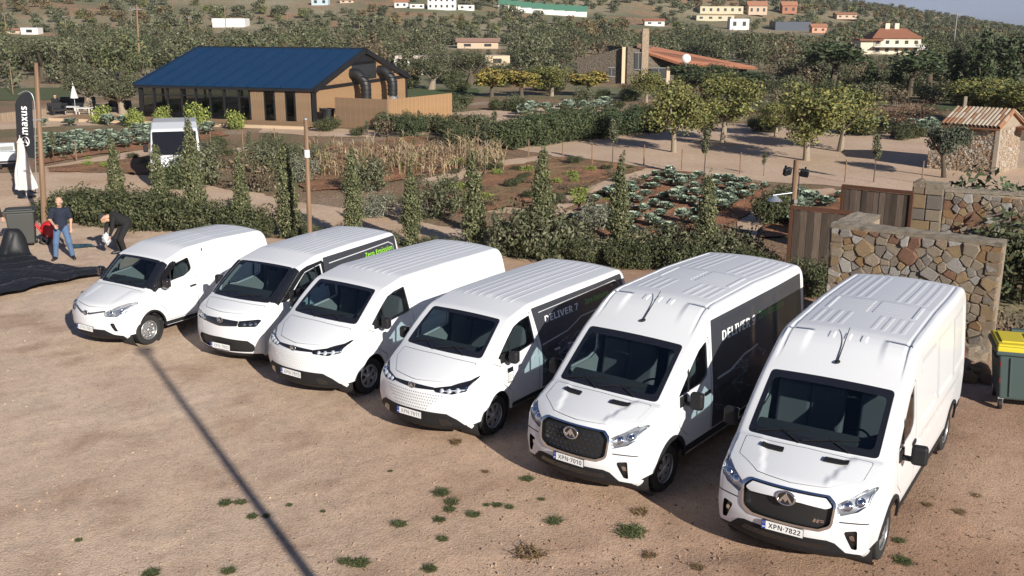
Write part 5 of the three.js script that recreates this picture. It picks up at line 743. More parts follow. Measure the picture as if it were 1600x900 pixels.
{
  const v1 = makeVan(smallVan(4.55), [-8.716, 0, -20.17], -.557, 'cargo_van', 'compact white van farthest left, with steel wheels and swept headlights'); emblem(v1, .03, .75, .6);
  const v2 = makeVan(cabVan(4.88), [-5.682, 0, -19.18], -.522, 'cargo_van', 'short-nosed white van with black pillars and a black lamp band, second from the left'); emblem(v2, .03, .9, .62);
  wrap(v2, [[2.17, 1.2], [2.13, 1.825], [4.7, 1.85, .06], [4.74, 1.2], [4.74, .42], [4.0 + .42, .42], [3.9, .75], [3.45, .75], [3.2, .42], [2.2, .42]], [2.1, 4.8, .4, 1.86], (x, X, Y, k) => { wordmark(x, X, Y, k, 'DELIVER 5', 2.4, 1.40, .13, 1.0, '#eef0f0'); wordmark(x, X, Y, k, 'Zero Emission', 3.5, 1.55, .11, 1.05, '#8fd23c'); line(x, X, Y, [[2.3, 1.68], [4.4, 1.74], [4.58, 1.66], [4.62, 1.2]], 7, '#c9ccd0'); });
  const v3 = makeVan(midVan(5.38), [-3.912, 0, -17.36], -.615, 'cargo_van', 'plain white van with a slim lamp strip, third from the left, between two wrapped vans'); emblem(v3, .055, .915, .6); 
  const S4 = midVan(5.47); S4.plate[2] = 'XPN·7611'; S4.sideTrim = S4.sideTrim.filter((o) => o.name !== 'fuel_flap'); const v4 = makeVan(S4, [-1.618, 0, -15.48], -.624, 'cargo_van', 'white van with a perforated white front, grey side wrap and a sticker on the door'); emblem(v4, .055, .915, .6);
  for (const v of [v3, v4]) stuffed(part('grille_slot', slots(v, v === v4 ? 6 : 5, 26, 1.25), v === v4 ? VM.trimlit : std(lin(.6, .6, .6), .6), v));
  wrap(v4, [[2.26, 1.2], [2.1, 1.868], [5.2, 1.872, .08], [5.34, 1.2], [5.34, .44], [4.86, .44], [4.72, .72], [4.5, .85], [4.2, .82], [3.98, .6], [3.92, .44], [2.28, .44]], [2.05, 5.4, .4, 1.9], (x, X, Y, k) => { wordmark(x, X, Y, k, 'DELIVER 7', 2.45, 1.54, .12, 1.1, '#f2f4f4'); wordmark(x, X, Y, k, 'Zero Emission', 3.78, 1.57, .10, .85, '#56b848'); line(x, X, Y, [[2.3, 1.20], [3.1, 1.26], [3.6, 1.40], [5.0, 1.42]], 8, '#b9bec4'); line(x, X, Y, [[2.3, 1.76], [4.9, 1.79], [5.08, 1.7], [5.12, 1.3]], 5, '#c9ccd0'); });
  { const { side, sq } = v4.van; const map = canvasTex(128, 192, (x) => { x.fillStyle = '#f4f4f2'; x.fillRect(0, 0, 128, 192); x.fillStyle = '#15171b'; x.fillRect(6, 6, 116, 56); x.fillStyle = '#4a4d52'; for (let i = 0; i < 7; i++) x.fillRect(16, 76 + i * 16, i % 3 ? 92 : 64, 7); x.strokeStyle = '#15171b'; x.lineWidth = 12; x.strokeRect(3, 3, 122, 186); }); part('door_sticker', patch(sq([[1.22, .82], [1.22, 1.07], [1.40, 1.07], [1.40, .82]], .002), [], side(1), .006, .04, .04, (w, y) => [(w - 1.22) / .18, (y - .82) / .25]), std(lin(1, 1, 1), .5, { map }), v4); }
  const S5 = bigVan(5.98), F5 = bigFront(false); S5.open = F5.open; S5.trim = F5.trim; S5.plate[2] = 'XPN·7010'; S5.sideTrim = S5.sideTrim.filter((o) => o.name !== 'fuel_flap'); S5.plate[3] = '#55585d';
  const v5 = makeVan(S5, [.83, 0, -13.443], -.658, 'cargo_van', 'tall white van with a studded black grille and grey side wrap, second from the right'); finishBig(v5, S5); stuffed(part('grille_stud', studs(S5, v5, 5, 12), VM.chrome, v5));
  wrap(v5, [[2.3, 1.2], [2.26, 2.27, .02], [5.72, 2.33, .05], [5.82, 1.2], [5.82, .6], [5.32, .6], [5.22, .78], [4.98, .9], [4.62, .9], [4.4, .76], [4.3, .56], [2.3, .56]], [2.2, 5.9, .4, 2.4], (x, X, Y, k) => { wordmark(x, X, Y, k, 'DELIVER 9', 2.62, 1.86, .16, 1.2, '#f2f4f4'); wordmark(x, X, Y, k, 'Zero Emission', 3.95, 1.9, .13, 1.0, '#3f9a3c'); line(x, X, Y, [[2.45, 1.32], [2.9, 1.33], [3.4, 1.46], [3.9, 1.5]], 9, '#b9bec4'); });
  const S6 = bigVan(6.2), F6 = bigFront(true); S6.open = F6.open; S6.trim = F6.trim;
  const v6 = makeVan(S6, [3.333, 0, -11.416], -.568, 'cargo_van', 'nearest tall white van on the right, plain sides, chrome-edged grille with a white bar'); finishBig(v6, S6);
  { const { M, sOf } = v6.van, p = M(sOf(.02, .76), .42, -.035); part('grille_badge', [bx(.03, .05, .012, p.x - .04, p.y, p.z, 0, 0, -.4), bx(.03, .05, .012, p.x, p.y, p.z, 0, 0, -.4), bx(.05, .014, .012, p.x + .05, p.y, p.z), bx(.05, .014, .012, p.x + .05, p.y + .022, p.z)], VM.chrome, v6); }
}
// ================================================================ vegetation
// Leaves are small two-sided diamonds spread through clumps; `blobs` are [x, y, z, rx, ry, rz].
function leaves(o) {
  const r = rngOf(o.seed), pos = [], nor = [], col = [], vol = o.blobs.map((b) => Math.cbrt(b[3] * b[4] * b[5]) ** 2), tot = vol.reduce((a, b) => a + b, 0), d = V3(), a = V3(), b = V3(), n = V3(), up = V3(0, 1, 0), q = V3();
  const cols = o.colors;
  for (let i = 0; i < o.n; i++) {
    let k = r() * tot, bi = 0; while (k > vol[bi] && bi < vol.length - 1) k -= vol[bi++];
    const B = o.blobs[bi]; d.set(r() * 2 - 1, r() * 2 - 1, r() * 2 - 1); if (d.lengthSq() > 1 || d.lengthSq() < .01) { i--; continue; } d.normalize();
    const rad = Math.pow(r(), o.fill ?? .33); q.set(B[0] + d.x * B[3] * rad, B[1] + d.y * B[4] * rad, B[2] + d.z * B[5] * rad);
    if (o.hole && n3(q.x * o.hole[0] + o.seed, q.y * o.hole[0], q.z * o.hole[0]) < o.hole[1]) { if (r() < .92) continue; }
    if (o.minY !== undefined && q.y < o.minY) continue;
    n.set(r() - .5, r() - .5, r() - .5).normalize().multiplyScalar(o.loose ?? .9).addScaledVector(d, .8).addScaledVector(up, .25).normalize();
    a.set(r() - .5, r() - .5 + (o.upright ?? 0), r() - .5); if (o.along) a.addScaledVector(d, o.along); a.addScaledVector(n, -a.dot(n)).normalize(); b.crossVectors(n, a);
    const L = o.size * (.6 + r() * .8), w = L * (o.aspect ?? .45), P = [q.clone().addScaledVector(a, -L / 2), q.clone().addScaledVector(b, w / 2), q.clone().addScaledVector(a, L / 2).addScaledVector(n, -L * .12), q.clone().addScaledVector(b, -w / 2)];
    const ci = Math.min(cols.length - 1, Math.floor(Math.pow(r(), o.colPow ?? 1) * cols.length)), c = cols[ci], v = .7 + r() * .6;
    for (const t of [0, 2, 1, 0, 3, 2]) { pos.push(P[t].x, P[t].y, P[t].z); nor.push(n.x, n.y, n.z); col.push(c[0] * v, c[1] * v, c[2] * v); }
  }
  const g = new THREE.BufferGeometry(); g.setAttribute('position', new THREE.Float32BufferAttribute(pos, 3)); g.setAttribute('normal', new THREE.Float32BufferAttribute(nor, 3)); g.setAttribute('color', new THREE.Float32BufferAttribute(col, 3)); g.setAttribute('uv', new THREE.Float32BufferAttribute(new Float32Array(pos.length / 3 * 2), 2)); return g;
}
const leafMat = std(lin(1, 1, 1), .75, { vertexColors: true, side: THREE.DoubleSide }), barkMat = std(lin(.15, .115, .085), .95, { map: rep(soilTex, 2) }), paleBark = std(lin(.42, .34, .25), .95, { map: rep(soilTex, 2) });
const C = { cyp: [[.15, .16, .074], [.105, .118, .052], [.2, .2, .1], [.06, .072, .03]], olive: [[.12, .126, .066], [.085, .094, .045], [.165, .166, .1], [.052, .06, .027]], dark: [[.035, .055, .022], [.05, .075, .03], [.075, .095, .04]], brown: [[.14, .10, .06], [.10, .08, .05], [.17, .13, .08]], lime: [[.19, .185, .05], [.13, .145, .042], [.21, .195, .058], [.085, .1, .032]], yellow: [[.3, .24, .05], [.22, .2, .05], [.34, .22, .05], [.15, .15, .045]], lemon: [[.2, .25, .05], [.27, .29, .07], [.13, .18, .04]], hedge: [[.06, .08, .03], [.085, .1, .04], [.045, .065, .025]], grey: [[.17, .18, .13], [.13, .145, .1], [.22, .22, .16]], shrub: [[.05, .066, .024], [.075, .085, .032], [.034, .046, .018], [.1, .1, .045]] };
function trunkGeo(h, r0, r1, bend, seed, limbs = 0, spread = 1, top = .5) {
  const r = rngOf(seed), pts = [V3(0, -.05, 0), V3(bend * .3, h * .4, bend * .15), V3(bend, h, bend * .3)], g = [new THREE.TubeGeometry(new THREE.CatmullRomCurve3(pts), 8, r0, 8)], P = g[0].attributes.position;
  for (let i = 0; i < P.count; i++) { const y = P.getY(i), k = lerp(1.25, r1 / r0, clamp(y / h)), cx = bend * Math.pow(clamp(y / h), 1.2); P.setX(i, cx + (P.getX(i) - cx) * k); P.setZ(i, P.getZ(i) * k); } g[0].computeVertexNormals();
  for (let i = 0; i < limbs; i++) { const a = i / limbs * 6.283 + r(), b = V3(bend, h * (.75 + r() * .2), bend * .3), e = V3(bend + Math.cos(a) * spread, h + top * (.7 + r() * .7), bend * .3 + Math.sin(a) * spread), m = b.clone().lerp(e, .5).add(V3(0, -.12 * spread, 0)); g.push(new THREE.TubeGeometry(new THREE.CatmullRomCurve3([b, m, e]), 6, r1 * .55, 6)); }
  return merge(g);
}
function plant(name, label, cat, group, crown, trunk, bark, pos, turn = 0, scale = 1, crownName = 'crown', trunkName = 'trunk') {
  const t = thing(name, label, cat, pos, turn, group); t.scale.setScalar(scale); part(crownName, crown, leafMat, t); if (trunk) part(trunkName, trunk, bark ?? barkMat, t); return t;
}
const place = (x, z, s) => [x, 0, z];
// ---- the row of young cypresses behind the vans
{
  const protos = [0, 1, 2].map((k) => { const r = rngOf(500 + k), bl = []; for (let i = 0; i < 26; i++) { const f = i / 25, w = .29 * Math.pow(1 - Math.pow(f, 2.6), .75) * (.72 + .28 * sstep(0, .3, f)) * (.7 + r() * .6) + .035; bl.push([(r() - .5) * .12, .15 + f * 3.65, (r() - .5) * .12, w, .30, w]); } return leaves({ seed: 510 + k, n: 10000, blobs: bl, size: .09, aspect: .42, colors: C.cyp, upright: 1.2, along: .3, loose: .8, fill: .28, hole: [3.4, -.32] }); });
  const trunk = trunkGeo(.6, .05, .04, 0, 3), rows = [[168, 222, 1, .9, 'leftmost cypress, growing out of the low dark hedge'], [236, 228, 1, .95, 'cypress in front of the windscreen of the parked minibus'], [292, 192, 1.1, 1, 'tall cypress standing before the white roof of the minibus'], [364, 243, .9, 1, 'slim cypress just right of the parked minibus'], [437, 226, 1.15, 1, 'broad cypress left of the slim post near the second van'], [541, 238, .95, 1, 'cypress right of the slim post, in front of the dry maize'], [632, 262, 1, 1, 'cypress standing behind the rear of the second van'], [730, 238, 1.1, 1, 'cypress left of the olive saplings, behind the third van'], [836, 236, 1.1, 1, 'cypress grown together with bushy olives behind the fourth van'], [960, 250, 1.05, 1, 'tall cypress in front of the cabbage bed, behind the fourth van'], [1096, 274, 1.05, 1, 'rightmost cypress, among olive bushes behind the fifth van']];
  rows.forEach(([u, v, w, k, l], i) => { const p = hedgeAt(u, .55), h = reach(p.x, p.z, v), t = plant('cypress', l, 'cypress', 'young cypresses in a row behind the vans', protos[i % 3], trunk, barkMat, [p.x, 0, p.z], i * 1.7); t.scale.set(w, h / 3.72, w); });
}
// ---- bushes between them
const shrubProto = (seed, colors, n, size, flatY = .8, hole) => { const r = rngOf(seed), bl = []; for (let i = 0; i < 11; i++) { const a = r() * 6.28, d = Math.sqrt(r()) * .62; bl.push([Math.cos(a) * d, .35 + r() * .55 * flatY, Math.sin(a) * d, .3 + r() * .2, .3 + r() * .25, .3 + r() * .2]); } bl.push([0, .3, 0, .6, .35, .6]); return leaves({ seed, n, blobs: bl, size, aspect: .4, colors, fill: .3, upright: .4, hole: hole ?? [2.4, -.35], minY: .02 }); };
const SH = { dark: [shrubProto(600, C.shrub, 4200, .10), shrubProto(601, C.shrub, 4200, .10)], olive: [shrubProto(602, C.olive, 3600, .11, 1.1, [2.2, -.15]), shrubProto(603, C.olive, 3600, .11, 1.1, [2.2, -.15])], grey: [shrubProto(604, C.grey, 3000, .1)], lemon: [shrubProto(605, C.lemon, 1300, .17)], hedge: [shrubProto(606, C.hedge, 3600, .11), shrubProto(607, C.dark, 3600, .11)], brown: [shrubProto(608, C.brown, 1100, .14, 1, [2.2, -.1])] };
const stem = merge([rod(V3(0, 0, 0), V3(.1, .5, .05), .025), rod(V3(0, 0, 0), V3(-.12, .55, -.06), .02), rod(V3(.02, 0, 0), V3(.03, .6, -.1), .02)]);
function shrub(kind, i, p, s, label, group, name = 'shrub', cat = 'shrub', turn) { const t = plant(name, label, cat, group, SH[kind][i % SH[kind].length], stem, barkMat, [p.x, 0, p.z], turn ?? i * 2.1, 1, 'foliage', 'stem'); t.scale.set(...(Array.isArray(s) ? s : [s, s, s])); return t; }
{
  let k = 0; const gD = 'dark shrubs of the low hedge at the left', lD = 'dark green shrub in the low clipped hedge behind the two men at the left';
  for (const [u, b, s] of [[78, .3, .9], [104, .2, 1.0], [128, .5, 1.15], [150, .2, 1.1], [176, .1, 1.1], [198, .3, 1.15], [222, .1, 1.1], [250, .2, 1.1], [272, .3, 1.05], [300, .1, 1.0], [330, .2, .95], [350, .4, .9], [385, .3, .9], [405, .2, .6]]) shrub('dark', k++, hedgeAt(u, b), s * 1.0, lD, gD);
  const gO = 'olive bushes between the cypresses', lO = 'loose grey-green olive bush between the cypresses behind the vans';
  for (const [u, b, s] of [[452, .8, .55], [520, .7, .5], [600, .3, .4], [700, .4, .4], [806, .6, 1.25], [856, .5, 1.35], [884, .8, .95], [918, 1.0, .6], [990, .7, .8], [1032, .9, 1.1], [1062, .6, .9], [1124, .8, 1.1], [1150, .9, .95], [1010, .2, .65], [935, .2, .65], [780, .3, .55]]) shrub('olive', k++, hedgeAt(u, b), s, lO, gO);
  const gX = 'dark shrubs along the hedge foot', lX = 'dark low shrub at the hedge foot behind the vans';
  for (const [u, b, s] of [[470, .2, .5], [505, .2, .4], [570, .1, .35], [665, .2, .4], [760, .1, .4], [905, 0, .65], [970, 0, .7], [1005, 0, .75], [1045, .1, .8], [1085, .1, .8], [1125, .2, .8], [1165, .2, .75], [1195, .1, .6], [865, .1, .7], [820, .1, .7]]) shrub('dark', k++, hedgeAt(u, b), s, lX, gX);
  for (const [u, v, s, kind, l] of [[572, 300, 1.25, 'olive', 'rounded olive bush in front of the dry maize'], [672, 340, 1.2, 'olive', 'round grey-green bush beside the cypress, right of the maize'], [590, 340, .8, 'grey', 'silvery low bush under the olive bush before the maize'], [395, 300, 1.15, 'brown', 'straw-coloured loose bush left of the slim post'], [415, 268, 1.2, 'olive', 'dark tall bush left of the slim post'], [470, 285, .95, 'grey', 'pale bush behind the slim post'], [306, 292, 1.55, 'olive', 'large bush at the right corner of the parked minibus'], [272, 296, 1.05, 'hedge', 'dark bush in front of the parked minibus'], [930, 360, .8, 'grey', 'silvery bush at the near edge of the cabbage bed'], [1205, 348, 1.1, 'dark', 'dark leafy bush left of the wooden post'], [1270, 463, .85, 'dark', 'green shrub at the left end of the rubble wall behind the fifth van'], [1598, 470, 1.9, 'dark', 'large dark shrub against the right end of the rubble wall'], [1600, 420, 2.2, 'hedge', 'tall dark shrub at the right edge behind the wheeled bin'], [1570, 540, .7, 'brown', 'dry brown twigs at the right foot of the rubble wall']]) shrub(kind, k++, G(u, v), s, l);
  // rosemary hedge
  const gR = 'bushes of the long clipped hedge', lR = 'dense green bush of the long hedge left of the sandy court';
  for (let i = 0; i < 16; i++) { const f = i / 15, p = G(lerp(795, 1015, f), lerp(232, 205, f)); shrub(i > 8 && i < 13 ? 'hedge' : 'hedge', i < 9 ? 0 : 1, V3(p.x + (i % 2) * .4, 0, p.z - (i % 3) * .5), [1.5, 1.35, 1.5], lR, gR, 'hedge_bush', 'hedge', i * 1.3); }
  for (let i = 0; i < 8; i++) { const f = i / 7, p = G(lerp(788, 900, f), lerp(228, 202, f)); shrub('hedge', 0, p, [1.4, 1.25, 1.4], lR, gR, 'hedge_bush', 'hedge', i * .9); }
  // lemon bushes on the terrace
  for (const [u, v, top, l] of [[160, 190, 158, 'leftmost'], [212, 194, 163, 'second from left'], [256, 190, 160, 'third from left'], [308, 194, 152, 'largest and fourth from left'], [368, 198, 166, 'rightmost']]) { const p = G(u, v + 4), h = reach(p.x, p.z, top); shrub('lemon', u, p, [h * .55, h * .72, h * .55], 'yellow-green citrus bush by the pavilion terrace, ' + l, null, 'citrus_bush', 'bush'); }
  // mixed garden growth between the beds
  const gG = 'low garden shrubs between the vegetable beds', lG = 'low mixed green shrub between the vegetable beds';
  const r = rngOf(40); for (const [u0, u1, v0, v1, n, kinds, big = 1] of [[330, 480, 222, 250, 7, ['dark', 'olive', 'olive'], .7], [430, 520, 232, 262, 5, ['dark', 'olive'], .8], [500, 760, 196, 214, 13, ['dark', 'hedge']], [560, 720, 204, 218, 7, ['olive', 'brown']], [1180, 1220, 190, 212, 4, ['dark']], [700, 820, 165, 178, 7, ['dark', 'olive']], [1130, 1210, 150, 190, 9, ['dark', 'grey', 'olive']], [700, 760, 206, 232, 6, ['dark', 'olive']], [900, 1010, 150, 170, 8, ['dark', 'olive']], [1320, 1470, 205, 220, 8, ['dark', 'grey']], [1540, 1640, 180, 205, 8, ['dark', 'olive']], [1190, 1600, 138, 172, 30, ['brown', 'dark', 'olive', 'brown'], 1.5], [1190, 1600, 122, 140, 26, ['dark', 'olive', 'olive', 'brown'], 2.1], [610, 900, 118, 146, 20, ['dark', 'olive', 'brown'], 1.5], [-30, 330, 96, 118, 22, ['olive', 'dark', 'brown'], 1.5]]) for (let i = 0; i < n; i++) { const kd = kinds[Math.floor(r() * kinds.length)], s = (.5 + r() * .55) * big; shrub(kd, i, G(lerp(u0, u1, r()), lerp(v0, v1, r())), [s * 1.2, s, s * 1.2], lG, gG, 'garden_shrub'); }
  const gB = 'weedy low plants on the soil beds', lB = 'low weedy plant on the bare red soil of a garden bed';
  for (const [u0, u1, v0, v1, n] of [[700, 1000, 256, 320, 46], [690, 780, 290, 330, 14], [90, 470, 244, 266, 20]]) for (let i = 0; i < n; i++) { const s = .14 + r() * .22; shrub(['lemon', 'brown', 'dark', 'yellowish'][Math.floor(r() * 3)], i, G(lerp(u0, u1, r()), lerp(v0, v1, r())), [s * 1.6, s, s * 1.6], lB, gB, 'weed_clump', 'weed'); }
}
// ---- cabbages
{
  const mk = (seed) => { const r = rngOf(seed), list = []; for (let i = 0; i < 15; i++) { const a = i * 2.4 + r() * .4, in_ = i / 15, L = .34 - in_ * .16, tilt = .6 + in_ * .75, g = new THREE.PlaneGeometry(L * .85, L, 3, 4).translate(0, L / 2, 0), P = g.attributes.position; for (let k = 0; k < P.count; k++) { const y = P.getY(k) / L, x = P.getX(k); P.setX(k, x * (.35 + 1.1 * Math.sin(Math.PI * (.15 + y * .72)))); P.setZ(k, -L * .35 * y * y + .6 * x * x / L + .03 * Math.sin(x * 40 + y * 9)); } g.rotateX(-(Math.PI / 2 - tilt)); g.translate(0, .06 + in_ * .1, -.02); g.rotateY(a); g.computeVertexNormals(); const v = .75 + r() * .5; list.push(tint(g, () => [.27 * v, .335 * v, .25 * v])); } list.push(tint(rod(V3(0, 0, 0), V3(0, .12, 0), .03), () => [.15, .2, .12])); return merge(list); };
  const protos = [mk(1), mk(2), mk(3)], mat = std(lin(1, 1, 1), .85, { vertexColors: true, side: THREE.DoubleSide }), r = rngOf(88);
  const field = (rows, label, group, s0 = 1) => { for (const [a, b, n0] of rows) for (let i = 0, n = n0; i < n; i++) { if (r() < .3) continue; const f = (i + .5 + (r() - .5) * .5) / n, p = G(lerp(a[0], b[0], f), lerp(a[1], b[1], f)), m = solo('cabbage', protos[Math.floor(r() * 3)], mat, label, 'cabbage', group), s = s0 * (.85 + r() * .5); m.position.set(p.x + (r() - .5) * .15, .05, p.z + (r() - .5) * .15); m.rotation.y = r() * 6.28; m.scale.set(s, s * (.9 + r() * .6), s); } };
  field([[[1040, 270], [1200, 300], 14], [[1020, 276], [1190, 308], 15], [[1000, 283], [1180, 317], 15], [[980, 291], [1165, 326], 15], [[960, 299], [1150, 336], 15], [[940, 308], [1120, 346], 14], [[920, 318], [1090, 354], 13], [[902, 330], [1050, 362], 11], [[888, 344], [1000, 368], 8]], 'blue-green cabbage in the large bed behind the cypresses', 'cabbages of the large right bed', .8);
  field([[[1210, 342], [1255, 312], 6], [[1225, 352], [1290, 306], 7], [[1245, 358], [1318, 308], 7]], 'green cabbage in the bed beside the wooden post and the gates', 'cabbages beside the gates', 1.05);
  field([[[62, 232], [330, 200], 22], [[62, 238], [330, 205], 22], [[64, 244], [330, 210], 20], [[64, 250], [240, 226], 15], [[66, 225], [300, 196], 18]], 'blue-green cabbage in the far left bed before the pavilion', 'cabbages of the left bed', 1.1);
  field([[[815, 186], [950, 172], 12], [[815, 180], [950, 168], 12], [[1340, 208], [1465, 214], 13], [[1335, 203], [1465, 207], 13]], 'blue-green leafy plant in the far beds beyond the sandy court', 'leafy plants of the far beds', 1.7);
  field([[[60, 198], [220, 196], 8]], 'pale green leafy plant along the sandy ground at the left', 'leafy plants at the left', 1.3);
}
// ---- dry maize
{
  const r = rngOf(61), pos = [], list = []; for (let i = 0; i < 300; i++) { const p = G(lerp(480, 790, r()), lerp(232, 278, Math.pow(r(), .8))); if (p.x > G(700, 270).x && G(700, 270).z < p.z) continue; const h = .35 + r() * .7, x = p.x, z = p.z, tx = (r() - .5) * .35, tz = (r() - .5) * .35, v = .75 + r() * .5, c = r() < .15 ? [.2, .2, .07] : [.37 * v, .285 * v, .175 * v]; list.push(tint(rod(V3(x, 0, z), V3(x + tx, h, z + tz), .018, .008, 4), () => c)); for (let k = 0; k < 6; k++) { const f = .25 + r() * .7, a = r() * 6.28, L = .3 + r() * .35, g = new THREE.PlaneGeometry(.055, L, 1, 3).translate(0, L / 2, 0), P = g.attributes.position; for (let q = 0; q < P.count; q++) { const y = P.getY(q) / L; P.setX(q, P.getX(q) * (1 - y * .8)); P.setZ(q, L * .9 * y * y); } g.rotateX(.5); g.rotateY(a); g.translate(x + tx * f, h * f, z + tz * f); g.computeVertexNormals(); list.push(tint(g, () => c)); } }
  stuffed(solo('dry_maize', merge(list), std(lin(1, 1, 1), .9, { vertexColors: true, side: THREE.DoubleSide }), 'patch of dry straw-coloured maize stalks behind the second van'), 'patch of dry straw-coloured maize stalks behind the second van', 'maize');
}
// ---- round trees on the court and small trees around
const crownBlobs = (seed, R, h, n = 13, flatK = .8) => { const r = rngOf(seed), bl = []; for (let i = 0; i < n; i++) { const a = r() * 6.28, d = Math.sqrt(r()) * R * .68, y = h + (r() - .45) * R * 1.1 * flatK; bl.push([Math.cos(a) * d, y, Math.sin(a) * d, R * (.3 + r() * .22), R * (.28 + r() * .2), R * (.3 + r() * .22)]); } return bl; };
{
  const limeCrowns = [0, 1, 2].map((k) => leaves({ seed: 700 + k, n: 8000, blobs: crownBlobs(710 + k, 1.8, 2.4, 17, .95), size: .15, aspect: .6, colors: C.lime, fill: .4, hole: [1.5, -.28] })), yel = leaves({ seed: 720, n: 3600, blobs: crownBlobs(721, 1.4, 2.2, 13), size: .22, aspect: .6, colors: C.yellow, fill: .4, hole: [1.5, -.28] }), darkC = leaves({ seed: 725, n: 4200, blobs: crownBlobs(726, 1.5, 2.1, 13), size: .2, aspect: .55, colors: C.dark, fill: .35, hole: [1.6, -.3] });
  const tr = trunkGeo(1.5, .13, .09, .08, 5, 5, .8, 1.0), tree = (u, v, top, w, crown, l, bark = paleBark, name = 'mulberry_tree', cat = 'tree') => { const p = G(u, v), h = reach(p.x, p.z, top), t = plant(name, l, cat, null, crown, tr, bark, [p.x, 0, p.z], u); t.scale.set(w, h / 3.85, w); };
  tree(1053, 238, 122, 1.0, limeCrowns[0], 'pale-trunked round yellow-green tree on the left of the sandy court'); tree(1130, 222, 116, 1.15, limeCrowns[1], 'round yellow-green tree behind the left one on the sandy court'); tree(1260, 251, 126, 1.15, limeCrowns[2], 'pale-trunked yellow-green tree in the middle of the sandy court'); tree(1313, 237, 130, 1.15, limeCrowns[0], 'yellow-green tree right of the middle one, with a short stout trunk');
  tree(1212, 214, 160, .8, limeCrowns[1], 'small green tree in the shade behind the court trees'); tree(1100, 226, 150, .8, limeCrowns[2], 'small loose tree between the two left court trees');
  tree(768, 152, 100, 1.3, yel, 'yellowing tree left of the stone house, farthest left of three', barkMat, 'fruit_tree'); tree(815, 152, 102, 1.35, yel, 'yellowing tree beside the tan shed', barkMat, 'fruit_tree'); tree(862, 150, 104, 1.2, limeCrowns[1], 'green tree with a pale trunk before the stone house', paleBark, 'fruit_tree'); tree(918, 150, 104, 1.5, yel, 'broad ochre-yellow tree in front of the stone house gable', barkMat, 'fruit_tree');
  tree(1010, 160, 108, .9, limeCrowns[0], 'small pale green tree in front of the chimney', paleBark, 'fruit_tree'); tree(1088, 138, 93, 1.9, darkC, 'dark green tree in front of the orange roof', barkMat, 'laurel_tree'); tree(1132, 135, 95, 1.8, darkC, 'dark green tree right of the first one before the orange roof', barkMat, 'laurel_tree'); tree(1172, 140, 106, 1.3, darkC, 'dark tree at the right end of the orange roof', barkMat, 'laurel_tree'); tree(980, 150, 122, 1.1, SHb(), 'bare brownish tree before the stone house door', barkMat, 'fruit_tree');
  tree(1530, 190, 120, 1.5, limeCrowns[1], 'leafy green tree behind the chapel', barkMat, 'fruit_tree'); tree(1590, 200, 118, 1.5, limeCrowns[2], 'light green tree right behind the chapel at the right edge', barkMat, 'fruit_tree'); tree(1395, 215, 150, 1.1, SHb(), 'reddish-brown bare tree left of the chapel', barkMat, 'fruit_tree'); tree(1440, 200, 148, 1.2, SHb(), 'rusty bare tree right beside the chapel roof', barkMat, 'fruit_tree');
  function SHb() { return SHb.g ??= leaves({ seed: 730, n: 1500, blobs: crownBlobs(731, 1.4, 2.3, 12), size: .16, aspect: .4, colors: [[.16, .09, .055], [.12, .085, .05], [.2, .12, .07]], fill: .5, hole: [1.6, -.1] }); }
  // saplings
  const sap = leaves({ seed: 740, n: 520, blobs: [[0, 1.7, 0, .26, .5, .26], [.05, 2.1, 0, .2, .35, .2], [-.05, 1.4, .05, .2, .3, .2]], size: .13, aspect: .45, colors: C.olive, fill: .5 }), sapT = trunkGeo(1.5, .025, .018, .02, 2, 3, .15, .5);
  for (const [u, v, top, l] of [[1100, 278, 198, 'slim sapling at the upper edge of the cabbage bed'], [957, 258, 184, 'slender young tree left of the sandy court'], [1365, 285, 206, 'thin brownish sapling in front of the chapel shadow'], [1193, 275, 236, 'small thin sapling beside the cabbage bed'], [772, 232, 172, 'young tree left of the long hedge'], [923, 348, 304, 'little staked tree inside the cabbage bed'], [574, 215, 188, 'young shoot in front of the timber screen'], [655, 206, 172, 'young bushy sapling before the tan screen'], [85, 255, 204, 'bare sapling in the left cabbage bed'], [390, 245, 205, 'thin bare sapling right of the minibus']]) { const p = G(u, v), h = reach(p.x, p.z, top), t = plant('sapling', l, 'sapling', null, sap, sapT, barkMat, [p.x, 0, p.z], u); t.scale.set(h / 2.4, h / 2.4, h / 2.4); }
}
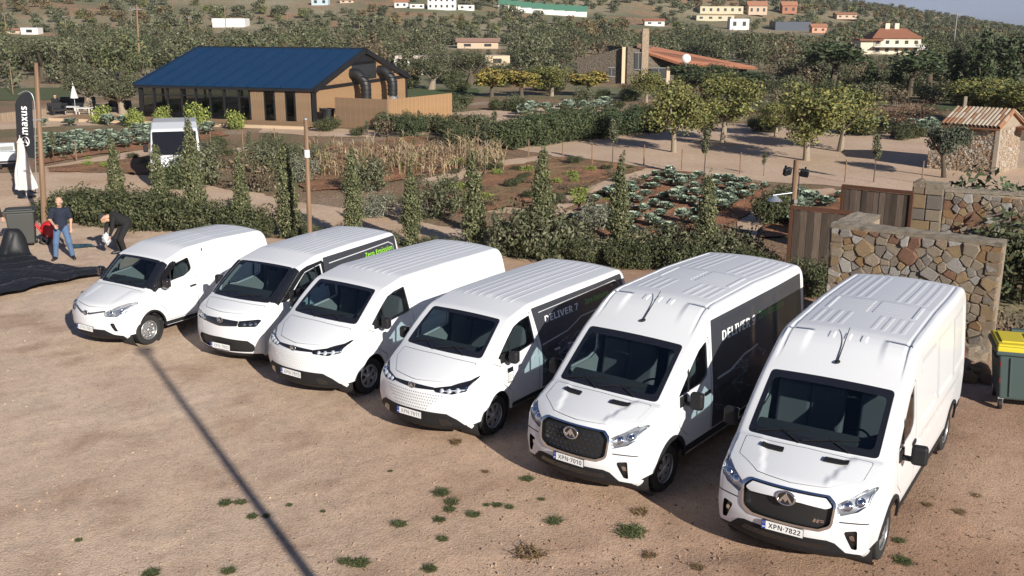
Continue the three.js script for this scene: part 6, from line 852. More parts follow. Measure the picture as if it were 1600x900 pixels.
// ---- olive trees
const oliveCrowns = [0, 1, 2].map((k) => leaves({ seed: 800 + k, n: 6500, blobs: crownBlobs(810 + k, 1.9, 2.7, 15, .7), size: .17, aspect: .4, colors: C.olive, fill: .36, hole: [1.2, -.3] })), oliveTrunk = trunkGeo(1.4, .26, .16, .2, 7, 5, 1.1, 1.0);
{
  const near = (u, v, top, w, l, i, bark) => { const p = G(u, v), h = reach(p.x, p.z, top), t = plant('olive_tree', l, 'olive tree', null, oliveCrowns[i % 3], oliveTrunk, bark ?? paleBark, [p.x, 0, p.z], u * .7); t.scale.set(w, h / 4.2, w); };
  { const p = G(1475, 278), h = reach(p.x, p.z, 190), g = leaves({ seed: 820, n: 4200, blobs: crownBlobs(821, 1.15, 1.95, 15, .5), size: .17, aspect: .4, colors: [[.06, .075, .05], [.085, .1, .065], [.045, .06, .035], [.12, .13, .09]], fill: .36, hole: [1.8, -.3] }), t = plant('olive_tree', 'small dark olive tree with a forked trunk in front of the chapel', 'olive tree', null, g, trunkGeo(1.2, .11, .08, -.2, 9, 5, .7, .7), barkMat, [p.x, 0, p.z], .4); t.scale.setScalar(h / 2.75); }
  near(137, 172, 100, 1.2, 'thick-trunked olive tree left of the pavilion', 0); near(193, 178, 112, 1.05, 'olive tree just left of the pavilion corner', 1); near(70, 120, 62, 1.9, 'large olive tree behind the green lawn, far left', 2, barkMat); near(15, 112, 64, 1.7, 'olive tree at the left edge behind the lawn', 0, barkMat); near(674, 140, 84, 1.25, 'pale olive tree with an upright trunk right of the pavilion', 1); near(735, 130, 78, 1.5, 'spreading olive tree before the tan shed', 2, barkMat); near(150, 118, 56, 1.8, 'olive tree behind the pavilion, left of the tall pole', 1, barkMat); near(255, 120, 70, 1.6, 'olive tree behind the blue roof on its left', 0, barkMat); near(700, 118, 74, 1.6, 'olive tree behind the pale one right of the pavilion', 0, barkMat);
}
{ // the grove: trees one can tell apart, then the far ones as one mass
  const mid = [0, 1, 2, 3, 4].map((k) => leaves({ seed: 830 + k, n: [1700, 1700, 1700, 1000, 1400][k], blobs: crownBlobs(840 + k, 2.45, 2.0, 13, .8), size: .3, aspect: .5, colors: [C.olive, C.olive, [[.065, .075, .036], [.09, .098, .05], [.04, .05, .022]], C.brown, [[.1, .12, .05], [.14, .14, .06], [.07, .09, .04]]][k], fill: .34, hole: [.9, -.25] })), mt = trunkGeo(1.4, .24, .16, .15, 17, 3, 1.0, .9);
  const r = rngOf(99), spots = [], blocked = (x, z) => { const d = -z, u = 800 + FOC * x / (d * Math.cos(PITCH) + CAM_H * Math.sin(PITCH)); if (d < 98 && u > 150 && u < 680) return true; if (d < 135 && u > 880 && u < 1210) return true; if (d > 175 && d < 232 && u > 1310 && u < 1450) return true; if (d < 118 && u > 600 && u < 900) return true; if (d < 96) return true; return false; };
  for (let d = 92; d < 800; d += 6.2 + d * .006) { const half = d * .56; for (let x = -half; x < half; x += 6.4 + d * .004) { const px = x + (r() - .5) * 3.5, pz = -d + (r() - .5) * 3.5; if (blocked(px, pz)) continue; const dens = fbm(px * .012, pz * .012, 3), far = d > 300; const open = far && fbm(px * .014 + 50, pz * .01 + 4, 3) > (px / d > .2 ? .36 : px / d > 0 ? .16 : .06); if (open && r() < .8) continue; if (r() < .06) continue; let sc = .75 + r() * .55; { const y0 = hill(px, pz), dd = -pz, uu = 800 + FOC * px / (dd * Math.cos(PITCH) + CAM_H * Math.sin(PITCH)), mgn = 2.3 * FOC / dd; let cap = 9; for (const q of clears) if (dd < q[3] + 4 && dd > 60 && uu > q[0] - mgn && uu < q[1] + mgn) cap = Math.min(cap, (reach(px, pz, q[2]) - y0) / 4.3); if (cap < .3) continue; sc = Math.min(sc, cap); } spots.push([px, pz, d, sc, dens > .12 && r() < .6 ? 3 : r() < .12 ? 4 : Math.floor(r() * 3), r() * 6.28]); } }
  spots.sort((a, b) => a[2] - b[2]); const inView = (s) => Math.abs(s[0] / s[2]) < .515, vis = spots.filter(inView), first = new Set(vis.slice(0, 285)), protos = {};
  for (const s of first) { const k = s[4], label = k === 3 ? 'brown half-bare tree in the olive grove beyond the garden' : 'grey-green olive tree in the grove beyond the garden', group = k === 3 ? 'brown trees of the grove' : 'olive trees of the grove', pos = [s[0], hill(s[0], s[1]), s[1]]; if (!protos[k]) { protos[k] = plant(k === 3 ? 'bare_tree' : 'grove_tree', label, 'tree', group, mid[k], mt, barkMat, pos, s[5], s[3]); } else dup(protos[k], pos, s[5], label, s[3]); }
  const rest = spots.filter((s) => !first.has(s)), mm = new THREE.Matrix4(), qq = new THREE.Quaternion(), cc = new THREE.Color();
  const far = leaves({ seed: 860, n: 420, blobs: crownBlobs(861, 2.6, 1.9, 10, .75), size: .55, aspect: .7, colors: [[.105, .112, .06], [.15, .152, .09], [.06, .068, .034]], fill: .3 });
  const im = new THREE.InstancedMesh(far, leafMat, rest.length); rest.forEach((s, i) => { qq.setFromAxisAngle(V3(0, 1, 0), s[5]); mm.compose(V3(s[0], hill(s[0], s[1]) - .2, s[1]), qq, V3(s[3] * .78, s[3] * .72, s[3] * .78)); im.setMatrixAt(i, mm); const b = s[4] === 3 ? [1.25, .9, .75] : s[4] === 4 ? [1.1, 1.1, .7] : [1, 1, 1], v = .75 + r() * .5; im.setColorAt(i, cc.setRGB(b[0] * v, b[1] * v, b[2] * v)); });
  im.name = 'distant_grove'; im.castShadow = im.receiveShadow = true; scene.add(im); stuffed(im, 'far olive groves covering the slope up to the ridge', 'grove');
  // tall dark cypresses and pines on the right
  const tall = leaves({ seed: 870, n: 2200, blobs: Array.from({ length: 16 }, (_, i) => [0, .4 + i * .5, 0, .95 * Math.sin(Math.PI * Math.pow(i / 16 * .85 + .12, .7)) + .15, .6, .95 * Math.sin(Math.PI * Math.pow(i / 16 * .85 + .12, .7)) + .15]), size: .4, aspect: .45, colors: C.dark, upright: 1.1, fill: .3, hole: [1.2, -.4] }), pine = leaves({ seed: 872, n: 1500, blobs: crownBlobs(873, 2.4, 4.6, 11, .6), size: .5, aspect: .4, colors: C.dark, fill: .35, hole: [.8, -.25] }), pt = trunkGeo(3.4, .22, .15, .1, 4, 4, 1, 1);
  for (const [u, v, top, w, l, g] of [[1530, 168, 40, 1, 'tallest dark cypress right of the mast, above the chapel', tall], [1512, 160, 60, .9, 'dark cypress just left of the tallest one', tall], [1572, 165, 68, 1, 'dark cypress right of the tallest one', tall], [1488, 158, 72, .9, 'slim dark cypress between the mast and the tallest cypress', tall], [1358, 148, 92, .8, 'slim dark cypress below the villa on its left', tall], [1420, 150, 84, 1.2, 'flat-topped dark pine below the villa', pine], [1300, 140, 62, 1.5, 'big brownish-dark tree left of the villa', pine], [1595, 150, 52, 1.5, 'dark pine at the right edge of the grove', pine], [1450, 145, 74, 1.4, 'dark pine right of the flat-topped one', pine], [1398, 148, 96, .7, 'slim cypress under the right end of the villa', tall]]) { const p = G(u, v), h = reach(p.x, p.z, top), t = plant(g === tall ? 'tall_cypress' : 'pine_tree', l, g === tall ? 'cypress' : 'pine', null, g, pt, barkMat, [p.x, 0, p.z], u); t.scale.set(w, h / (g === tall ? 8.6 : 6.4), w); }
}
// ---- tufts of weeds on the yard
{
  const r = rngOf(70), blade = (seed, n, c) => { const q = rngOf(seed), list = []; for (let i = 0; i < n; i++) { const a = q() * 6.28, d = Math.sqrt(q()) * .13, L = .05 + q() * .09, g = new THREE.PlaneGeometry(.016, L, 1, 2).translate(0, L / 2, 0), P = g.attributes.position; for (let k = 0; k < P.count; k++) { const y = P.getY(k) / L; P.setX(k, P.getX(k) * (1.1 - y)); P.setZ(k, L * .8 * y * y); } g.rotateX(.2 + q() * .7); g.rotateY(q() * 6.28); g.translate(Math.cos(a) * d, 0, Math.sin(a) * d); g.computeVertexNormals(); const v = .6 + q() * .7; list.push(tint(g, () => [c[0] * v, c[1] * v, c[2] * v])); } return merge(list); };
  const mat = std(lin(1, 1, 1), .85, { vertexColors: true, side: THREE.DoubleSide }), P = [blade(1, 150, [.09, .11, .035]), blade(2, 150, [.10, .115, .04]), blade(3, 110, [.2, .13, .06])];
  const L = [[690, 771, 1.3, 0], [706, 786, 1.1, 1], [702, 797, .9, 0], [740, 805, 1, 1], [777, 790, .8, 0], [796, 793, .7, 1], [824, 749, 1, 0], [866, 815, 1.2, 1], [986, 833, 1.9, 0], [623, 820, 1.1, 1], [687, 813, .9, 0], [691, 843, .8, 1], [352, 787, 1, 0], [376, 786, .9, 1], [394, 808, .8, 0], [416, 807, .6, 1], [562, 881, 1.3, 0], [540, 878, .9, 1], [712, 692, 1.1, 2], [826, 866, 1.9, 2], [1000, 801, 1.2, 2], [1015, 869, 1, 2], [672, 890, 1, 0], [236, 897, 1.1, 0], [1412, 878, 1.2, 0], [1405, 846, .8, 1], [1500, 801, .9, 2], [358, 893, .9, 1], [758, 738, .6, 2], [610, 737, .4, 1], [846, 781, .5, 1], [123, 845, .5, 0], [1090, 888, .9, 2], [1450, 790, .7, 2], [1525, 775, .7, 2], [452, 790, .5, 0], [505, 800, .4, 1], [760, 790, .5, 0]];
  for (const [u, v, s, k] of L) { const p = G(u, v), m = solo('weed_tuft', P[k], mat, k === 2 ? 'dry brown weed tuft on the gravel in front of the vans' : 'small green weed tuft on the gravel in front of the vans', 'weed', k === 2 ? 'dry tufts on the yard' : 'green tufts on the yard'); m.position.set(p.x, .008, p.z); m.rotation.y = r() * 6; m.scale.set(s * .75, s * .42, s * .62); }
}
// ================================================================ posts, bins, flag, people and the rest
const poleGeo = (h, r0, r1, lean = 0) => { const g = new THREE.CylinderGeometry(r1, r0, h, 12, 6).translate(0, h / 2, 0), P = g.attributes.position; for (let i = 0; i < P.count; i++) { P.setX(i, P.getX(i) + lean * P.getY(i)); } g.computeVertexNormals(); return g; };
{
  const p = G(1231, 436), h = reach(p.x, p.z, 249), t = thing('lamp_post', 'wooden post carrying floodlights and a lamp, left of the board gates', 'lamp post', [p.x, 0, p.z]);
  part('post', poleGeo(h, .085, .07), BM.pole, t);
  for (const [x, y, a] of [[-.24, h - .28, .5], [.2, h - .32, -.4]]) { const g = new THREE.Group(); g.name = 'floodlight'; g.position.set(x, y, .1); g.rotation.set(.35, a, 0); t.add(g); part('floodlight_housing', rbx(.22, .2, .12, .03), BM.black, g); part('floodlight_glass', bx(.17, .15, .01, 0, 0, .066), VM.lens, g); part('bracket', bx(.04, .16, .04, 0, .05, -.08), BM.black, g); }
  part('cross_arm', rod(V3(-.55, h - .9, .05), V3(.1, h - .82, .02), .018), BM.galv, t); { const g = new THREE.Group(); g.name = 'lantern'; g.position.set(-.5, h - 1.02, .05); t.add(g); part('lantern_shade', new THREE.ConeGeometry(.2, .16, 18, 1, true).translate(0, .06, 0), BM.galv, g); part('lantern_globe', new THREE.SphereGeometry(.1, 14, 10).translate(0, -.04, 0), VM.lens, g); }
  part('junction_box', [rbx(.12, .2, .1, .02, -.02, h - 1.5, .1), rbx(.1, .12, .08, .02, .02, h - 1.05, .1)], BM.grey, t); part('cable', tube([V3(.08, h - .3, .06), V3(.09, h - 1.2, .07), V3(.08, .4, .08)], .012), BM.black, t);
}
{ const p = G(485, 388), h = reach(p.x, p.z, 187), t = thing('post', 'slim pale wooden post among the cypresses left of the second van roof', 'post', [p.x, 0, p.z]); part('post_shaft', poleGeo(h, .075, .06, .012), BM.pole, t); part('post_cap', new THREE.CylinderGeometry(.065, .065, .04, 12).translate(.012 * h, h + .01, 0), BM.galv, t); part('sleeve', new THREE.CylinderGeometry(.085, .085, .22, 12).translate(.012 * h * .72, h * .74, 0), BM.white, t); }
{ const p = G(70, 352), h = reach(p.x, p.z, 100), t = thing('post', 'leaning weathered wooden pole behind the flag at the left', 'pole', [p.x, 0, p.z]); part('post_shaft', poleGeo(h, .1, .065, .06), BM.pole, t); part('wire_bracket', bx(.3, .04, .06, .06 * h * .66, h * .66, .08), BM.galv, t); }
// utility poles among the trees
{
  const mk = (u, v, top, r, cross, l) => { const p = Gt(u, v) ?? G(u, v), h = reach(p.x, p.z, top) - p.y, t = thing('utility_pole', l, 'utility pole', [p.x, p.y, p.z]); part('pole_shaft', poleGeo(h, r, r * .7, cross < 0 ? .035 : 0), cross === 2 ? BM.galv : BM.pole, t); if (cross) part('crossarm', [bx(Math.abs(cross) * 1.1, .12, .12, cross < 0 ? .035 * h : 0, h - .5, 0), ...[-.4, 0, .4].map((x) => new THREE.CylinderGeometry(.05, .06, .2, 8).translate(x, h - .35, 0))], BM.grey, t); };
  mk(219, 128, 8, .14, -1, 'tall wooden utility pole left of the pavilion roof'); mk(297, 72, 24, .1, 1, 'wooden utility pole behind the pavilion roof, upper left'); mk(10, 60, 20, .12, 1, 'utility pole at the far left edge'); mk(104, 60, 24, .1, 1, 'utility pole above the white house at the far left'); mk(206, 50, 14, .1, 1, 'thin pole left of the tall wooden one, far off'); mk(449, 52, 18, .12, 1, 'thin utility pole in the grove above the blue roof'); mk(561, 52, 34, .12, 0, 'short pale pole in the grove above the roof ridge'); mk(686, 56, 38, .12, 0, 'short pale pole in the grove right of centre'); mk(1488, 84, 16, .12, 2, 'thin grey mast right of the villa'); mk(1308, 128, 92, .07, 0, 'thin pole under the brownish tree left of the villa'); mk(352, 44, 8, .1, 1, 'thin pole beside the greenhouse'); mk(332, 58, 36, .08, 0, 'short pole left of the greenhouse'); mk(20, 150, 100, .05, 0, 'thin grey pole left of the flag'); mk(270, 25, 0, .12, 0, 'far pole at the top edge above the pavilion');
}
// garden fence posts
{ const g = poleGeo(.95, .03, .025); for (const [u, v] of [[879, 253], [925, 256], [1065, 266], [1006, 258], [1156, 272], [1320, 285], [1440, 287], [826, 248], [700, 228], [745, 222], [380, 232], [430, 228], [330, 235], [120, 252], [840, 206], [945, 192]]) { const p = G(u, v), m = solo('fence_stake', g, BM.pole, 'thin wooden stake along a garden path', 'stake', 'stakes along the garden paths'); m.position.set(p.x, 0, p.z); } }
// ---- lamp post out of the frame at the lower right: its shadow crosses the yard
{ const d = V3(Math.cos(SUN_AZ), 0, Math.sin(SUN_AZ)), tip = G(226, 548), h = 8.2, len = h / Math.tan(SUN_EL), b = tip.clone().addScaledVector(d, -len), t = thing('street_lamp', 'tall post outside the frame that throws the long shadow on the gravel', 'lamp post', [b.x, 0, b.z]); part('mast', poleGeo(h, .085, .06), BM.galv, t); part('lamp_head', rbx(.3, .14, .3, .05, 0, h, 0), BM.black, t); }
// ---- wheeled containers
{
  const p = G(1549, 641), ry = -.30, t = thing('waste_container', 'large grey-green four-wheeled waste container with a yellow lid at the right edge', 'waste container', [p.x, 0, p.z], ry), W = 1.37, D = .95, body = std(lin(.055, .085, .085), .5), yl = std(lin(.62, .5, .03), .5);
  const taper = (g) => { const P = g.attributes.position; for (let i = 0; i < P.count; i++) { const k = lerp(.86, 1, clamp((P.getY(i) - .2) / .85)); P.setX(i, W / 2 + (P.getX(i) - W / 2) * k); P.setZ(i, -D / 2 + (P.getZ(i) + D / 2) * k); } g.computeVertexNormals(); return g; };
  part('container_body', taper(new RoundedBoxGeometry(W, .85, D, 5, .05).translate(W / 2, .62, -D / 2)), body, t); part('container_rim', rbx(W + .1, .1, D + .1, .03, W / 2, 1.07, -D / 2), body, t);
  for (const x of [.2, .68, 1.16]) part('container_rib', taper(rbx(.03, .72, .04, .012, x, .62, .008)), body, t);
  part('container_lid', [rbx(W + .06, .09, D * .96, .04, W / 2, 1.16, -D / 2), rbx(W + .08, .1, .1, .03, W / 2, 1.13, .0)], yl, t); for (const x of [.24, .68, 1.12]) part('lid_panel', rbx(.38, .03, .62, .012, x, 1.215, -D / 2), yl, t);
  part('lid_hinge', [rbx(.3, .08, .12, .02, .45, 1.2, -D - .02), rbx(.3, .08, .12, .02, 1.0, 1.2, -D - .02)], body, t);
  for (const [x, z] of [[.14, -.12], [W - .14, -.12], [.14, -D + .12], [W - .14, -D + .12]]) { const g = new THREE.Group(); g.name = 'castor'; g.position.set(x, 0, z); t.add(g); part('castor_wheel', new THREE.CylinderGeometry(.1, .1, .05, 18).rotateZ(Math.PI / 2).translate(0, .1, 0), BM.black, g); part('castor_fork', [bx(.1, .03, .09, 0, .215, 0), bx(.012, .15, .05, .035, .15, 0), bx(.012, .15, .05, -.035, .15, 0)], BM.galv, g); }
  part('side_handle', [rod(V3(-.02, .95, -.1), V3(-.02, .95, -.45), .018), rod(V3(-.02, .95, -.1), V3(.05, .95, -.1), .015), rod(V3(-.02, .95, -.45), V3(.05, .95, -.45), .015)], BM.black, t); part('reflector', [rbx(.015, .09, .06, .004, .055, .86, -.03), rbx(.015, .09, .06, .004, .075, .55, -.06)], VM.red, t);
}
{
  const p = G(38, 384), t = thing('wheelie_bin', 'dark grey two-wheeled bin with its lid shut, left of the standing man', 'waste bin', [p.x, 0, p.z], .35), m = std(lin(.05, .052, .048), .6), P0 = new RoundedBoxGeometry(.78, .95, .7, 4, .05).translate(0, .58, 0), P = P0.attributes.position; for (let i = 0; i < P.count; i++) { const k = lerp(.82, 1, P.getY(i) / 1.05); P.setX(i, P.getX(i) * k); P.setZ(i, P.getZ(i) * k); } P0.computeVertexNormals();
  part('bin_body', P0, m, t); part('bin_lid', [rbx(.86, .07, .78, .03, 0, 1.08, 0), rbx(.7, .05, .5, .02, 0, 1.12, 0)], m, t); part('bin_handle', rod(V3(-.35, 1.02, -.45), V3(.35, 1.02, -.45), .02), BM.black, t); for (const x of [-.32, .32]) part('bin_wheel', new THREE.CylinderGeometry(.11, .11, .06, 18).rotateZ(Math.PI / 2).translate(x, .11, -.3), BM.black, t);
  const q = G(72, 380), c = thing('sack_truck', 'red trolley with a slanted handle between the dark bin and the standing man', 'trolley', [q.x, 0, q.z], .3), red = std(lin(.45, .015, .02), .45); part('trolley_frame', [tube([V3(-.62, 1.05, 0), V3(-.3, .72, .02), V3(.02, .3, .05)], .03), tube([V3(-.62, 1.05, .22), V3(-.3, .72, .22), V3(.02, .3, .22)], .03), rod(V3(-.62, 1.05, 0), V3(-.62, 1.05, .22), .03)], red, c); part('trolley_tub', new THREE.SphereGeometry(.27, 18, 12).scale(1, 1.05, .8).translate(.16, .42, .12), red, c); part('trolley_wheel', [0, .26].map((z) => new THREE.TorusGeometry(.12, .04, 8, 18).translate(.02, .16, z)), BM.black, c);
}
{ // folded parasol and banner
  const p = G(42, 309), t = thing('parasol', 'folded white parasol on a stand left of the leaning pole', 'parasol', [p.x, 0, p.z]), h = 2.3, g = new THREE.CylinderGeometry(.1, .34, 1.75, 40, 10, true), P = g.attributes.position; for (let i = 0; i < P.count; i++) { const a = Math.atan2(P.getZ(i), P.getX(i)), y = P.getY(i), k = 1 + .2 * Math.sin(a * 8 + y * 1.2) * clamp(.7 - y * .5) + .12 * Math.sin(y * 5 + a); P.setX(i, P.getX(i) * k); P.setZ(i, P.getZ(i) * k); } g.translate(0, 1.22, 0); g.computeVertexNormals();
  part('canopy', g, std(lin(.72, .66, .6), .9, { side: THREE.DoubleSide }), t); part('canopy_top', new THREE.ConeGeometry(.14, .22, 16).translate(0, 2.18, 0), std(lin(.72, .66, .6), .9), t); part('pole', poleGeo(2.35, .03, .025), BM.galv, t); part('base', new THREE.CylinderGeometry(.3, .34, .09, 20).translate(0, .045, 0), BM.black, t);
  const q = G(44, 302), ht = reach(q.x, q.z, 144), hb = reach(q.x, q.z, 248), f = thing('banner_flag', 'black feather banner with vertical white lettering and a round emblem', 'flag', [q.x, 0, q.z]), w = .66; f.rotation.z = -.07;
  const sh = new THREE.Shape(); sh.moveTo(-w / 2, hb); sh.lineTo(w / 2, hb); sh.lineTo(w / 2 - .02, ht); sh.quadraticCurveTo(-w * .25, ht - .02, -w / 2, ht - .5); sh.closePath();
  const fg = new THREE.ExtrudeGeometry(sh, { depth: .012, bevelEnabled: false }); const FP = fg.attributes.position, uv = fg.attributes.uv; for (let i = 0; i < FP.count; i++) { uv.setXY(i, (FP.getX(i) + w / 2) / w, (FP.getY(i) - hb) / (ht - hb)); }
  const fm = canvasTex(192, 800, (x, W, H) => { x.fillStyle = '#1b1d24'; x.fillRect(0, 0, W, H); x.strokeStyle = x.fillStyle = '#e8e8ea'; x.lineWidth = 11; x.beginPath(); x.ellipse(W * .48, H * .75, 42, 54, 0, 0, 7); x.stroke(); x.beginPath(); x.moveTo(W * .48 - 26, H * .75 + 26); x.lineTo(W * .48, H * .75 - 30); x.lineTo(W * .48 + 26, H * .75 + 26); x.lineTo(W * .48, H * .75 + 4); x.closePath(); x.stroke(); x.save(); x.translate(W * .66, H * .66); x.rotate(-Math.PI / 2); x.font = 'bold 112px sans-serif'; x.fillText('maxus', 0, 0, H * .46); x.restore(); });
  part('banner_cloth', fg.translate(0, 0, -.006), std(lin(1, 1, 1), .8, { map: fm }), f); part('banner_pole', tube([V3(w / 2, 0, 0), V3(w / 2 + .01, hb, 0), V3(w / 2, ht - .1, 0), V3(.1, ht + .03, 0), V3(-w * .3, ht - .12, 0)], .018, 40), BM.galv, f); part('banner_base', [rod(V3(w / 2 - .4, .03, .3), V3(w / 2 + .4, .03, -.3), .025), rod(V3(w / 2 - .4, .03, -.3), V3(w / 2 + .4, .03, .3), .025)], BM.black, f);
}
{ // white utility cart at the left edge
  const p = G(14, 262), t = thing('utility_cart', 'small white boxy cart with dark wheels behind the black banner', 'cart', [p.x, 0, p.z], .4), w = std(lin(.66, .7, .72), .5); t.scale.setScalar(.68); part('cart_body', [rbx(1.0, .75, 1.5, .06, 0, .75, 0)], w, t); part('cart_cab', rbx(.96, .62, .7, .06, 0, 1.3, -.25), w, t); part('cart_screen', bx(.8, .4, .02, 0, 1.36, .11, 0, -.25), BM.dark, t); for (const [x, z] of [[-.45, .5], [.45, .5], [-.45, -.5], [.45, -.5]]) part('cart_wheel', new THREE.CylinderGeometry(.27, .27, .16, 20).rotateZ(Math.PI / 2).translate(x, .27, z), VM.rubber, t); part('cart_bumper', rbx(1.0, .12, .1, .03, 0, .5, .77), BM.black, t);
}
{ // minibus parked beyond the hedge: roof, dark windscreen turned to the right
  const p = G(276, 294), t = thing('minibus', 'white minibus parked beyond the hedge, half hidden by cypresses', 'minibus', [p.x, 0, p.z - .2], .3), W = 1.95, H = 2.35, L = 4.6, f = 0;
  const prof = filletPoly([[0, .35, .1], [0, 1.0, .25], [.35, 1.25, .2], [1.0, 2.15, .35], [2.0, 2.35, .6], [L, 2.3, .25], [L, .35, .1]], true, 5), sh = new THREE.Shape(prof.map((q) => V2(-q[0], q[1]))), g = new THREE.ExtrudeGeometry(sh, { depth: W - .16, bevelEnabled: true, bevelSize: .07, bevelThickness: .08, bevelSegments: 3 }); g.rotateY(-Math.PI / 2); g.translate((W - .16) / 2 + .0, 0, 0);
  const P = g.attributes.position; for (let i = 0; i < P.count; i++) P.setX(i, P.getX(i) * (1 - .08 * clamp((P.getY(i) - 1.1) / 1.2))); g.computeVertexNormals(); part('body', g, VM.paint, t);
  const sl = Math.atan2(.65, .9); part('windshield', (() => { const q = new RoundedBoxGeometry(W * .86, 1.05, .03, 2, .01); q.rotateX(-sl * 1.0); return q.translate(0, 1.72, -.5); })(), VM.gloss, t); for (const s of [-1, 1]) { part('side_window', rbx(.03, .55, 2.9, .01, s * (W / 2 - .01), 1.62, -2.6), VM.gloss, t); part('headlight', rbx(.34, .16, .1, .04, s * .68, .95, .02), VM.lamp, t); part('wing_mirror', rbx(.18, .28, .12, .04, s * (W / 2 + .16), 1.5, -.75), VM.black, t); for (const z of [-.95, -3.6]) part('wheel', new THREE.CylinderGeometry(.34, .34, .22, 24).rotateZ(Math.PI / 2).translate(s * (W / 2 - .1), .34, z), VM.rubber, t); }
  part('bumper', rbx(W - .1, .22, .14, .05, 0, .48, .06), VM.black, t); part('grille', rbx(.9, .14, .05, .03, 0, .78, .07), VM.black, t); part('number_plate', bx(.5, .11, .02, 0, .52, .14), VM.lamp, t);
}
{ // a near-black humped sheet over the dark patch of ground at the left
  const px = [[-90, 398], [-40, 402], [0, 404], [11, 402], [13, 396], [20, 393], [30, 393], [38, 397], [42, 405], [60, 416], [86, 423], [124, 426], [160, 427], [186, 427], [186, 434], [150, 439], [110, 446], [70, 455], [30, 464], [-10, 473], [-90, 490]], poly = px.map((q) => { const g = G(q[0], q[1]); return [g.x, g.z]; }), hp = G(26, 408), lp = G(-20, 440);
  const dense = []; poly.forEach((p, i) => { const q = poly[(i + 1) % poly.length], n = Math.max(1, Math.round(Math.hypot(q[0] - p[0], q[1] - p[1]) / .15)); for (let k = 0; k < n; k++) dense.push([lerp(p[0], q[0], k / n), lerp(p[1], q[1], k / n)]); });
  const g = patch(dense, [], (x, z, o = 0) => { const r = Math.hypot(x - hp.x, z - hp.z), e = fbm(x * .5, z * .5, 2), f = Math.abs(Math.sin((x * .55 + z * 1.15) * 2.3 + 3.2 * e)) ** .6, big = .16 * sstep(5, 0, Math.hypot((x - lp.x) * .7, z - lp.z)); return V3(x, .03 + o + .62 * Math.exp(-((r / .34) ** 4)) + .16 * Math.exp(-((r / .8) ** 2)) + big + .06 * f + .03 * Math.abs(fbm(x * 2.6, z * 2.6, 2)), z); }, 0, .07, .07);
  const t = thing('black_sheet', 'near-black sheet on the gravel left of the first van, with one hump', 'cloth'); part('humped_sheet', g, phys(lin(.012, .0125, .015), .55, { sheen: .3, sheenColor: lin(.2, .2, .22), sheenRoughness: .5 }), t);
  const c = G(126, 386), cl = patch(wobble([[c.x - .5, c.z - .2], [c.x + .1, c.z - .35], [c.x + .55, c.z + .05], [c.x - .1, c.z + .3]], .06, .2, 2), [], (x, z, o = 0) => V3(x, .03 + o + .06 * Math.abs(fbm(x * 2.3, z * 3, 3)), z), 0, .06, .06); solo('cloth', cl, std(lin(.03, .085, .12), .9), 'crumpled dark blue-green cloth on the gravel right of the standing man', 'cloth');
}
// ---- people
function mcMesh(prims, lo, hi, cell, k) { // smooth union of tapered capsules [[ax, ay, az], [bx, by, bz], ra, rb, flat]
  const c = V3().addVectors(lo, hi).multiplyScalar(.5), half = Math.max(hi.x - lo.x, hi.y - lo.y, hi.z - lo.z) / 2 + cell * 3, N = Math.min(150, Math.ceil(half * 2 / cell)), mc = new MarchingCubes(N, new THREE.MeshBasicMaterial(), false, false, 120000);
  mc.isolation = 0; const pr = prims.map((p) => ({ a: V3(...p[0]), d: V3(...p[1]).sub(V3(...p[0])), ra: p[2], rb: p[3], f: p[4] ?? 1, sub: p[5] }));
  const q = V3(), hN = N / 2; for (let z = 0; z < N; z++) for (let y = 0; y < N; y++) for (let x = 0; x < N; x++) {
    const X = c.x + (x - hN) / hN * half, Y = c.y + (y - hN) / hN * half, Z = c.z + (z - hN) / hN * half; let acc = 0, mn = 9;
    for (const p of pr) { q.set(X - p.a.x, Y - p.a.y, Z - p.a.z); const t = clamp(q.dot(p.d) / (p.d.lengthSq() || 1)), dx = q.x - p.d.x * t, dy = q.y - p.d.y * t, dz = (q.z - p.d.z * t) / p.f, d = Math.hypot(dx, dy, dz) - lerp(p.ra, p.rb, t); acc += Math.exp(-d / k); mn = Math.min(mn, d); }
    mc.field[z * N * N + y * N + x] = acc > 1e-30 ? k * Math.log(acc) : -mn;
  }
  mc.update(); const n = mc.count, g = new THREE.BufferGeometry(), pos = new Float32Array(n * 3); for (let i = 0; i < n * 3; i += 3) { pos[i] = mc.positionArray[i] * half + c.x; pos[i + 1] = mc.positionArray[i + 1] * half + c.y; pos[i + 2] = mc.positionArray[i + 2] * half + c.z; }
  g.setAttribute('position', new THREE.BufferAttribute(pos, 3)); const w = mergeVertices(g, 1e-4); w.computeVertexNormals(); w.setAttribute('uv', new THREE.Float32BufferAttribute(new Float32Array(w.attributes.position.count * 2), 2)); return w;
}
const skin = std(lin(.48, .28, .19), .6);
function box3(prims, pad = .06) { const lo = V3(9, 9, 9), hi = V3(-9, -9, -9); for (const p of prims) for (const e of [p[0], p[1]]) { const r = Math.max(p[2], p[3]) + pad; lo.min(V3(e[0] - r, e[1] - r, e[2] - r)); hi.max(V3(e[0] + r, e[1] + r, e[2] + r)); } return [lo, hi]; }
const mcAuto = (prims, cell, k) => mcMesh(prims, ...box3(prims), cell, k);
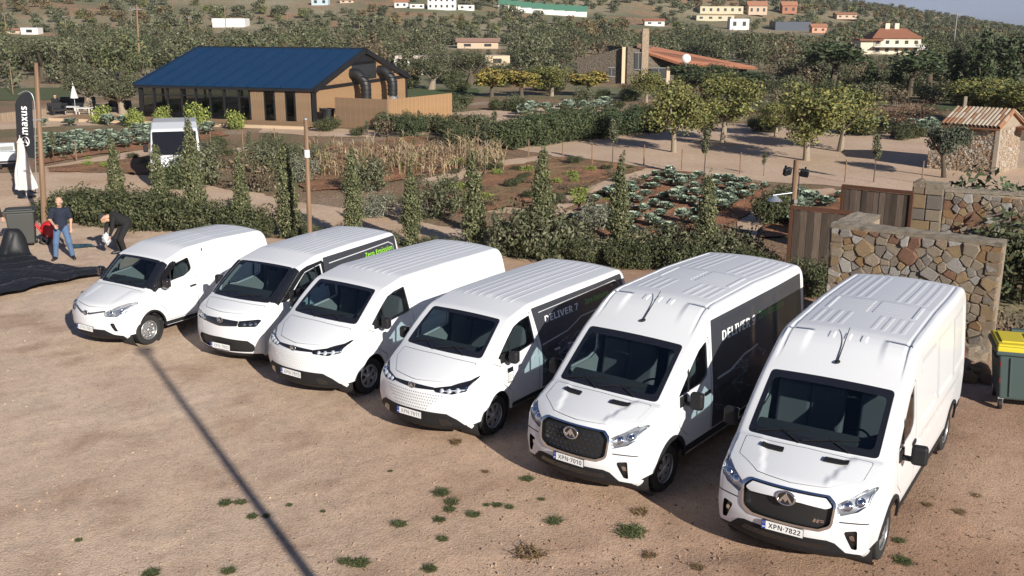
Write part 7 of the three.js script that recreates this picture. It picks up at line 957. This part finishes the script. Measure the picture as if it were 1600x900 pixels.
function person(J, o, pos, turn, label) { // J: joints
  const t = thing('person', label, 'person', pos, turn), body = [];
  const P = (a, b, ra, rb, f) => [J[a], J[b], ra, rb, f];
  const handPrims = (w, e, s) => { const W = V3(...J[w]), E = V3(...J[e]), d = W.clone().sub(E).normalize(), side = new THREE.Vector3().crossVectors(d, V3(0, 0, 1)).normalize(); if (side.lengthSq() < .1) side.set(1, 0, 0); const nrm = new THREE.Vector3().crossVectors(side, d).normalize(), out = [], at = (f, u, n = 0) => W.clone().addScaledVector(d, f).addScaledVector(side, u).addScaledVector(nrm, n).toArray(); out.push([at(.0, 0), at(.075, .0), .03, .036, .8]); [[-.03, .07], [-.01, .082], [.011, .078], [.03, .062]].forEach(([u, L]) => { out.push([at(.085, u), at(.085 + L * .5, u * 1.1, s * .008), .0095, .009], [at(.085 + L * .5, u * 1.1, s * .008), at(.085 + L * .8, u * 1.1, s * .034), .009, .008]); }); out.push([at(.03, -.035), at(.065, -.062, s * .02), .011, .010], [at(.065, -.062, s * .02), at(.095, -.06, s * .035), .010, .009]); return out; };
  const core = [P('pelvis', 'chest', .12, .14, .8), P('chest', 'neck', .13, .06, .8), P('neck', 'head0', .058, .062), P('shL', 'elL', .052, .042), P('elL', 'wrL', .042, .028), P('shR', 'elR', .052, .042), P('elR', 'wrR', .042, .028), P('hipL', 'knL', .085, .055), P('knL', 'anL', .055, .038), P('hipR', 'knR', .085, .055), P('knR', 'anR', .055, .038), P('shL', 'chest', .06, .09), P('shR', 'chest', .06, .09)];
  const g1 = mcAuto(core, .02, .012), hL = mcAuto(handPrims('wrL', 'elL', 1), .004, .003), hR = mcAuto(handPrims('wrR', 'elR', -1), .004, .003);
  // head with face: built upright at the origin, then turned
  const hp = [[[0, .02, -.012], [0, .06, -.018], .085, .088], [[0, -.05, .02], [0, -.03, .03], .058, .06], [[0, -.095, .055], [0, -.085, .058], .028, .03], [[0, .005, .085], [0, -.028, .108], .011, .017], [[-.018, -.032, .094], [.018, -.032, .094], .011, .011], [[-.025, -.062, .083], [.025, -.062, .083], .009, .009], [[-.04, .03, .072], [.04, .03, .072], .016, .016], [[-.088, .015, -.005], [-.09, -.02, -.005], .018, .012], [[.088, .015, -.005], [.09, -.02, -.005], .018, .012], [[0, -.08, -.01], [0, -.14, -.02], .05, .055]];
  const hg = mcAuto(hp, .006, .008), hm = new THREE.Matrix4().makeRotationFromEuler(new THREE.Euler(...(o.head ?? [0, 0, 0]))).setPosition(...J.head);
  hg.applyMatrix4(hm); const bodyMesh = part('body', [g1, hL, hR, hg], skin, t);
  const hair = std(o.hairColor ?? lin(.4, .38, .36), .9), cap = new THREE.SphereGeometry(.106, 22, 14, 0, 6.3, 0, o.bald ? 1.15 : 1.45); if (o.bald) { const ring = new THREE.TorusGeometry(.083, .022, 8, 24, Math.PI * 1.25).rotateX(Math.PI / 2).rotateY(-.4 + Math.PI * 1.12).translate(0, .02, -.015); part('hair', ring.applyMatrix4(hm), hair, t); } else part('hair', cap.scale(.92, 1.02, 1.05).rotateX(-.25).translate(0, .045, -.02).applyMatrix4(hm), hair, t);
  part('eye', [-.033, .033].map((x) => new THREE.SphereGeometry(.009, 8, 6).translate(x, .012, .083).applyMatrix4(hm)), BM.dark, t);
  const mid = (a, b, f) => V3(...J[a]).lerp(V3(...J[b]), f).toArray(), sl = o.sleeve ?? 1, eL = sl >= 1 ? mid('elL', 'wrL', .92) : mid('shL', 'elL', .75), eR = sl >= 1 ? mid('elR', 'wrR', .92) : mid('shR', 'elR', .75);
  const belly = o.belly ?? .155, shirt = [[J.pelvis, J.chest, belly, .16, .85], [J.chest, mid('chest', 'neck', .6), .15, .09, .85], [J.shL, J.chest, .075, .1], [J.shR, J.chest, .075, .1], ...(sl >= 1 ? [[J.shL, J.elL, .068, .056], [J.elL, eL, .056, .042], [J.shR, J.elR, .068, .056], [J.elR, eR, .056, .042]] : [[J.shL, eL, .07, .066], [J.shR, eR, .07, .066]])];
  part(o.topName ?? 'shirt', mcAuto(shirt, .018, .016), o.top, t);
  part('trousers', mcAuto([[J.pelvis, J.pelvis, belly * .95, belly * .95, .85], [J.hipL, J.knL, .108, .078], [J.knL, mid('knL', 'anL', .95), .078, .062], [J.hipR, J.knR, .108, .078], [J.knR, mid('knR', 'anR', .95), .078, .062]], .018, .016), o.legs, t);
  for (const s of ['L', 'R']) { const a = J['an' + s], f = J['toe' + s]; part('shoe', mcAuto([[[a[0], a[1] - .02, a[2]], [f[0], f[1], f[2]], .05, .04], [[a[0], .045, a[2] - .03], [f[0], .035, f[2]], .045, .035]], .01, .01), o.shoes ?? BM.black, t); }
  return t;
}
{
  const navy = std(lin(.012, .017, .035), .9), jeans = std(lin(.10, .17, .30), .9, { map: rep(soilTex, 3) }), blk = std(lin(.011, .011, .012), .9);
  const m = G(101, 405); person({ pelvis: [0, .98, 0], chest: [.01, 1.32, .0], neck: [.01, 1.49, .0], head0: [.02, 1.56, .03], head: [.02, 1.63, .04], shL: [.21, 1.41, 0], elL: [.27, 1.13, -.02], wrL: [.27, .9, .1], shR: [-.19, 1.41, 0], elR: [-.26, 1.15, .05], wrR: [-.12, 1.03, .28], hipL: [.1, .9, 0], knL: [.17, .5, .05], anL: [.22, .09, -.02], hipR: [-.1, .9, 0], knR: [-.17, .5, .04], anR: [-.22, .09, .02], toeL: [.29, .04, .16], toeR: [-.27, .04, .2] }, { bald: true, top: navy, legs: jeans, belly: .175, sleeve: .5, head: [.25, -.15, 0] }, [m.x, 0, m.z], .25, 'balding man in navy T-shirt and blue jeans standing beside the dark bin');
  const b = G(182, 398); person({ pelvis: [0, .92, -.28], chest: [0, 1.12, .06], neck: [-.01, 1.14, .22], head0: [-.01, 1.12, .3], head: [-.01, 1.10, .36], shL: [.18, 1.1, .14], elL: [.22, .84, .2], wrL: [.15, .62, .26], shR: [-.18, 1.1, .14], elR: [-.2, .84, .24], wrR: [-.1, .62, .32], hipL: [.1, .88, -.24], knL: [.13, .48, -.02], anL: [.14, .09, -.12], hipR: [-.1, .88, -.24], knR: [-.14, .48, .04], anR: [-.15, .09, -.05], toeL: [.15, .04, .08], toeR: [-.17, .04, .15] }, { hairColor: lin(.03, .028, .026), top: blk, legs: blk, topName: 'jacket', head: [1.0, 0, 0], belly: .16 }, [b.x + .1, 0, b.z], -.95, 'person in black bending forward with a pale cloth in the hands');
  const cb = G(180, 392), cl = solo('cloth', (() => { const g = new THREE.SphereGeometry(.12, 18, 12), P = g.attributes.position; for (let i = 0; i < P.count; i++) { const k = 1 + .35 * n3(P.getX(i) * 12, P.getY(i) * 9, P.getZ(i) * 12); P.setXYZ(i, P.getX(i) * k, P.getY(i) * k * 1.3, P.getZ(i) * k * .7); } g.computeVertexNormals(); return g; })(), std(lin(.5, .52, .55), .9), 'pale crumpled rag held by the bending person in black', 'rag'); { const tt = -.95, lx = .03, lz = .33; cl.position.set(b.x + .1 + lx * Math.cos(tt) + lz * Math.sin(tt), .52, b.z - lx * Math.sin(tt) + lz * Math.cos(tt)); }
  const l = G(-1, 388); person({ pelvis: [0, .96, 0], chest: [0, 1.3, .02], neck: [0, 1.48, .03], head0: [0, 1.55, .05], head: [0, 1.62, .06], shL: [.19, 1.4, 0], elL: [.29, 1.14, .02], wrL: [.36, .92, .1], shR: [-.19, 1.4, 0], elR: [-.25, 1.12, 0], wrR: [-.24, .88, .06], hipL: [.09, .88, 0], knL: [.11, .48, .06], anL: [.13, .09, -.02], hipR: [-.09, .88, 0], knR: [-.11, .48, .02], anR: [-.12, .09, -.06], toeL: [.14, .04, .17], toeR: [-.14, .04, .14] }, { hairColor: lin(.02, .02, .02), top: blk, legs: blk, topName: 'jacket' }, [l.x - .22, 0, l.z], .5, 'person in black clothes cut off by the left edge of the frame');
  // far people and seats by the olive trees
  const s = G(88, 176); person({ pelvis: [0, .5, 0], chest: [0, .84, .03], neck: [0, 1.02, .04], head0: [0, 1.09, .05], head: [0, 1.16, .06], shL: [.19, .95, 0], elL: [.24, .7, .08], wrL: [.16, .62, .3], shR: [-.19, .95, 0], elR: [-.24, .7, .08], wrR: [-.16, .62, .3], hipL: [.1, .48, .05], knL: [.13, .5, .45], anL: [.13, .09, .45], hipR: [-.1, .48, .05], knR: [-.13, .5, .45], anR: [-.13, .09, .45], toeL: [.13, .04, .62], toeR: [-.13, .04, .62] }, { hairColor: lin(.02, .02, .02), top: blk, legs: blk, topName: 'jacket' }, [s.x, 0, s.z], .8, 'person in black sitting far off, left of the thick-trunked olive');
  const bench = (u, v, w, l, ry) => { const p = G(u, v), t = thing('garden_sofa', l, 'sofa', [p.x, 0, p.z], ry); part('seat', rbx(w, .18, .8, .05, 0, .36, 0), BM.black, t); part('backrest', rbx(w, .45, .18, .05, 0, .62, -.34), BM.black, t); for (const x of [-w / 2 + .06, w / 2 - .06]) part('armrest', rbx(.12, .3, .8, .04, x, .5, 0), BM.black, t); for (const x of [-w / 2 + .1, w / 2 - .1]) part('leg', bx(.06, .28, .6, x, .14, 0), BM.black, t); };
  bench(90, 180, 1.0, 'dark garden armchair under the person sitting far left', .8); bench(120, 170, 2.6, 'long dark garden sofa left of the thick-trunked olive', 0); bench(186, 176, 1.6, 'dark garden sofa between the two olive trunks', 0);
  for (const [u, v, l] of [[110, 178, 'low pale table beside the dark garden sofa'], [132, 180, 'low pale table in front of the thick-trunked olive']]) { const p = G(u, v), t = thing('garden_table', l, 'table', [p.x, 0, p.z]); part('table_top', rbx(1.1, .06, .7, .02, 0, .5, 0), BM.white, t); for (const [x, z] of [[-.45, -.25], [.45, -.25], [-.45, .25], [.45, .25]]) part('table_leg', bx(.05, .48, .05, x, .24, z), BM.white, t); }
  { const p = G(109, 176), t = thing('parasol', 'small closed white parasol beside the garden sofa far left', 'parasol', [p.x + .3, 0, p.z - .3]); part('canopy', new THREE.ConeGeometry(.28, 1.1, 14).translate(0, 1.55, 0), BM.white, t); part('pole', poleGeo(1.9, .03, .025), BM.galv, t); }
  // low stone kerb at the left and stepping edge by the pavilion
  { const a = G(0, 190), b = G(70, 182), w = thing('garden_wall', 'low tan stone kerb left of the sitting person', 'low wall'); part('kerb_stones', Array.from({ length: 9 }, (_, k) => { const p = a.clone().lerp(b, (k + .5) / 9); return rbx(a.distanceTo(b) / 9 - .03, .55, .45, .05, p.x, .27, p.z, Math.atan2(-(b.z - a.z), b.x - a.x)); }), std(lin(.42, .31, .22), .95, { map: rep(soilTex, 1) }), w); }
}
renderer.render(scene, camera);
